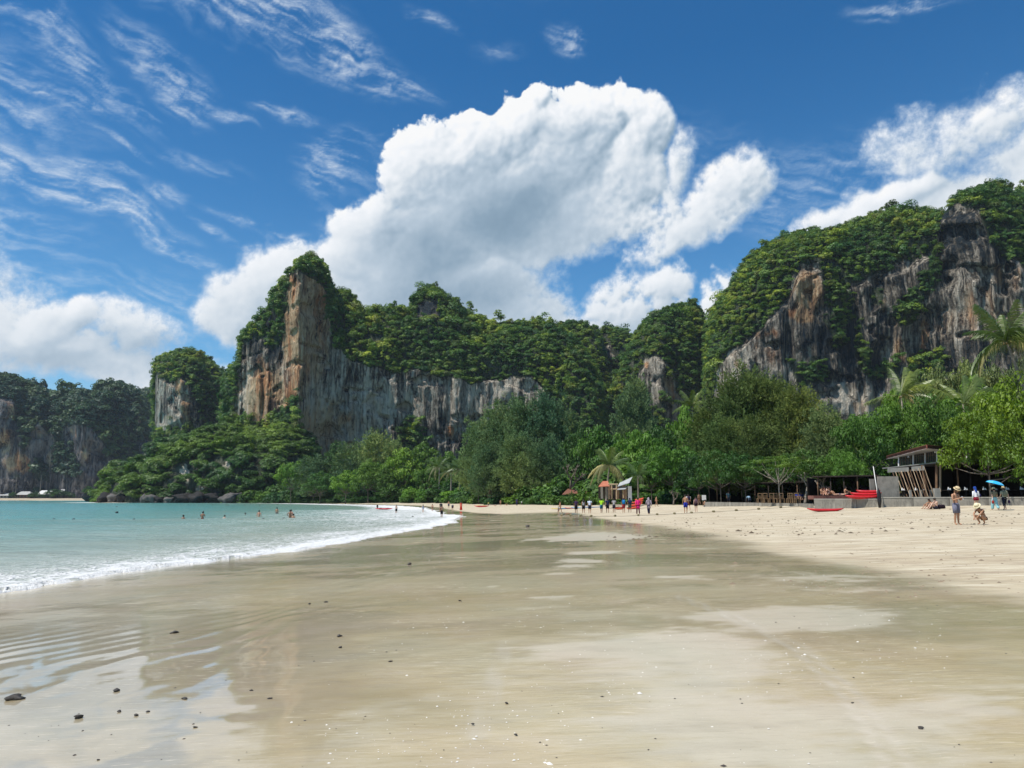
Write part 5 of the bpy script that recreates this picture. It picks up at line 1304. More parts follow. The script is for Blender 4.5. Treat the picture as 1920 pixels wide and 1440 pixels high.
# ---- chairs, tables
def chair_mesh():
    mb = MB(); return mb
CHAIRW = paint('chair_timber', (.24, .155, .085), .8, .2, .25, 6)
def wooden_chair(x, y, z, rz, label, group, src=[None], mat=CHAIRW):
    if src[0] is None:
        d = {}
        m = MB(); m.box((0, 0, .45), (.46, .46, .05)); d['seat'] = m.mesh('seat', mat)
        m = MB(); m.box((0, 0, 0), (.05, .05, .45)); d['leg'] = m.mesh('leg', mat)
        m = MB(); m.box((0, .21, .98), (.46, .04, .08)); m.box((0, .21, .72), (.40, .03, .06)); m.box((0, .21, .58), (.40, .03, .05)); [m.box((s*.21, .21, .74), (.045, .045, .56)) for s in (-1, 1)]; d['backrest'] = m.mesh('backrest', mat)
        src[0] = d
    d = src[0]; o = empty('wooden_chair', (x, y, z), rz); tag(o, label, 'chair', group)
    obj('seat', d['seat'], o); obj('backrest', d['backrest'], o)
    for sx_ in (-1, 1):
        for sy_ in (-1, 1): obj('leg', d['leg'], o, (sx_*.2, sy_*.2, .225))
for i, px in enumerate((1436, 1446, 1457, 1466, 1480, 1487, 1495, 1424)):
    Yc = 79.5-.04*(px-1436)+(i % 2)*.9; wooden_chair(pxX(px, Yc), Yc, 1.16, (0, math.pi, .4)[i % 3], ('first','second','third','fourth','fifth','sixth','seventh','leftmost')[i]+' light wooden chair'+(' after the leftmost,' if i < 7 else '')+' on the dark restaurant terrace behind the kerb wall', 'wooden chairs of the beach restaurant')
NTL = ['leftmost, behind the first screen poles:', 'second, behind the middle screen poles:', 'third, behind the last screen poles:', 'fourth, just right of the bar columns:', 'fifth, left of the blue-capped woman:', 'sixth, right of the blue-capped woman:', 'seventh, right of the umbrella:', 'eighth, at the right picture edge:', 'rear one, behind the fourth and fifth:', 'rear one, below the umbrella:']
def napkin_table(x, y, z, i):
    o = empty('restaurant_table', (x, y, z)); tag(o, NTL[i]+' dark restaurant table', 'table', 'tables in the shade at the right edge')
    mb = MB(); mb.box((0, 0, .74), (.8, .8, .05)); mb.obj('tabletop', WOOD_D, o)
    mb = MB(); mb.tube([(0, 0, 0), (0, 0, .72)], [.05, .05], 6); mb.obj('leg', WOOD_D, o)
    n = empty('napkins', (x, y, z+.766)); tag(n, 'folded white napkins on the '+NTL[i]+' dark table', 'napkins', 'white napkins on the shaded tables')
    mb = MB(); mb.tube([(-.05, 0, 0), (-.04, 0, .10), (-.07, 0, .27)], [.10, .09, .008], 6); mb.obj('napkin', WHITE, n)
    mb = MB(); mb.tube([(.11, 0, 0), (.10, 0, .07), (.13, .02, .17)], [.08, .07, .008], 6); mb.obj('napkin', WHITE, n)
for i, (px, Yc) in enumerate(((1694, 70.5), (1719, 70), (1736, 69.4), (1781, 66.9), (1812, 66.4), (1847, 65.8), (1890, 65), (1917, 64.2), (1800, 69.4), (1868, 68.6))): napkin_table(pxX(px, Yc), Yc, 1.585, i)
# ---- kayaks
def kayak(x, y, z, rz, L, mat, label, group=None, tilt=(0, 0), wells=True, deck=None, W_=.36, hgt=.17):
    o = empty('kayak', (x, y, z), rz); o.rotation_euler = (tilt[0], tilt[1], rz); tag(o, label, 'kayak', group)
    mb = MB(); rings = []
    for i in range(15):
        t = -1+2*i/14; w_ = W_*max(0.02, (1-abs(t)**2.6))**.75; hh = hgt*max(.10, (1-abs(t)**3))**.6; zz = .12*abs(t)**3+hgt
        rings.append([(t*L/2, w_*math.cos(a), zz+hh*math.sin(a)*(1 if math.sin(a) < 0 else .55)) for a in [2*math.pi*k/12 for k in range(12)]])
    mb.loft(rings); mb.obj('hull', mat, o, True)
    if wells:
        for k in (-.22, .2):
            mb = MB(); mb.tube([(k*L-.35, 0, hgt*1.62), (k*L, 0, hgt*1.66), (k*L+.35, 0, hgt*1.62)], [(.10, .02), (.24, .05), (.10, .02)], 10, side=(0, 1, 0)); mb.obj('seat_well', deck or BLACK, o, True)
    return o
Yk = 67.3; k0 = at(1547, 946, 65.2)
kayak(k0[0], 65.2, gzf(k0[0], 65.2)-.02, R(-6), 2.95, REDK, 'red kayak lying on the dry sand in front of the short seawall', wells=False, W_=.4)
for i, (px, zz, dl) in enumerate(((1618, 1.57, 3.0), (1625, 1.80, 2.6), (1630, 2.02, 2.0))):
    kayak(pxX(px, 67.9+.1*i), 67.9+.15*i, zz, R(-4-3*i), dl, REDK, ('lowest red kayak of the stack on the seawall', 'middle red kayak of the stack on the seawall', 'topmost red kayak of the stack on the seawall')[i], 'red kayaks stacked on the seawall', W_=.42, hgt=.21, wells=False)
def on_sand(px, Y): x = pxX(px, Y); return x, Y, gzf(x, Y)
x, y, z_ = on_sand(903, 158); kayak(x, y, z_, R(4), 3.0, REDK, 'red and yellow kayak alone on the pale sand left of centre', deck=YELK, W_=.42)
x, y = inv_sea(720, 956); kayak(x, y, SEA+.05, R(2), 3.4, REDK, 'red kayak floating in the white foam beside a standing bather', W_=.4)
x, y, z_ = on_sand(1160, 98); kayak(x, y, z_, R(3), 1.5, ORNG, 'short orange-red kayak lying on sand left of the boat pile', W_=.3)
for i, (px, dz, dl, rz, rx) in enumerate(((1188, .0, 1.9, 14, 0), (1192, .34, 1.9, 10, .1), (1196, .66, 1.7, 16, -.1), (1199, .95, 1.2, 12, .1))):
    x, y, z_ = on_sand(px, 97+.3*i); kayak(x, y, z_+dz, R(rz), dl, ORNG, ('bottom orange kayak of the pile beside the shack', 'second orange kayak up in the pile beside the shack', 'third orange kayak up in the pile beside the shack', 'small orange kayak topping the pile beside the shack')[i], 'orange kayaks piled by the shack', tilt=(rx, R(-10)), wells=False, W_=.34)
PB = {}
for i, (px, c, nm) in enumerate(((1050, (.75, .55, .08), 'yellow'), (1062, (.10, .30, .55), 'blue'), (1075, (.68, .12, .10), 'red'), (1087, (.12, .40, .62), 'pale blue'), (1099, (.70, .68, .62), 'white'), (1110, (.05, .22, .5), 'dark blue'))):
    x, y, z_ = on_sand(px, 112-.25*i); m_ = paint('board_'+nm.replace(' ', '_'), c, .4, .5)
    mb = MB(); rings = []
    for k in range(11):
        t = -1+2*k/10; w_ = .36*max(.03, (1-abs(t)**2.4))**.6
        rings.append([(t*1.25, w_*math.cos(a), .07+.05*math.sin(a)+.06*abs(t)**4) for a in [2*math.pi*j/10 for j in range(10)]])
    mb.loft(rings); o = mb.obj('paddle_board', m_, None, True, loc=(x, y, z_), rot=(0, 0, R(6-4*i))); tag(o, nm+' paddle board lying flat on the sand near the shack', 'paddle board', 'paddle boards by the shack')

# ---- the timber shack in mid picture
SH = empty('beach_shack', (*on_sand(1150, 106)[:2], on_sand(1150, 106)[2])); tag(SH, 'half-built timber-frame shack with orange tile and grey tin roofs', 'shack')
sx0, sy0, sz0 = SH.location
def sl_(px, py, Y): p = at(px, py, Y); return (p[0]-sx0, p[1]-sy0, p[2]-sz0)
for px, pt_, Y in ((1142, 908, 104), (1147, 908, 104), (1156, 908, 104), (1141, 908, 107), (1157, 908, 107), (1169, 914, 105), (1174, 910, 105)):
    a, b = sl_(px, 936, Y), sl_(px, pt_, Y); mb = MB(); mb.tube([a, b], [.09, .09], 4); mb.obj('post', WOOD_P if px > 1141 else WOOD_B, SH)
for py in (908, 917):
    for Y in (104, 107): mb = MB(); mb.tube([sl_(1140, py, Y), sl_(1159, py, Y)], [.08, .08], 4); mb.obj('beam', WOOD_P, SH)
def sheet(name, pts, th, mat, root): V = list(pts)+[(x, y, z_-th) for x, y, z_ in pts]; n = len(pts); return MB().add(V, [tuple(range(n)), tuple(range(n, 2*n))[::-1]]+[((i+1) % n, i, n+i, n+(i+1) % n) for i in range(n)]).obj(name, mat, root)
sheet('tile_roof', [sl_(1122, 912, 103), sl_(1143, 911, 103), sl_(1140, 902, 108), sl_(1130, 902, 108)], .08, TILE, SH)
sheet('tin_roof', [sl_(1158, 912, 103), sl_(1180, 905, 103), sl_(1186, 894, 106), sl_(1162, 905, 106)], .05, TIN, SH)
sheet('tin_roof', [sl_(1157, 918, 102), sl_(1172, 917, 102), sl_(1179, 911, 105), sl_(1163, 913, 105)], .05, TIN, SH)
for k in range(5):
    px = 1122+k*4.4; p0, p1 = sl_(px, 935, 106), sl_(px+4, 912, 106); mb = MB(); mb.box(((p0[0]+p1[0])/2, p0[1], (p0[2]+p1[2])/2), (.30, .05, p1[2]-p0[2])); mb.obj('wall_plank', GREYP if k % 2 else WOOD_D, SH)
for k in range(6):
    px = 1143+k*6; p0, p1 = sl_(px, 936, 108.5), sl_(px+5.5, 910, 108.5); mb = MB(); mb.box(((p0[0]+p1[0])/2, p0[1], (p0[2]+p1[2])/2), (.41, .05, p1[2]-p0[2])); mb.obj('wall_plank', WOOD_D if k % 2 else WOOD_B, SH)
p0 = sl_(1181, 925, 104); mb = MB(); mb.box((p0[0], p0[1], p0[2]), (.5, .1, 1.9)); mb.obj('white_panel', WHITE, SH)
# far hut with green roof
x, y, z_ = on_sand(880, 246); H2 = empty('hut', (x, y, z_)); tag(H2, 'small hut with steep green roof beneath the casuarina clump', 'hut')
mb = MB(); mb.box((0, 0, 1.4), (4.5, 4, 2.8)); mb.obj('walls', WOOD_D, H2)
MB().add([(-3.1, -2.6, 2.0), (3.1, -2.6, 2.0), (3.1, 2.6, 2.0), (-3.1, 2.6, 2.0), (-1.2, 0, 5.6), (1.2, 0, 5.6)], [(0,1,5,4), (2,3,4,5), (1,2,5), (3,0,4), (3,2,1,0)]).obj('roof', GREENR, H2)
x, y, z_ = on_sand(1080, 150); H3 = empty('hut', (x, y, z_)); tag(H3, 'low hut with dark roof showing through trunks left of the shack', 'hut')
mb = MB(); mb.box((0, 0, 1.0), (4, 3, 2)); mb.obj('walls', WOOD_D, H3)
MB().add([(-2.6, -2, 1.9), (2.6, -2, 1.9), (2.6, 2, 1.9), (-2.6, 2, 1.9), (-1.6, 0, 3.0), (1.6, 0, 3.0)], [(0,1,5,4), (2,3,4,5), (1,2,5), (3,0,4), (3,2,1,0)]).obj('roof', paint('dark_tile', (.20, .09, .06), .9, .1, .3, 3), H3)  # roof in a darker, browner tile colour than the shack's
# distant houses on the far shore
HL = ['long pale-roofed house at the left edge of the distant shore', 'wide brown-and-white roofed house on the distant shore, second from left', 'bright white-roofed bungalow on the distant shore', 'small white-roofed bungalow right of the brightest one', 'pale-roofed house above the distant shore shrubs', 'low grey-roofed house left of the mushroom rock', 'white-roofed house partly behind the mushroom rock', 'pale-roofed house just right of the mushroom rock']
for i, (px, wp, top, c) in enumerate(((8, 24, 926, 0), (47, 28, 923, 1), (82, 18, 921, 0), (95, 8, 922, 0), (117, 11, 919, 1), (132, 16, 924, 1), (158, 26, 921, 0), (186, 14, 920, 0))):
    Yh = 938; X = pxX(px, Yh); zb = 2.4; zt2 = pyZ(top, Yh)+1; w_ = wp/F_PX*Yh; hh = zt2-zb
    o = empty('beach_house', (X, Yh, zb)); tag(o, HL[i], 'house', 'houses on the distant shore')
    mb = MB(); mb.box((0, 0, hh*.28), (w_*.86, 8, hh*.56)); mb.obj('walls', WOOD_B if c else GREYP, o)
    MB().add([(-w_/2, -5, hh*.5), (w_/2, -5, hh*.5), (w_/2, 5, hh*.5), (-w_/2, 5, hh*.5), (-w_*.3, 0, hh), (w_*.3, 0, hh)], [(0,1,5,4), (2,3,4,5), (1,2,5), (3,0,4), (3,2,1,0)]).obj('roof', TIN if (c or i % 3 == 0) else WHITE, o)
    for k in range(max(1, int(w_/4))):
        mb = MB(); mb.box((-w_*.36+k*4+1, -4.05, hh*.26), (1.6, .1, hh*.3)); mb.obj('window', BLACK, o)
# shrubs on the far shore
for i, (px, wp, top) in enumerate(((24, 14, 924), (66, 26, 925), (78, 20, 928), (104, 36, 920), (122, 22, 923), (140, 16, 926))):
    tree('dark_shrub', px, 931, wp, top, ('small shrub', 'wide dark shrub', 'low shrub', 'largest shrub', 'rounded shrub', 'last shrub')[i]+' before the distant shore houses, '+('first', 'second', 'third', 'fourth', 'fifth', 'last')[i]+' from the left', 'shrubs on the distant shore')
# ---- rocks in the surf below the headland
def rock_mesh(name, seed, mat, sub=3, rough=.35, flat=.8, under=0.0, detail=1.0):
    bm = bmesh.new(); bmesh.ops.create_icosphere(bm, subdivisions=sub, radius=1)
    co = np.array([v.co[:] for v in bm.verts])
    d = fbm(co[:, 0]*1.3+seed, co[:, 1]*1.3, co[:, 2]*1.3, o=4, seed=seed)*rough*1.6+fbm(co[:, 0]*4*detail, co[:, 1]*4, co[:, 2]*4, o=3, seed=seed+3)*rough*.5
    co = co*(1+d[:, None]); co[:, 2] *= flat
    if under: k = smooth(-.1, -.75, co[:, 2]); co[:, :2] *= (1-under*k)[:, None]
    for v, c in zip(bm.verts, co): v.co = c
    me = bpy.data.meshes.new(name); bm.to_mesh(me); bm.free(); me.materials.append(mat)
    me.polygons.foreach_set('use_smooth', np.ones(len(me.polygons), bool)); return me
RM = [rock_mesh('sea_rock', s, ROCKD, flat=.8, rough=.75) for s in range(3)]+[rock_mesh('pale_sea_rock', s+5, ROCKG, flat=.7, rough=.7) for s in range(3)]
RL = ['low dark boulder beside the mushroom rock', 'long black sea rock at the headland tip', 'flat-topped rock lying on the headland tip', 'black rock under the tip trees', 'pale boulder in the surf, left of the pair', 'large grey boulder in the surf below the headland', 'dark rock in shade right of the grey boulder', 'rounded brown boulder at the waterline', 'dark overhung rock below the white scar', 'wide dark rock left of the pale beach', 'grey jagged rock at the start of the sand', 'tall grey rock at the start of the sand', 'small black rock by the start of the sand', 'black rock beneath the dry brush', 'small flat rock on the sand edge']
for i, (px, w_, top, k, Y) in enumerate(((190, 16, 930, 0, 430), (202, 26, 924, 1, 424), (214, 20, 926, 3, 420), (232, 22, 926, 2, 416), (271, 10, 926, 4, 402), (287, 20, 925, 5, 400), (300, 20, 930, 0, 399), (317, 16, 932, 3, 397), (345, 34, 926, 1, 396), (372, 30, 924, 2, 394), (428, 22, 924, 4, 390), (440, 22, 921, 5, 392), (452, 12, 929, 0, 388), (400, 30, 924, 1, 395), (527, 10, 931, 3, 378))):
    X = pxX(px, Y); r = w_/F_PX*Y/2*1.15; zt2 = pyZ(top, Y); o = obj('sea_rock', RM[k], None, (X, Y, (zt2-1.0)/2-.3), (0, 0, i*1.3), (r, r*.9, max((zt2+1.5)/1.7, 1)))
    tag(o, RL[i], 'rock', 'rocks along the headland foot')
MR = empty('mushroom_rock', (pxX(166, 600), 600, SEA)); tag(MR, 'undercut mushroom rock with bushy top standing alone in the bay', 'rock')
obj('rock', rock_mesh('undercut_rock', 12, ROCKD, flat=.95, under=.45), MR, (0, 0, 3.4), None, (4.6, 4.4, 4.2))
obj('bush', TREES['dark_shrub'][0][0], MR, (0, 0, 5.0), None, (4.9, 4.6, 5.6))
# ---- bare-limbed trees
def bare_tree(px, Y, top, label, seed, spread=1.0, mat=BARK_PALE, leaves=None):
    rng = random.Random(seed); X, y, z0 = on_sand(px, Y); h = pyZ(top, Y)-z0; mb = MB()
    o = empty('bare_tree', (X, Y, z0)); tag(o, label, 'tree')
    def br(p, d, L, r, dep):
        q_ = p+d*L; mb.tube([p, (p+q_)/2+Vector((rng.uniform(-.05, .05)*L,)*3), q_], [r, r*.85, r*.65], 5)
        if dep:
            for _ in range(2 if dep > 2 else 3):
                nd = (d+Vector((rng.uniform(-1, 1)*spread, rng.uniform(-1, 1)*spread, rng.uniform(-.1, .7)))*.75).normalized(); br(q_, nd, L*rng.uniform(.6, .82), r*.62, dep-1)
    br(Vector((0, 0, -.2)), Vector((.12, 0, 1)), h*.30, h*.045, 4); mb.obj('trunk', mat, o, True)
    return o
bare_tree(1541, 80, 878, 'pale forked bare-limbed tree standing above the sunbathing deck', 3, 1.3)
bare_tree(1508, 84, 872, 'thin pale leaning tree beside the flat almond tree', 5, 1.1)
bare_tree(1066, 150, 850, 'leafless grey twiggy tree at the right edge of the casuarina clump', 8, 1.0, BARK)
bare_tree(1262, 101, 908, 'pale leaning trunk behind the walkers at the dark tree foot', 11, 1.4, BARK)
# ---- deck with loungers at the dark pavilion
mb = MB(); mb.box((0, 0, 0), (3.6, 1.4, .35)); o = mb.obj('sun_deck', paint('brick_deck', (.20, .09, .07), .9, .2, .3, 6), None, loc=(pxX(1556, 73), 73, 1.72)); tag(o, 'dark red raised deck holding sunbathers beyond the seawall', 'deck')
# ---- float lines
def float_line(label, pts, nfl, rf_, col, sag=0, name='float_line'):
    o = empty(name, pts[0]); tag(o, label, 'rope'); P0_ = Vector(pts[0]); mb = MB()
    cum = [0]
    for a, b in zip(pts[:-1], pts[1:]): cum.append(cum[-1]+(Vector(b)-Vector(a)).length)
    def pos(s_):
        for k in range(len(pts)-1):
            if s_ <= cum[k+1]+1e-6: t = (s_-cum[k])/max(1e-6, cum[k+1]-cum[k]); return Vector(pts[k]).lerp(Vector(pts[k+1]), t)
        return Vector(pts[-1])
    mb.tube([pos(cum[-1]*i/60)-P0_ for i in range(61)], .02, 4); mb.obj('rope', ROPE, o)
    fm = MB(); fm.tube([(-rf_*1.6, 0, 0), (-rf_*.9, 0, 0), (rf_*.9, 0, 0), (rf_*1.6, 0, 0)], [.02, rf_, rf_, .02], 8); me = fm.mesh('float', col, True)
    for i in range(nfl):
        p = pos(cum[-1]*(i+.5)/nfl)-P0_; obj('float', me, o, p+Vector((0, 0, rf_*.4)), (0, 0, i*.3))
FLOATC = paint('weathered_float', (.20, .17, .09), .7, .2, .4)
rp = [(1045, 967), (1110, 969), (1175, 968.5), (1210, 967), (1260, 964.5), (1300, 962.5), (1400, 957), (1500, 950), (1595, 944.5)]
pts = []
for px, py in rp:
    Y = 70.0
    for _ in range(60):
        z_ = gzf(pxX(px, Y), Y); v_ = (720-py)/F_PX; Y += .12*(min(max((z_-EYE)/((sa+v_*ca)/(ca-v_*sa)), 40), 120)-Y)
    pts.append((pxX(px, Y), Y, gzf(pxX(px, Y), Y)+.04))
float_line('long mooring rope with weathered floats lying across the dry sand', pts, 22, .10, FLOATC)
pts = [inv_sea(px, py) for px, py in ((45, 972.5), (300, 973), (470, 972.2), (590, 970.5), (700, 969), (790, 968))]
float_line('line of small dark swimming-area floats on the turquoise water', [(x, y, SEA-.10) for x, y in pts], 20, .10, BLACK)
x, y = inv_sea(219, 962); o = rock_mesh('mooring_buoy', 3, BLACK, 2, .05, 1.0); tag(obj('mooring_buoy', o, None, (x, y, SEA+.05), None, .22), 'single dark mooring buoy floating alone in the left part of the bay', 'buoy')
# small white notice board under the dark trees
x, y, z_ = on_sand(1320, 93); o = empty('notice_board', (x, y, z_)); tag(o, 'small white notice board at the shaded tree line', 'sign')
mb = MB(); mb.box((0, 0, .95), (.5, .04, .6)); mb.obj('board', WHITE, o)
for s_ in (-1, 1): mb = MB(); mb.tube([(s_*.2, .04, -.1), (s_*.2, .04, .7)], .03, 5); mb.obj('leg', WOOD_B, o)
# ================================================================= people
def skin_mat(name, c):
    m, N, out = mat_new(name)
    n = N.noise(N.node('ShaderNodeTexCoord').outputs['Object'], 6, 3, .5)
    principled(N, out, Base_Color=N.mix(n, tuple(v*.85 for v in c), tuple(v*1.12 for v in c)), Roughness=.5, Specular_IOR_Level=.4); return m
SK = {'tan': skin_mat('tanned_skin', (.42, .22, .125)), 'light': skin_mat('light_skin', (.60, .38, .27)), 'brown': skin_mat('brown_skin', (.26, .13, .075)), 'red': skin_mat('sunburnt_skin', (.56, .27, .18))}
_cl = {}
def cloth(c):
    k = tuple(round(v, 3) for v in c)
    if k not in _cl: _cl[k] = paint('cloth_%d' % len(_cl), c, .85, .1, .14, 7)
    return _cl[k]
HAIRD = paint('dark_hair', (.018, .013, .010), .6, .3, .3, 20)
HAIRB = paint('brown_hair', (.10, .055, .03), .6, .3, .3, 20)
STRAW = paint('straw', (.62, .48, .28), .8, .2, .15, 30)
STRAWP = paint('pale_straw', (.74, .66, .42), .8, .2, .12, 30)
def V3(*a): return Vector(a)
def pose(kind, rng):
    """joints of a 1.70 m figure facing +Y"""
    J = dict(pel=V3(0, 0, .93), spi=V3(0, -.01, 1.13), che=V3(0, 0, 1.32), nek=V3(0, .01, 1.46), hea=V3(0, .03, 1.56), top=V3(0, .03, 1.66))
    for s, n in ((-1, 'l'), (1, 'r')):
        J[n+'sh'] = V3(s*.18, 0, 1.39); J[n+'el'] = V3(s*.235, -.03, 1.12); J[n+'wr'] = V3(s*.25, .04, .88); J[n+'ha'] = V3(s*.25, .06, .80)
        J[n+'hi'] = V3(s*.085, 0, .90); J[n+'kn'] = V3(s*.10, .02, .49); J[n+'an'] = V3(s*.10, -.02, .08); J[n+'to'] = V3(s*.115, .15, .03)
    if kind in ('walk', 'walk2'):
        a, b = ('l', 'r') if kind == 'walk' else ('r', 'l'); sa_, sb_ = (-1, 1) if a == 'l' else (1, -1)
        J[a+'kn'] = V3(sa_*.09, .17, .50); J[a+'an'] = V3(sa_*.09, .24, .09); J[a+'to'] = V3(sa_*.10, .40, .06)
        J[b+'kn'] = V3(sb_*.09, -.03, .49); J[b+'an'] = V3(sb_*.09, -.28, .14); J[b+'to'] = V3(sb_*.10, -.14, .03)
        J[a+'el'] = V3(sa_*.24, -.10, 1.13); J[a+'wr'] = V3(sa_*.25, -.16, .89); J[a+'ha'] = V3(sa_*.25, -.14, .81)
        J[b+'el'] = V3(sb_*.24, .04, 1.12); J[b+'wr'] = V3(sb_*.24, .20, .93); J[b+'ha'] = V3(sb_*.24, .26, .87)
    if kind == 'hold':       # hands together before the chest, head bent to look at them
        for s, n in ((-1, 'l'), (1, 'r')): J[n+'el'] = V3(s*.25, .05, 1.13); J[n+'wr'] = V3(s*.10, .30, 1.22); J[n+'ha'] = V3(s*.05, .36, 1.24)
        J['hea'] = V3(0, .09, 1.55); J['top'] = V3(0, .13, 1.64); J['rto'] = V3(.17, .13, .03)
    if kind == 'raise':
        J['rel'] = V3(.27, .12, 1.30); J['rwr'] = V3(.20, .20, 1.52); J['rha'] = V3(.19, .21, 1.60)
    if kind == 'hips':
        for s, n in ((-1, 'l'), (1, 'r')): J[n+'el'] = V3(s*.34, -.06, 1.14); J[n+'wr'] = V3(s*.17, .02, .99); J[n+'ha'] = V3(s*.12, .06, .96)
    if kind == 'bend':
        J.update(pel=V3(0, -.12, .90), spi=V3(0, .05, 1.02), che=V3(0, .26, 1.06), nek=V3(0, .40, 1.04), hea=V3(0, .49, 1.0), top=V3(0, .58, .96))
        for s, n in ((-1, 'l'), (1, 'r')):
            J[n+'sh'] = V3(s*.17, .34, 1.04); J[n+'el'] = V3(s*.20, .40, .78); J[n+'wr'] = V3(s*.16, .44, .55); J[n+'ha'] = V3(s*.15, .46, .47); J[n+'hi'] = V3(s*.085, -.12, .87); J[n+'kn'] = V3(s*.10, .0, .48)
    if kind == 'crouch':
        J.update(pel=V3(0, -.20, .30), spi=V3(0, -.15, .50), che=V3(0, -.01, .66), nek=V3(0, .12, .77), hea=V3(0, .20, .82), top=V3(0, .25, .91))
        for s, n in ((-1, 'l'), (1, 'r')):
            J[n+'sh'] = V3(s*.16, .06, .71); J[n+'el'] = V3(s*.17, .30, .52); J[n+'wr'] = V3(s*.07, .42, .36); J[n+'ha'] = V3(s*.05, .46, .30)
            J[n+'hi'] = V3(s*.09, -.19, .28); J[n+'kn'] = V3(s*.16, .22, .46); J[n+'an'] = V3(s*.12, -.04, .10); J[n+'to'] = V3(s*.14, .12, .03)
    if kind in ('sit', 'sitlean'):
        J.update(pel=V3(0, -.10, .11), spi=V3(0, -.14, .31), che=V3(0, -.12, .50), nek=V3(0, -.05, .63), hea=V3(0, .0, .73), top=V3(0, .02, .83))
        for s, n in ((-1, 'l'), (1, 'r')):
            J[n+'sh'] = V3(s*.18, -.09, .57); J[n+'el'] = V3(s*.20, .14, .42); J[n+'wr'] = V3(s*.12, .36, .42); J[n+'ha'] = V3(s*.07, .42, .42)
            J[n+'hi'] = V3(s*.09, -.06, .11); J[n+'kn'] = V3(s*.12, .33, .42); J[n+'an'] = V3(s*.12, .60, .07); J[n+'to'] = V3(s*.13, .74, .04)
    if kind == 'lie':
        J.update(pel=V3(0, 0, .12), spi=V3(0, -.2, .12), che=V3(0, -.38, .13), nek=V3(0, -.52, .13), hea=V3(0, -.63, .14), top=V3(0, -.73, .13))
        for s, n in ((-1, 'l'), (1, 'r')):
            J[n+'sh'] = V3(s*.18, -.45, .12); J[n+'el'] = V3(s*.27, -.2, .07); J[n+'wr'] = V3(s*.25, .05, .06); J[n+'ha'] = V3(s*.25, .13, .05)
            J[n+'hi'] = V3(s*.09, .03, .11); J[n+'kn'] = V3(s*.11, .42, .14); J[n+'an'] = V3(s*.1, .80, .06); J[n+'to'] = V3(s*.12, .88, .12)
    for k in J: J[k] = J[k]+Vector((rng.uniform(-.008, .008), rng.uniform(-.008, .008), 0))
    return J
BONES = [('pel', 'spi'), ('spi', 'che'), ('che', 'nek'), ('nek', 'hea'), ('hea', 'top')]+[(a, b) for n in 'lr' for a, b in (('che', n+'sh'), (n+'sh', n+'el'), (n+'el', n+'wr'), (n+'wr', n+'ha'), ('pel', n+'hi'), (n+'hi', n+'kn'), (n+'kn', n+'an'), (n+'an', n+'to'))]
def body_mesh(J, mat, fem=False, fingers=False):
    rad = dict(pel=(.125, .10), spi=(.105 if fem else .118, .085), che=(.13 if fem else .15, .10), nek=(.052, .055), hea=(.078, .09), top=(.055, .06))
    for n in 'lr':
        rad.update({n+'sh': (.058, .058), n+'el': (.040, .040), n+'wr': (.026, .024), n+'ha': (.030, .018), n+'hi': (.092, .092), n+'kn': (.056, .056), n+'an': (.036, .036), n+'to': (.034, .022)})
    names = list(J); ix = {k: i for i, k in enumerate(names)}
    V = [J[k] for k in names]; E = [(ix[a], ix[b]) for a, b in BONES]; Rr = [rad[k] for k in names]
    for n in 'lr':   # calf bulge
        a, b = J[n+'kn'], J[n+'an']; V.append(a.lerp(b, .3)+Vector((0, -.015, 0))); E.remove((ix[n+'kn'], ix[n+'an'])); k = len(V)-1; E += [(ix[n+'kn'], k), (k, ix[n+'an'])]; Rr.append((.054, .054))
    if fingers:
        for n in 'lr':
            w_, h = J[n+'wr'], J[n+'ha']; d = (h-w_).normalized(); s = d.cross(Vector((0, 0, 1))); s = s.normalized() if s.length > .2 else Vector((0, 1, 0)); u = s.cross(d)
            for q_, ln in ((-1.5, .052), (-.5, .066), (.5, .070), (1.5, .060)):
                b0 = h+s*q_*.017+d*.012; V += [b0, b0+d*ln*.55-u*.008, b0+d*ln-u*.026]; k = len(V); E += [(ix[n+'ha'], k-3), (k-3, k-2), (k-2, k-1)]; Rr += [(.010, .010), (.009, .009), (.007, .007)]
            b0 = h-s*.030-d*.02; V += [b0, b0-s*.018+d*.03, b0-s*.012+d*.055]; k = len(V); E += [(ix[n+'ha'], k-3), (k-3, k-2), (k-2, k-1)]; Rr += [(.012, .012), (.010, .010), (.008, .008)]
    me = bpy.data.meshes.new('tmp'); me.from_pydata([tuple(v) for v in V], E, []); me.update()
    o = bpy.data.objects.new('tmp', me); COL.objects.link(o)
    md = o.modifiers.new('s', 'SKIN'); md.use_smooth_shade = True; md.branch_smoothing = .4
    for i, r in enumerate(Rr): me.skin_vertices[0].data[i].radius = r
    me.skin_vertices[0].data[ix['pel']].use_root = True
    o.modifiers.new('u', 'SUBSURF').levels = 1
    dg = bpy.context.evaluated_depsgraph_get(); m2 = bpy.data.meshes.new_from_object(o.evaluated_get(dg))
    bpy.data.objects.remove(o); bpy.data.meshes.remove(me)
    m2.name = 'body'; m2.materials.clear(); m2.materials.append(mat)
    m2.polygons.foreach_set('use_smooth', np.ones(len(m2.polygons), bool))
    return m2
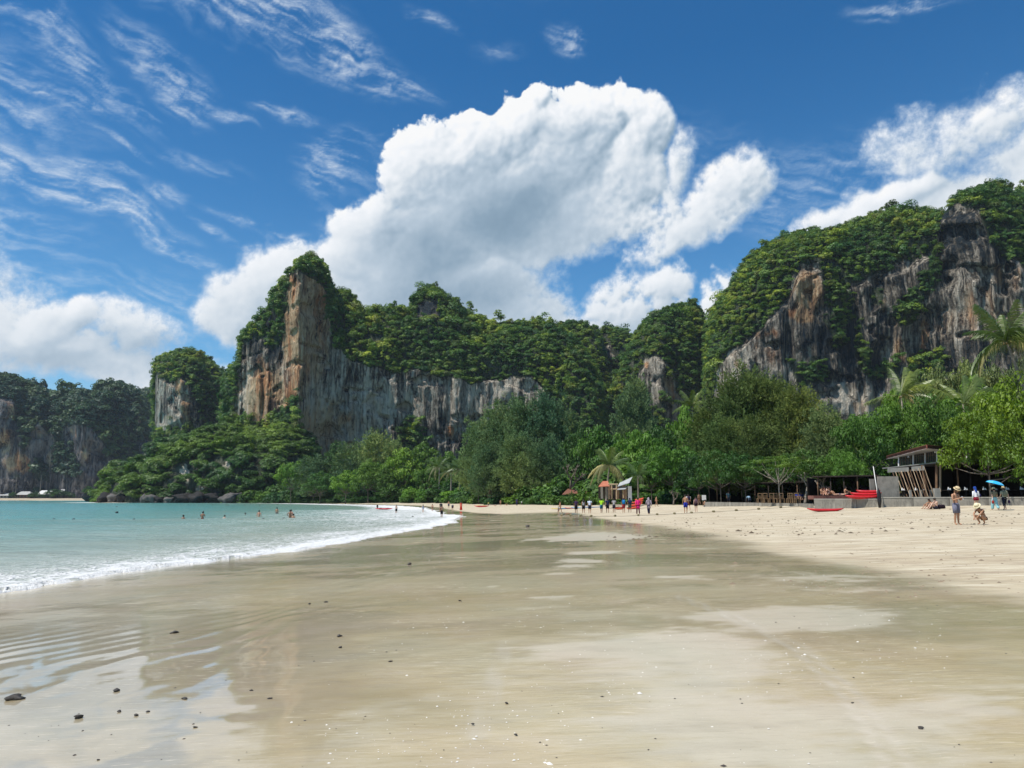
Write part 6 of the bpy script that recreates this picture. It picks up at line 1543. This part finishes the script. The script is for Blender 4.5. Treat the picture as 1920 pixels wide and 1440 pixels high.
def person(p, H, face, kind, skin, label, top=None, bottom=None, btype='shorts', hair='short', hat=None, pack=None, fem=False, group=None, sink=0.0, fingers=False, sleeves=True, ttype='shirt', bag=None, seed=0, hairmat=None, scarf=None):
    rng = random.Random(seed+int(p[0]*97)); s = H/1.70; J = pose(kind, rng)
    o = empty('person', (p[0], p[1], p[2]-sink), face, s); tag(o, label, 'person', group)
    obj('body', body_mesh(J, SK[skin], fem, fingers), o)
    fwd = (J['top']-J['nek']).normalized(); hd = J['hea'].lerp(J['top'], .35)
    X_ = (1, 0, 0)
    if fingers or H > 1.2:   # face: nose, eyes
        f = Vector((0, 1, 0)); f = (f-fwd*f.dot(fwd)).normalized()
        mb = MB(); c = hd+f*.092; mb.tube([c+fwd*.022, c+f*.018-fwd*.012, c-fwd*.02], [.008, .014, .006], 6); mb.obj('nose', SK[skin], o, True)
        for e in (-1, 1):
            mb = MB(); c = hd+f*.080+fwd*.02+Vector((e*.032, 0, 0)); mb.tube([c-f*.01, c+f*.008], [.011, .007], 6); mb.obj('eye', HAIRD, o)
            mb = MB(); c = hd+Vector((e*.085, 0, 0))-fwd*.005; mb.tube([c-fwd*.025, c+Vector((e*.012, 0, 0)), c+fwd*.025], [.006, .014, .006], 6); mb.obj('ear', SK[skin], o, True)
    hm = hairmat or HAIRD; back = Vector((0, -1, 0))
    if hair:
        mb = MB(); c = hd+back*.022
        mb.tube([c-fwd*.055+back*.01, c-fwd*.02+back*.01, c+fwd*.03+back*.004, c+fwd*.075, c+fwd*.105, c+fwd*.118], [(.075, .080), (.092, .092), (.098, .100), (.088, .092), (.055, .06), (.01, .01)], 10, side=X_)
        if hair == 'long': mb.tube([c-fwd*.0+back*.05, c-fwd*.14+back*.075, c-fwd*.30+back*.08], [(.075, .05), (.085, .045), (.045, .02)], 8, side=X_)
        if hair == 'bun': mb.tube([c+fwd*.07+back*.05, c+fwd*.11+back*.07, c+fwd*.15+back*.08], [.02, .05, .015], 8)
        mb.obj('hair', hm, o, True)
    if scarf:
        mb = MB(); c = hd; mb.tube([J['che']+fwd*.02+Vector((0, .0, .0)), J['nek'], c-fwd*.05, c+fwd*.02, c+fwd*.09, c+fwd*.125], [(.19, .14), (.12, .11), (.105, .11), (.108, .118), (.085, .09), (.01, .01)], 12, side=X_); mb.obj('headscarf', cloth(scarf), o, True)
    if hat:
        mat_, wide, tall = hat; c = hd+fwd*.075; mb = MB()
        mb.tube([c-fwd*.012, c+fwd*.006, c+fwd*.018, c+fwd*.05, c+fwd*tall, c+fwd*(tall+.012)], [wide, wide*.98, .112, .108, .092, .05], 16, side=X_); mb.obj('hat', mat_, o, True)
        if wide > .15:
            mb = MB(); mb.tube([c+fwd*.020, c+fwd*.048], [.1145, .1115], 16, side=X_); mb.obj('hat_band', HAIRD if mat_ is STRAW else STRAW, o)
    tor = [(J['pel'], (.150, .115)), (J['spi'], (.132 if fem else .142, .105)), (J['che'], (.165 if fem else .185, .122)), (J['che'].lerp(J['nek'], .62), (.150, .095)), (J['nek'], (.070, .068))]
    if top is not None:
        mb = MB()
        if ttype == 'bikini': mb.tube([J['che']+(J['spi']-J['che'])*.25, J['che'].lerp(J['nek'], .12)], [(.155, .118), (.158, .120)], 14, side=X_)
        else:
            down = J['pel']+(J['pel']-J['spi']).normalized()*(.50 if ttype == 'dress' else .30 if ttype == 'tunic' else .05)
            rb = (.30, .26) if ttype == 'dress' else (.20, .17) if ttype == 'tunic' else (.160, .125)
            if ttype == 'longdress': down = Vector((J['pel'].x, J['pel'].y, .10)); rb = (.26, .24)
            st_ = tor if ttype != 'vest' else tor[:4]
            mb.tube([down]+[a for a, _ in st_], [rb]+[b for _, b in st_], 14, side=X_)
            if sleeves:
                for n in 'lr':
                    a, b, w_ = J[n+'sh'], J[n+'el'], J[n+'wr']; mid = a.lerp(b, .62) if sleeves is True else None
                    mb.tube([J['che'].lerp(a, .55)+Vector((0, 0, .03)), a, mid] if mid is not None else [J['che'].lerp(a, .55)+Vector((0, 0, .03)), a, b, w_], [.075, .078, .068] if mid is not None else [.075, .076, .056, .042], 10)
        mb.obj({'bikini': 'bikini_top', 'dress': 'dress', 'longdress': 'dress', 'tunic': 'tunic', 'vest': 'vest'}.get(ttype, 'shirt'), cloth(top), o, True)
    if bottom is not None:
        mb = MB(); upd = (J['spi']-J['pel']).normalized()
        if btype == 'skirt': mb.tube([J['pel']-upd*.30, J['pel'], J['pel']+upd*.07], [(.22, .19), (.158, .125), (.140, .108)], 14, side=X_)
        else:
            mb.tube([J['pel']-upd*.07, J['pel'], J['pel']+upd*.07], [(.150, .122), (.158, .126), (.146, .112)], 14, side=X_)
            if btype != 'briefs':
                for n in 'lr':
                    h, k, a = J[n+'hi'], J[n+'kn'], J[n+'an']
                    if btype == 'shorts': mb.tube([h+(h-k)*.05, h.lerp(k, .45), h.lerp(k, .88)], [(.108, .112), (.100, .105), (.092, .096)], 12)
                    elif btype == 'short': mb.tube([h+(h-k)*.05, h.lerp(k, .42)], [(.108, .112), (.104, .108)], 12)
                    elif btype == 'loose': mb.tube([h+(h-k)*.05, h.lerp(k, .6), k, k.lerp(a, .7), k.lerp(a, .92)], [.112, .105, .10, .105, .08], 12)
                    elif btype == 'calf': mb.tube([h+(h-k)*.05, k, k.lerp(a, .45)], [.108, .088, .082], 12)
                    else: mb.tube([h+(h-k)*.05, k, a+Vector((0, 0, .03))], [.105, .074, .058], 12)
        mb.obj({'skirt': 'skirt', 'briefs': 'swimming_briefs', 'shorts': 'shorts', 'short': 'shorts'}.get(btype, 'trousers'), cloth(bottom), o, True)
    if pack:
        b = tag(empty('backpack', o.location, face, s), pack[1], 'backpack'); mb = MB(); c = (J['che']+J['spi'])/2+Vector((0, -.20, .04))
        mb.tube([c-Vector((0, 0, .23)), c-Vector((0, 0, .20)), c-Vector((0, .02, 0)), c+Vector((0, 0, .17)), c+Vector((0, 0, .23))], [(.10, .05), (.155, .085), (.165, .10), (.14, .08), (.05, .03)], 12, side=X_); mb.obj('pack', cloth(pack[0]), b, True)
        for e in (-1, 1):
            mb = MB(); mb.tube([c+Vector((e*.10, .04, .18)), Vector((e*.12, -.05, c.z+.26)), Vector((e*.125, .11, c.z+.14)), Vector((e*.135, .10, c.z-.06)), c+Vector((e*.14, .05, -.15))], .018, 5); mb.obj('strap', cloth(pack[0]), b, True)
    if bag:
        b = tag(empty('bag', o.location, face, s), bag[1], 'bag'); mb = MB(); h = J['rha'] if bag[2] == 'r' else J['lha']; c = h+Vector((0, 0, -.16))
        if bag[3] == 'shoulder': c = (J['rel' if bag[2] == 'r' else 'lel'])+Vector((.06 if bag[2] == 'r' else -.06, -.02, -.02))
        mb.tube([c-Vector((0, 0, .13)), c, c+Vector((0, 0, .12))], [(.10, .05), (.13, .07), (.07, .03)], 10, side=(0, 1, 0)); mb.obj('pouch', cloth(bag[0]), b, True)
        e_ = h if bag[3] != 'shoulder' else J['rsh' if bag[2] == 'r' else 'lsh']
        mb = MB(); mb.tube([c+Vector((0, .05, .10)), e_+Vector((0, 0, .02 if bag[3] != 'shoulder' else .07)), c+Vector((0, -.05, .10))], .012, 5); mb.obj('strap', cloth(bag[0]), b, True)
    return o
def ground_at(px, Y): x = pxX(px, Y); return (x, Y, gzf(x, Y)-.015)
def hgt(px_h, Y): return px_h/F_PX*Y
AWAY, TOWARD = 0.0, math.pi
RIGHT, LEFT = -math.pi/2, math.pi/2
# --- the two near figures
p1 = ground_at(1791, 37.0)
person(p1, 1.76, R(22)+math.pi, 'hold', 'tan', 'shirtless man in grey shorts and straw hat looking at something in his hands', bottom=(.16, .16, .21), hat=(STRAW, .165, .10), fingers=True, hair='short', seed=1)
J1 = pose('hold', random.Random(0)); q = Matrix.Rotation(R(22)+math.pi, 3, 'Z') @ (Vector((0, .39, 1.25))*1.02)
mb = MB(); mb.box((0, 0, 0), (.075, .012, .15)); o = mb.obj('phone', WHITE, None, loc=(p1[0]+q.x, p1[1]+q.y, p1[2]+q.z), rot=(R(-25), 0, R(35))); tag(o, 'small white phone held by the shirtless man in the straw hat', 'phone')
p2 = ground_at(1837, 36.6)
person(p2, 1.66, math.pi/2+R(25), 'crouch', 'tan', 'crouching woman in dark bikini and broad pale sun hat', top=(.05, .012, .010), ttype='bikini', sleeves=False, bottom=(.05, .012, .010), btype='briefs', hat=(STRAWP, .185, .12), fem=True, fingers=True, seed=2)
# --- behind them
p = ground_at(1830, 59); person(p, hgt(41, 59)*.99, AWAY, 'stand', 'light', 'woman in white long-sleeved top, dark red shorts and blue cap walking away', top=(.80, .80, .82), sleeves='long', bottom=(.22, .01, .025), btype='short', hair='long', hat=(cloth((.02, .06, .28)), .12, .11), fem=True, bag=((.02, .02, .07), 'dark navy shoulder bag of the woman in white', 'r', 'shoulder'), seed=3, hairmat=cloth((.02, .06, .28)))
p = ground_at(1865, 57.5); person(p, 1.62, AWAY, 'walk', 'light', 'walker in sun hat, patterned brown top and loose pale turquoise trousers', top=(.22, .20, .13), bottom=(.30, .58, .62), btype='loose', hair='short', hat=(STRAWP, .165, .11), fem=True, bag=((.30, .03, .02), 'small red bag carried low beside turquoise trousers', 'l', 'hand'), seed=4)
pu = ground_at(1883, 57.2); person(pu, 1.66, AWAY, 'walk2', 'light', 'walker in straw hat with olive backpack and dark calf-length trousers under the umbrella', top=(.30, .33, .26), bottom=(.02, .02, .035), btype='calf', hair='short', hat=(STRAW, .165, .11), pack=((.16, .17, .12), 'olive green backpack on the walker beneath the umbrella'), bag=((.05, .03, .08), 'dark purple bag swinging from the hand of the umbrella walker', 'r', 'hand'), seed=5)
U = tag(empty('umbrella', (pxX(1868, 57.0), 57.0, pu[2]+1.95)), 'bright sky-blue umbrella held over two walkers at the right', 'umbrella'); U.rotation_euler = (R(8), R(14), 0)
UB = paint('umbrella_blue', (.03, .42, .80), .6, .3, .06, 3); UB2 = paint('umbrella_light_blue', (.10, .50, .82), .6, .3, .06, 3)
for k in range(8):
    a0, a1 = k*math.pi/4, (k+1)*math.pi/4; mb = MB(); V = []; F = []
    for i in range(5):
        t = i/4; r = .60*math.sin(t*1.35)/math.sin(1.35); zz = .26*math.cos(t*1.35)/1.0-.06
        for j in range(4):
            a = a0+(a1-a0)*j/3; rr = r*(1-.05*t*math.sin(math.pi*j/3)); V.append((rr*math.cos(a), rr*math.sin(a), zz-.012*math.sin(math.pi*j/3)*t))
    for i in range(4):
        for j in range(3): F.append((i*4+j, i*4+j+1, i*4+j+5, i*4+j+4))
    mb.add(V, F).add([(x, y, z_-.006) for x, y, z_ in V], [f[::-1] for f in F]); mb.obj('canopy_panel', UB if k % 2 else UB2, U, True)
mb = MB(); mb.tube([(0, 0, .26), (0, 0, -.70)], .012, 6); mb.obj('shaft', BLACK, U)
mb = MB(); mb.tube([(0, 0, -.70), (0, 0, -.80)], .022, 6); mb.obj('handle', BLACK, U)
p = ground_at(1741, 62.0); person(p, 1.62, LEFT+R(18), 'sit', 'tan', 'sunbather with dark hair sitting in front of the seawall, left of the pair', top=(.02, .02, .02), ttype='bikini', sleeves=False, bottom=(.02, .02, .02), btype='briefs', hair='long', fem=True, seed=6)
p = ground_at(1752, 61.6); person(p, 1.75, LEFT+R(10), 'sit', 'light', 'sunbather in dark trunks sitting in front of the seawall, right of the pair', bottom=(.03, .03, .05), btype='short', hair='short', seed=7)
p = ground_at(1763, 61.8); mb = MB(); mb.tube([(-.36, 0, .08), (-.30, 0, .17), (.24, 0, .18), (.34, 0, .10)], [(.05, .04), (.16, .17), (.16, .17), (.05, .04)], 10, side=(0, 1, 0)); o = empty('holdall', p); mb.obj('bag_body', cloth((.02, .012, .02)), o, True)
mb = MB(); mb.tube([(-.15, 0, .30), (0, 0, .42), (.15, 0, .30)], .012, 5); mb.obj('strap', BLACK, o); tag(o, 'black holdall lying on sand beside the sitting pair', 'bag')
# --- the walking party in the middle
GW = 'walkers crossing the sand in the middle'
def W_(px, foot, hpx, Y, kind, skin, label, **k):
    k.setdefault('seed', px); k.setdefault('group', GW); return person(ground_at(px, Y), min(1.78, hgt(hpx, Y)), k.pop('face', AWAY), kind, skin, label, **k)
W_(1080, 962, 27, 84, 'stand', 'brown', 'walker in dark purple top and black shorts, leftmost of the facing-away party', top=(.05, .03, .07), bottom=(.01, .01, .015))
W_(1094, 961, 26, 85, 'walk', 'brown', 'walker in white and black vest top with black shorts', top=(.35, .35, .36), bottom=(.01, .01, .012), ttype='vest', sleeves=False, fem=True, hair='long')
W_(1105.5, 961, 27, 84, 'stand', 'tan', 'walker in pale blue-white shirt and dark shorts with white stripe', top=(.62, .68, .80), bottom=(.015, .015, .03))
W_(1127.5, 960, 27, 84, 'walk2', 'brown', 'walker in neon yellow-green shirt and teal shorts', top=(.42, .78, .04), bottom=(.02, .10, .16))
W_(1139, 960, 27, 84, 'walk', 'brown', 'walker in navy shirt and black shorts', top=(.02, .025, .07), bottom=(.01, .01, .015))
W_(1151, 960, 26, 85, 'hold', 'brown', 'walker in light grey shirt and dark shorts with arms bent', top=(.40, .38, .38), bottom=(.03, .03, .05))
W_(1169, 961, 27, 83, 'stand', 'tan', 'walker in red shorts carrying a bright blue backpack', top=(.05, .07, .13), bottom=(.30, .03, .035), pack=((.02, .20, .50), 'bright blue backpack on the walker in red shorts'))
W_(1180.5, 960, 27, 83, 'walk', 'brown', 'walker in grey shorts carrying a navy backpack', top=(.06, .05, .06), bottom=(.09, .10, .07), pack=((.02, .025, .09), 'navy backpack on the walker in grey shorts'))
W_(1196, 968, 31, 74, 'walk', 'brown', 'woman in bright pink tunic and maroon leggings', top=(.72, .03, .19), ttype='tunic', sleeves='long', bottom=(.10, .01, .03), btype='long', fem=True, hair='bun')
W_(1216, 968, 31, 74, 'walk2', 'brown', 'woman in grey-lilac headscarf and tunic with dark trousers', top=(.36, .30, .34), ttype='tunic', sleeves='long', bottom=(.02, .02, .05), btype='long', fem=True, hair=None, scarf=(.38, .32, .35))
W_(1230.5, 950, 20, 100, 'walk', 'tan', 'bare-chested bather walking rightwards toward the trees', bottom=(.45, .22, .16), btype='briefs', face=RIGHT)
W_(1050, 958, 22, 92, 'walk', 'tan', 'tanned woman in swimwear walking beside a small child', top=(.30, .15, .10), ttype='bikini', sleeves=False, bottom=(.3, .15, .1), btype='briefs', fem=True, hair='long', face=RIGHT)
person(ground_at(1046.5, 92), .75, RIGHT, 'walk2', 'brown', 'small child walking beside the tanned woman in swimwear', bottom=(.05, .05, .1), seed=9, group=GW)
W_(1285, 964, 34, 75, 'stand', 'tan', 'shirtless broad-backed man in royal blue shorts', bottom=(.02, .03, .26))
W_(1290.5, 955, 30, 82, 'walk', 'tan', 'man partly hidden behind the shirtless one, with a dark backpack', top=(.62, .60, .58), bottom=(.10, .02, .02), pack=((.02, .015, .04), 'dark backpack on the half-hidden man behind the blue shorts'))
W_(1304.5, 964, 28, 76, 'stand', 'light', 'woman with a brown-purple backpack, black shorts and bare legs', top=(.10, .06, .07), ttype='vest', sleeves=False, bottom=(.02, .01, .02), btype='short', fem=True, hair='bun', pack=((.12, .07, .09), 'brown-purple backpack on the bare-legged woman'))
W_(1311, 951, 22, 96, 'walk', 'tan', 'tanned bather standing farther back right of the backpack woman', bottom=(.25, .10, .06), btype='briefs')
person(ground_at(1322, 90), 1.6, RIGHT, 'sit', 'tan', 'bather sitting on the shaded sand by the notice board', bottom=(.04, .05, .08), btype='briefs', seed=12)
person(ground_at(1366, 93), 1.7, TOWARD, 'walk', 'brown', 'person in dark teal shirt stepping through shade before the restaurant', top=(.06, .12, .15), bottom=(.03, .03, .04), seed=14)
person(ground_at(1405, 88), 1.65, AWAY, 'bend', 'brown', 'person in pale blue shirt bending at the low wall of the restaurant', top=(.22, .32, .40), bottom=(.04, .05, .07), seed=15)
for i, (px, k) in enumerate(((1496, 'sit'), (1503, 'sit'))): person((pxX(px, 80+i), 80+i, 1.45), 1.6, TOWARD, k, 'brown', ('person in royal blue sitting at the restaurant right of the chairs', 'person in dark blue beside the one in royal blue')[i], top=((.03, .06, .35), (.02, .03, .12))[i], bottom=(.02, .02, .03), seed=16+i)
SB = ['leftmost sunbather on the dark red deck', 'second sunbather on the dark red deck', 'third sunbather on the dark red deck', 'fourth sunbather, sitting up on the dark red deck', 'fifth sunbather, lying toward the red kayaks', 'rightmost sunbather on the deck, nearest the red kayaks']
mb = MB(); mb.box((0, 0, 0), (2.6, 1.3, .35)); o = mb.obj('sun_deck', WOOD_R, None, loc=(pxX(1586, 73.4)-1.0, 73.0, 1.715)); o.location.x = pxX(1582, 73); tag(o, 'second dark red deck just left of the stacked kayaks', 'deck')
for i, (px, k) in enumerate(((1541, 'sit'), (1546, 'sit'), (1552, 'sit'), (1557, 'sit'), (1576, 'lie'), (1590, 'sit'))):
    person((pxX(px, 73), 72.8+.1*i, 1.895), 1.62, (.3, -.4, LEFT, .5, LEFT, RIGHT)[i]+math.pi*(i < 4), k, ('tan', 'red', 'light', 'tan', 'light', 'tan')[i], SB[i], bottom=(.05, .05, .08), btype='briefs', seed=20+i, group='sunbathers on the deck')
# --- the bathers on the left
GB = 'bathers at the water edge'
def B_(px, py, hpx, kind, skin, label, **k):
    Y = 100.0
    for _ in range(14):
        x = pxX(px, Y); z_ = max(gzf(x, Y), SEA); v_ = (720-py)/F_PX; Y = .5*Y+.5*min(max((z_-EYE)/((sa+v_*ca)/(ca-v_*sa)), 40), 420)
    k.setdefault('seed', px); k.setdefault('group', GB); H = hgt(hpx, Y)
    return person((pxX(px, Y), Y, max(gzf(pxX(px, Y), Y)-.02, SEA-.15)), min(max(H, .9), 1.82), k.pop('face', AWAY), kind, skin, label, **k)
B_(708, 955, 10.5, 'stand', 'brown', 'bather in black wetsuit top standing by the floating red kayak', top=(.01, .01, .012), bottom=(.01, .01, .012), btype='long', sleeves='long')
B_(743.5, 962, 17, 'stand', 'tan', 'bather in black trunks wading in the foam, right of the floating kayak', bottom=(.01, .01, .012))
B_(793.5, 961, 16, 'walk', 'light', 'woman in patterned swimsuit wading near the tip of the foam', top=(.25, .30, .40), ttype='vest', sleeves=False, bottom=(.25, .3, .4), btype='briefs', fem=True, hair='long')
B_(811, 959, 14, 'stand', 'tan', 'slim bather standing at the far edge of the foam', bottom=(.10, .06, .05), btype='briefs')
B_(827, 961, 19, 'stand', 'brown', 'dark-haired person standing behind the tallest wader', top=(.03, .03, .04), bottom=(.02, .02, .03))
B_(828.5, 970, 24, 'walk', 'brown', 'tallest wader at the tip of the foam, in dark shorts', bottom=(.02, .02, .025))
B_(841.5, 953, 14, 'stand', 'tan', 'bare-chested man standing on wet sand left of the bending person', bottom=(.05, .05, .09), face=TOWARD)
B_(848.5, 957, 15, 'bend', 'tan', 'person in grey-violet bending down on the wet sand', top=(.10, .09, .13), bottom=(.05, .05, .07))
B_(864.5, 957, 17, 'stand', 'tan', 'woman in a long red dress at the water edge', top=(.62, .03, .02), ttype='longdress', sleeves=False, fem=True, hair='long')
B_(659, 942, 9, 'stand', 'tan', 'tiny distant figure standing on the far sand, left of the floating kayak', bottom=(.1, .1, .1))
B_(545, 943, 7, 'stand', 'tan', 'very distant figure standing at the start of the far sand', bottom=(.1, .05, .05))
B_(688, 938, 5, 'walk', 'light', 'very distant figure in pale top walking by the far casuarinas', top=(.5, .5, .5), bottom=(.1, .1, .2))
B_(797, 939, 7, 'stand', 'light', 'distant bather on dry sand below the palms', bottom=(.3, .1, .1), btype='briefs')
B_(916, 939, 6, 'walk', 'light', 'distant person in yellow top near the right-hand shrubs', top=(.6, .5, .1), bottom=(.1, .1, .1))
B_(938.5, 939, 11, 'stand', 'tan', 'distant tanned bather standing below the casuarina clump', bottom=(.5, .3, .2), btype='briefs')
B_(969, 942, 13, 'stand', 'brown', 'distant person in dark blue clothes below the casuarina clump', top=(.03, .03, .10), bottom=(.03, .03, .08), btype='long')
B_(978, 940, 8, 'stand', 'brown', 'distant person in a white cap beside the one in dark blue', top=(.6, .6, .6), bottom=(.05, .05, .05))
B_(1000, 944, 12, 'stand', 'red', 'distant bather with reddish skin, right of the dark blue one', bottom=(.2, .02, .03), btype='briefs')
B_(1007, 945, 13, 'walk2', 'tan', 'distant bather in red trunks walking near the casuarina trunks', bottom=(.35, .04, .05))
GL = 'sunbathers on the far sand'
for i, (px, py, k) in enumerate(((730, 938, 'lie'), (746, 939, 'lie'), (757, 938.5, 'lie'), (770, 938.5, 'sit'), (784, 938.5, 'sit'), (820, 938.5, 'sit'), (885, 938.5, 'sit'), (897, 939.5, 'lie'), (928, 939, 'lie'), (950, 938.5, 'sit'), (990, 939.5, 'lie'))):
    B_(px, py, 10, k, ('tan', 'light', 'red')[i % 3], 'distant sunbather %s on the pale sand, %s of eleven from the left' % ('lying' if k == 'lie' else 'sitting', ('first', 'second', 'third', 'fourth', 'fifth', 'sixth', 'seventh', 'eighth', 'ninth', 'tenth', 'last')[i]), bottom=(.08, .05, .06), btype='briefs', group=GL, face=(LEFT, RIGHT, .5)[i % 3])
# --- swimmers, the water hides what is below their waist or shoulders
GS = 'swimmers in the turquoise water'
def S_(px, py, sink, skin, label, kind='stand', **k):
    x, Y = inv_sea(px, py); k.setdefault('seed', px)
    return person((x, Y, SEA), 1.68, k.pop('face', AWAY), kind, skin, label, sink=sink, group=GS, **k)
S_(343.5, 972.5, 1.28, 'brown', 'leftmost swimmer, dark head and shoulders above the water')
S_(379.5, 973, .88, 'brown', 'swimmer standing waist-deep with arms folded, second from left', kind='hold', bottom=(.1, .02, .02))
S_(421, 971, 1.36, 'light', 'swimmer low in the water with pale shoulders, third from left')
S_(460, 964, 1.48, 'brown', 'swimmer with only a small head above the water')
S_(485.5, 969, .92, 'red', 'swimmer waist-deep with sunburnt back, left of the far pair')
S_(519, 963, .80, 'tan', 'swimmer standing farther out, waist-deep behind the pair', bottom=(.1, .1, .1))
S_(543.5, 970.5, .82, 'brown', 'dark swimmer standing waist-deep, left of the close pair', kind='hips')
S_(550, 971, 1.22, 'tan', 'short swimmer chest-deep, right of the close pair')
S_(545.5, 969, .84, 'red', 'swimmer standing just behind the close pair')
for i, (px, py) in enumerate(((353, 947.8), (373, 948), (399, 947.5), (424, 947.6), (428, 948.4), (459, 948.2), (487, 948.6), (219, 951), (470, 945.8), (520, 946.6))):
    S_(px, py, 1.40, 'brown', 'tiny far swimmer, %s of ten heads dotted before the far sand, from the left' % ('second', 'third', 'fourth', 'fifth', 'sixth', 'seventh', 'ninth', 'first', 'eighth', 'last')[i], seed=i)
# ================================================================= small things on the sand
def plane_pt(px, py, it=18):
    """where the ray through a pixel meets the sand"""
    Y = 10.0; v_ = (720-py)/F_PX; k = (sa+v_*ca)/(ca-v_*sa)
    for _ in range(it):
        z_ = gzf(pxX(px, Y), Y); Y = .5*Y+.5*min(max((z_-EYE)/k, 2), 120)
    x = (px-960)/F_PX/(ca-v_*sa)*Y
    return x, Y, gzf(x, Y)
STONE = paint('dark_wet_stone', (.050, .040, .030), .45, .5, .6, 30, .01)
SM = [rock_mesh('stone', s+20, STONE, 2, .55, .55) for s in range(4)]
st = [(27,1314,26,'knobbly black stone, largest of all on the wet sand at the far left'),(146,1348,17,'dark flat stone near the left bottom corner reflections'),(219,1297,14,'dark upright stone above and right of the flat one'),(346,1312,11,'dark stone in the reflections, right of the upright one'),(327,1188,12,'dark stone at the end of the sand ripples'),(224,1336,8,'reddish pebble between the larger left stones'),(255,1343,9,'little dark stone right of the reddish pebble'),(366,1365,7,'small dark stone low in the left reflections'),(637,1194,10,'dark shell-crusted stone left of the picture centre'),(638,1215,8,'small stone just below the shell-crusted one'),(471,1296,7,'small brown stone left of centre on the wet flat'),(506,1311,7,'small dark stone under the brown one'),(767,1059,10,'dark lump of weed on the smooth wet slope'),(862,1127,6,'small dark pebble below the weed lump'),(887,1358,6,'brown pebble low in the picture middle'),(732,1241,7,'dark pebble on brown wet sand'),(950,1319,7,'black pebble near the bottom centre'),(1727,1366,11,'short dark stick-like stone at the lower right'),(1598,1318,6,'dark pebble in the right foreground'),(1216,1407,6,'black pebble at the bottom right of centre'),(967,1378,6,'black pebble at the very bottom centre'),(184,1427,6,'tiny dark stone at the bottom left'),(278,1336,7,'dark pebble beside the left stones'),(580,1133,7,'dark pebble at the start of the glittering flat'),(611,1130,7,'second dark pebble right of the glitter start'),(990,988,9,'dark driftwood lump on the distant wet sand')]
for i, (px, py, w_, lb) in enumerate(st):
    x, y, z_ = plane_pt(px, py); r = w_/F_PX*y/2
    tag(obj('stone', SM[i % 4], None, (x, y, z_+r*.25), (0, 0, i*.9), (r, r*.8, r*.85)), lb, 'stone', 'dark stones on the wet sand')
rng = np.random.default_rng(77)
def chips(name, label, n, ylo, yhi, xf, size, mat, clump=.5, dark=False, flat=.35, raise_=.25):
    Y = ylo*(yhi/ylo)**rng.random(n); X = xf(Y, n)
    k = fbm(X*.5, Y*.35, o=3, seed=78 if not dark else 79)+rng.normal(size=n)*.25 > (clump-.5)
    X, Y = X[k], Y[k]; n = len(X); Z = gz(X, Y)
    s = size*rng.lognormal(0, .45, n)
    u = np.array([(1, 0, 0), (0, 1, 0), (-1, 0, 0), (0, -1, 0), (0, 0, 1.0)])
    a = rng.uniform(0, 6.28, n); c, q = np.cos(a), np.sin(a); asp = rng.uniform(.5, 1, n)
    V = np.zeros((n, 5, 3))
    for i in range(5):
        ux, uy, uz = u[i]*np.array([1, 1, flat]); V[:, i, 0] = X+s*(ux*c-uy*asp*q); V[:, i, 1] = Y+s*(ux*q+uy*asp*c); V[:, i, 2] = Z+s*(uz*1.2)-.001+s*raise_*.2
    F = np.array([(0, 1, 4), (1, 2, 4), (2, 3, 4), (3, 0, 4)]); F = (np.arange(n)[:, None, None]*5+F[None]).reshape(-1, 3)
    o = obj(name, mesh_np(name, V.reshape(-1, 3), F, [mat])); tag(o, label, 'debris', kind='stuff')
SHELL = paint('shell_white', (.78, .74, .66), .4, .5, .1, 9)
chips('shell_chips', 'white shell chips glinting over the wet sand flat', 3200, 4, 62, lambda Y, n: rng.uniform(-.42, 1, n)*np.minimum(Y*.55, 6.2), .0065, SHELL, .50)
chips('shell_chips', 'larger pale shells scattered on the wet sand', 110, 4, 30, lambda Y, n: rng.uniform(-.5, 1, n)*np.minimum(Y*.55, 6.2), .011, SHELL, .55)
chips('dark_chips', 'fine dark grit and weed bits over the beach', 1500, 3.5, 40, lambda Y, n: rng.uniform(-.65, .8, n)*np.minimum(Y, 10), .0075, STONE, .55, True)
chips('dry_debris', 'dark seaweed crumbs and leaves on the upper dry sand', 900, 30, 62, lambda Y, n: rng.uniform(.12, .68, n)*Y, .055, paint('dry_weed', (.12, .09, .06), .9, .1), .55, True)
chips('dry_debris', 'lighter crumbs of coral on the dry sand at the right', 900, 12, 45, lambda Y, n: rng.uniform(.25, .68, n)*Y, .022, paint('dull_weed', (.25, .19, .13), .9, .1), .5, True)
# ================================================================= the air over the bay
gx0, gx1, gy0, gy1 = float(gx.min())-60, float(gx.max())+60, float(gy.min())-60, float(gy.max())+60
mb = MB(); mb.box(((gx0+gx1)/2, (gy0+gy1)/2, 99.4), (gx1-gx0, gy1-gy0, 217.2))
hz = bpy.data.materials.new('haze'); hz.use_nodes = True; hz.node_tree.nodes.clear(); HN = NT(hz.node_tree)
pv = HN.node('ShaderNodeVolumePrincipled'); pv.inputs['Color'].default_value = (.80, .90, 1.0, 1); pv.inputs['Density'].default_value = .00006; pv.inputs['Anisotropy'].default_value = 0
ho = HN.node('ShaderNodeOutputMaterial'); HN.l.new(pv.outputs[0], ho.inputs['Volume'])
tag(mb.obj('haze', hz), 'thin pale sea haze filling the air over the bay', kind='stuff')
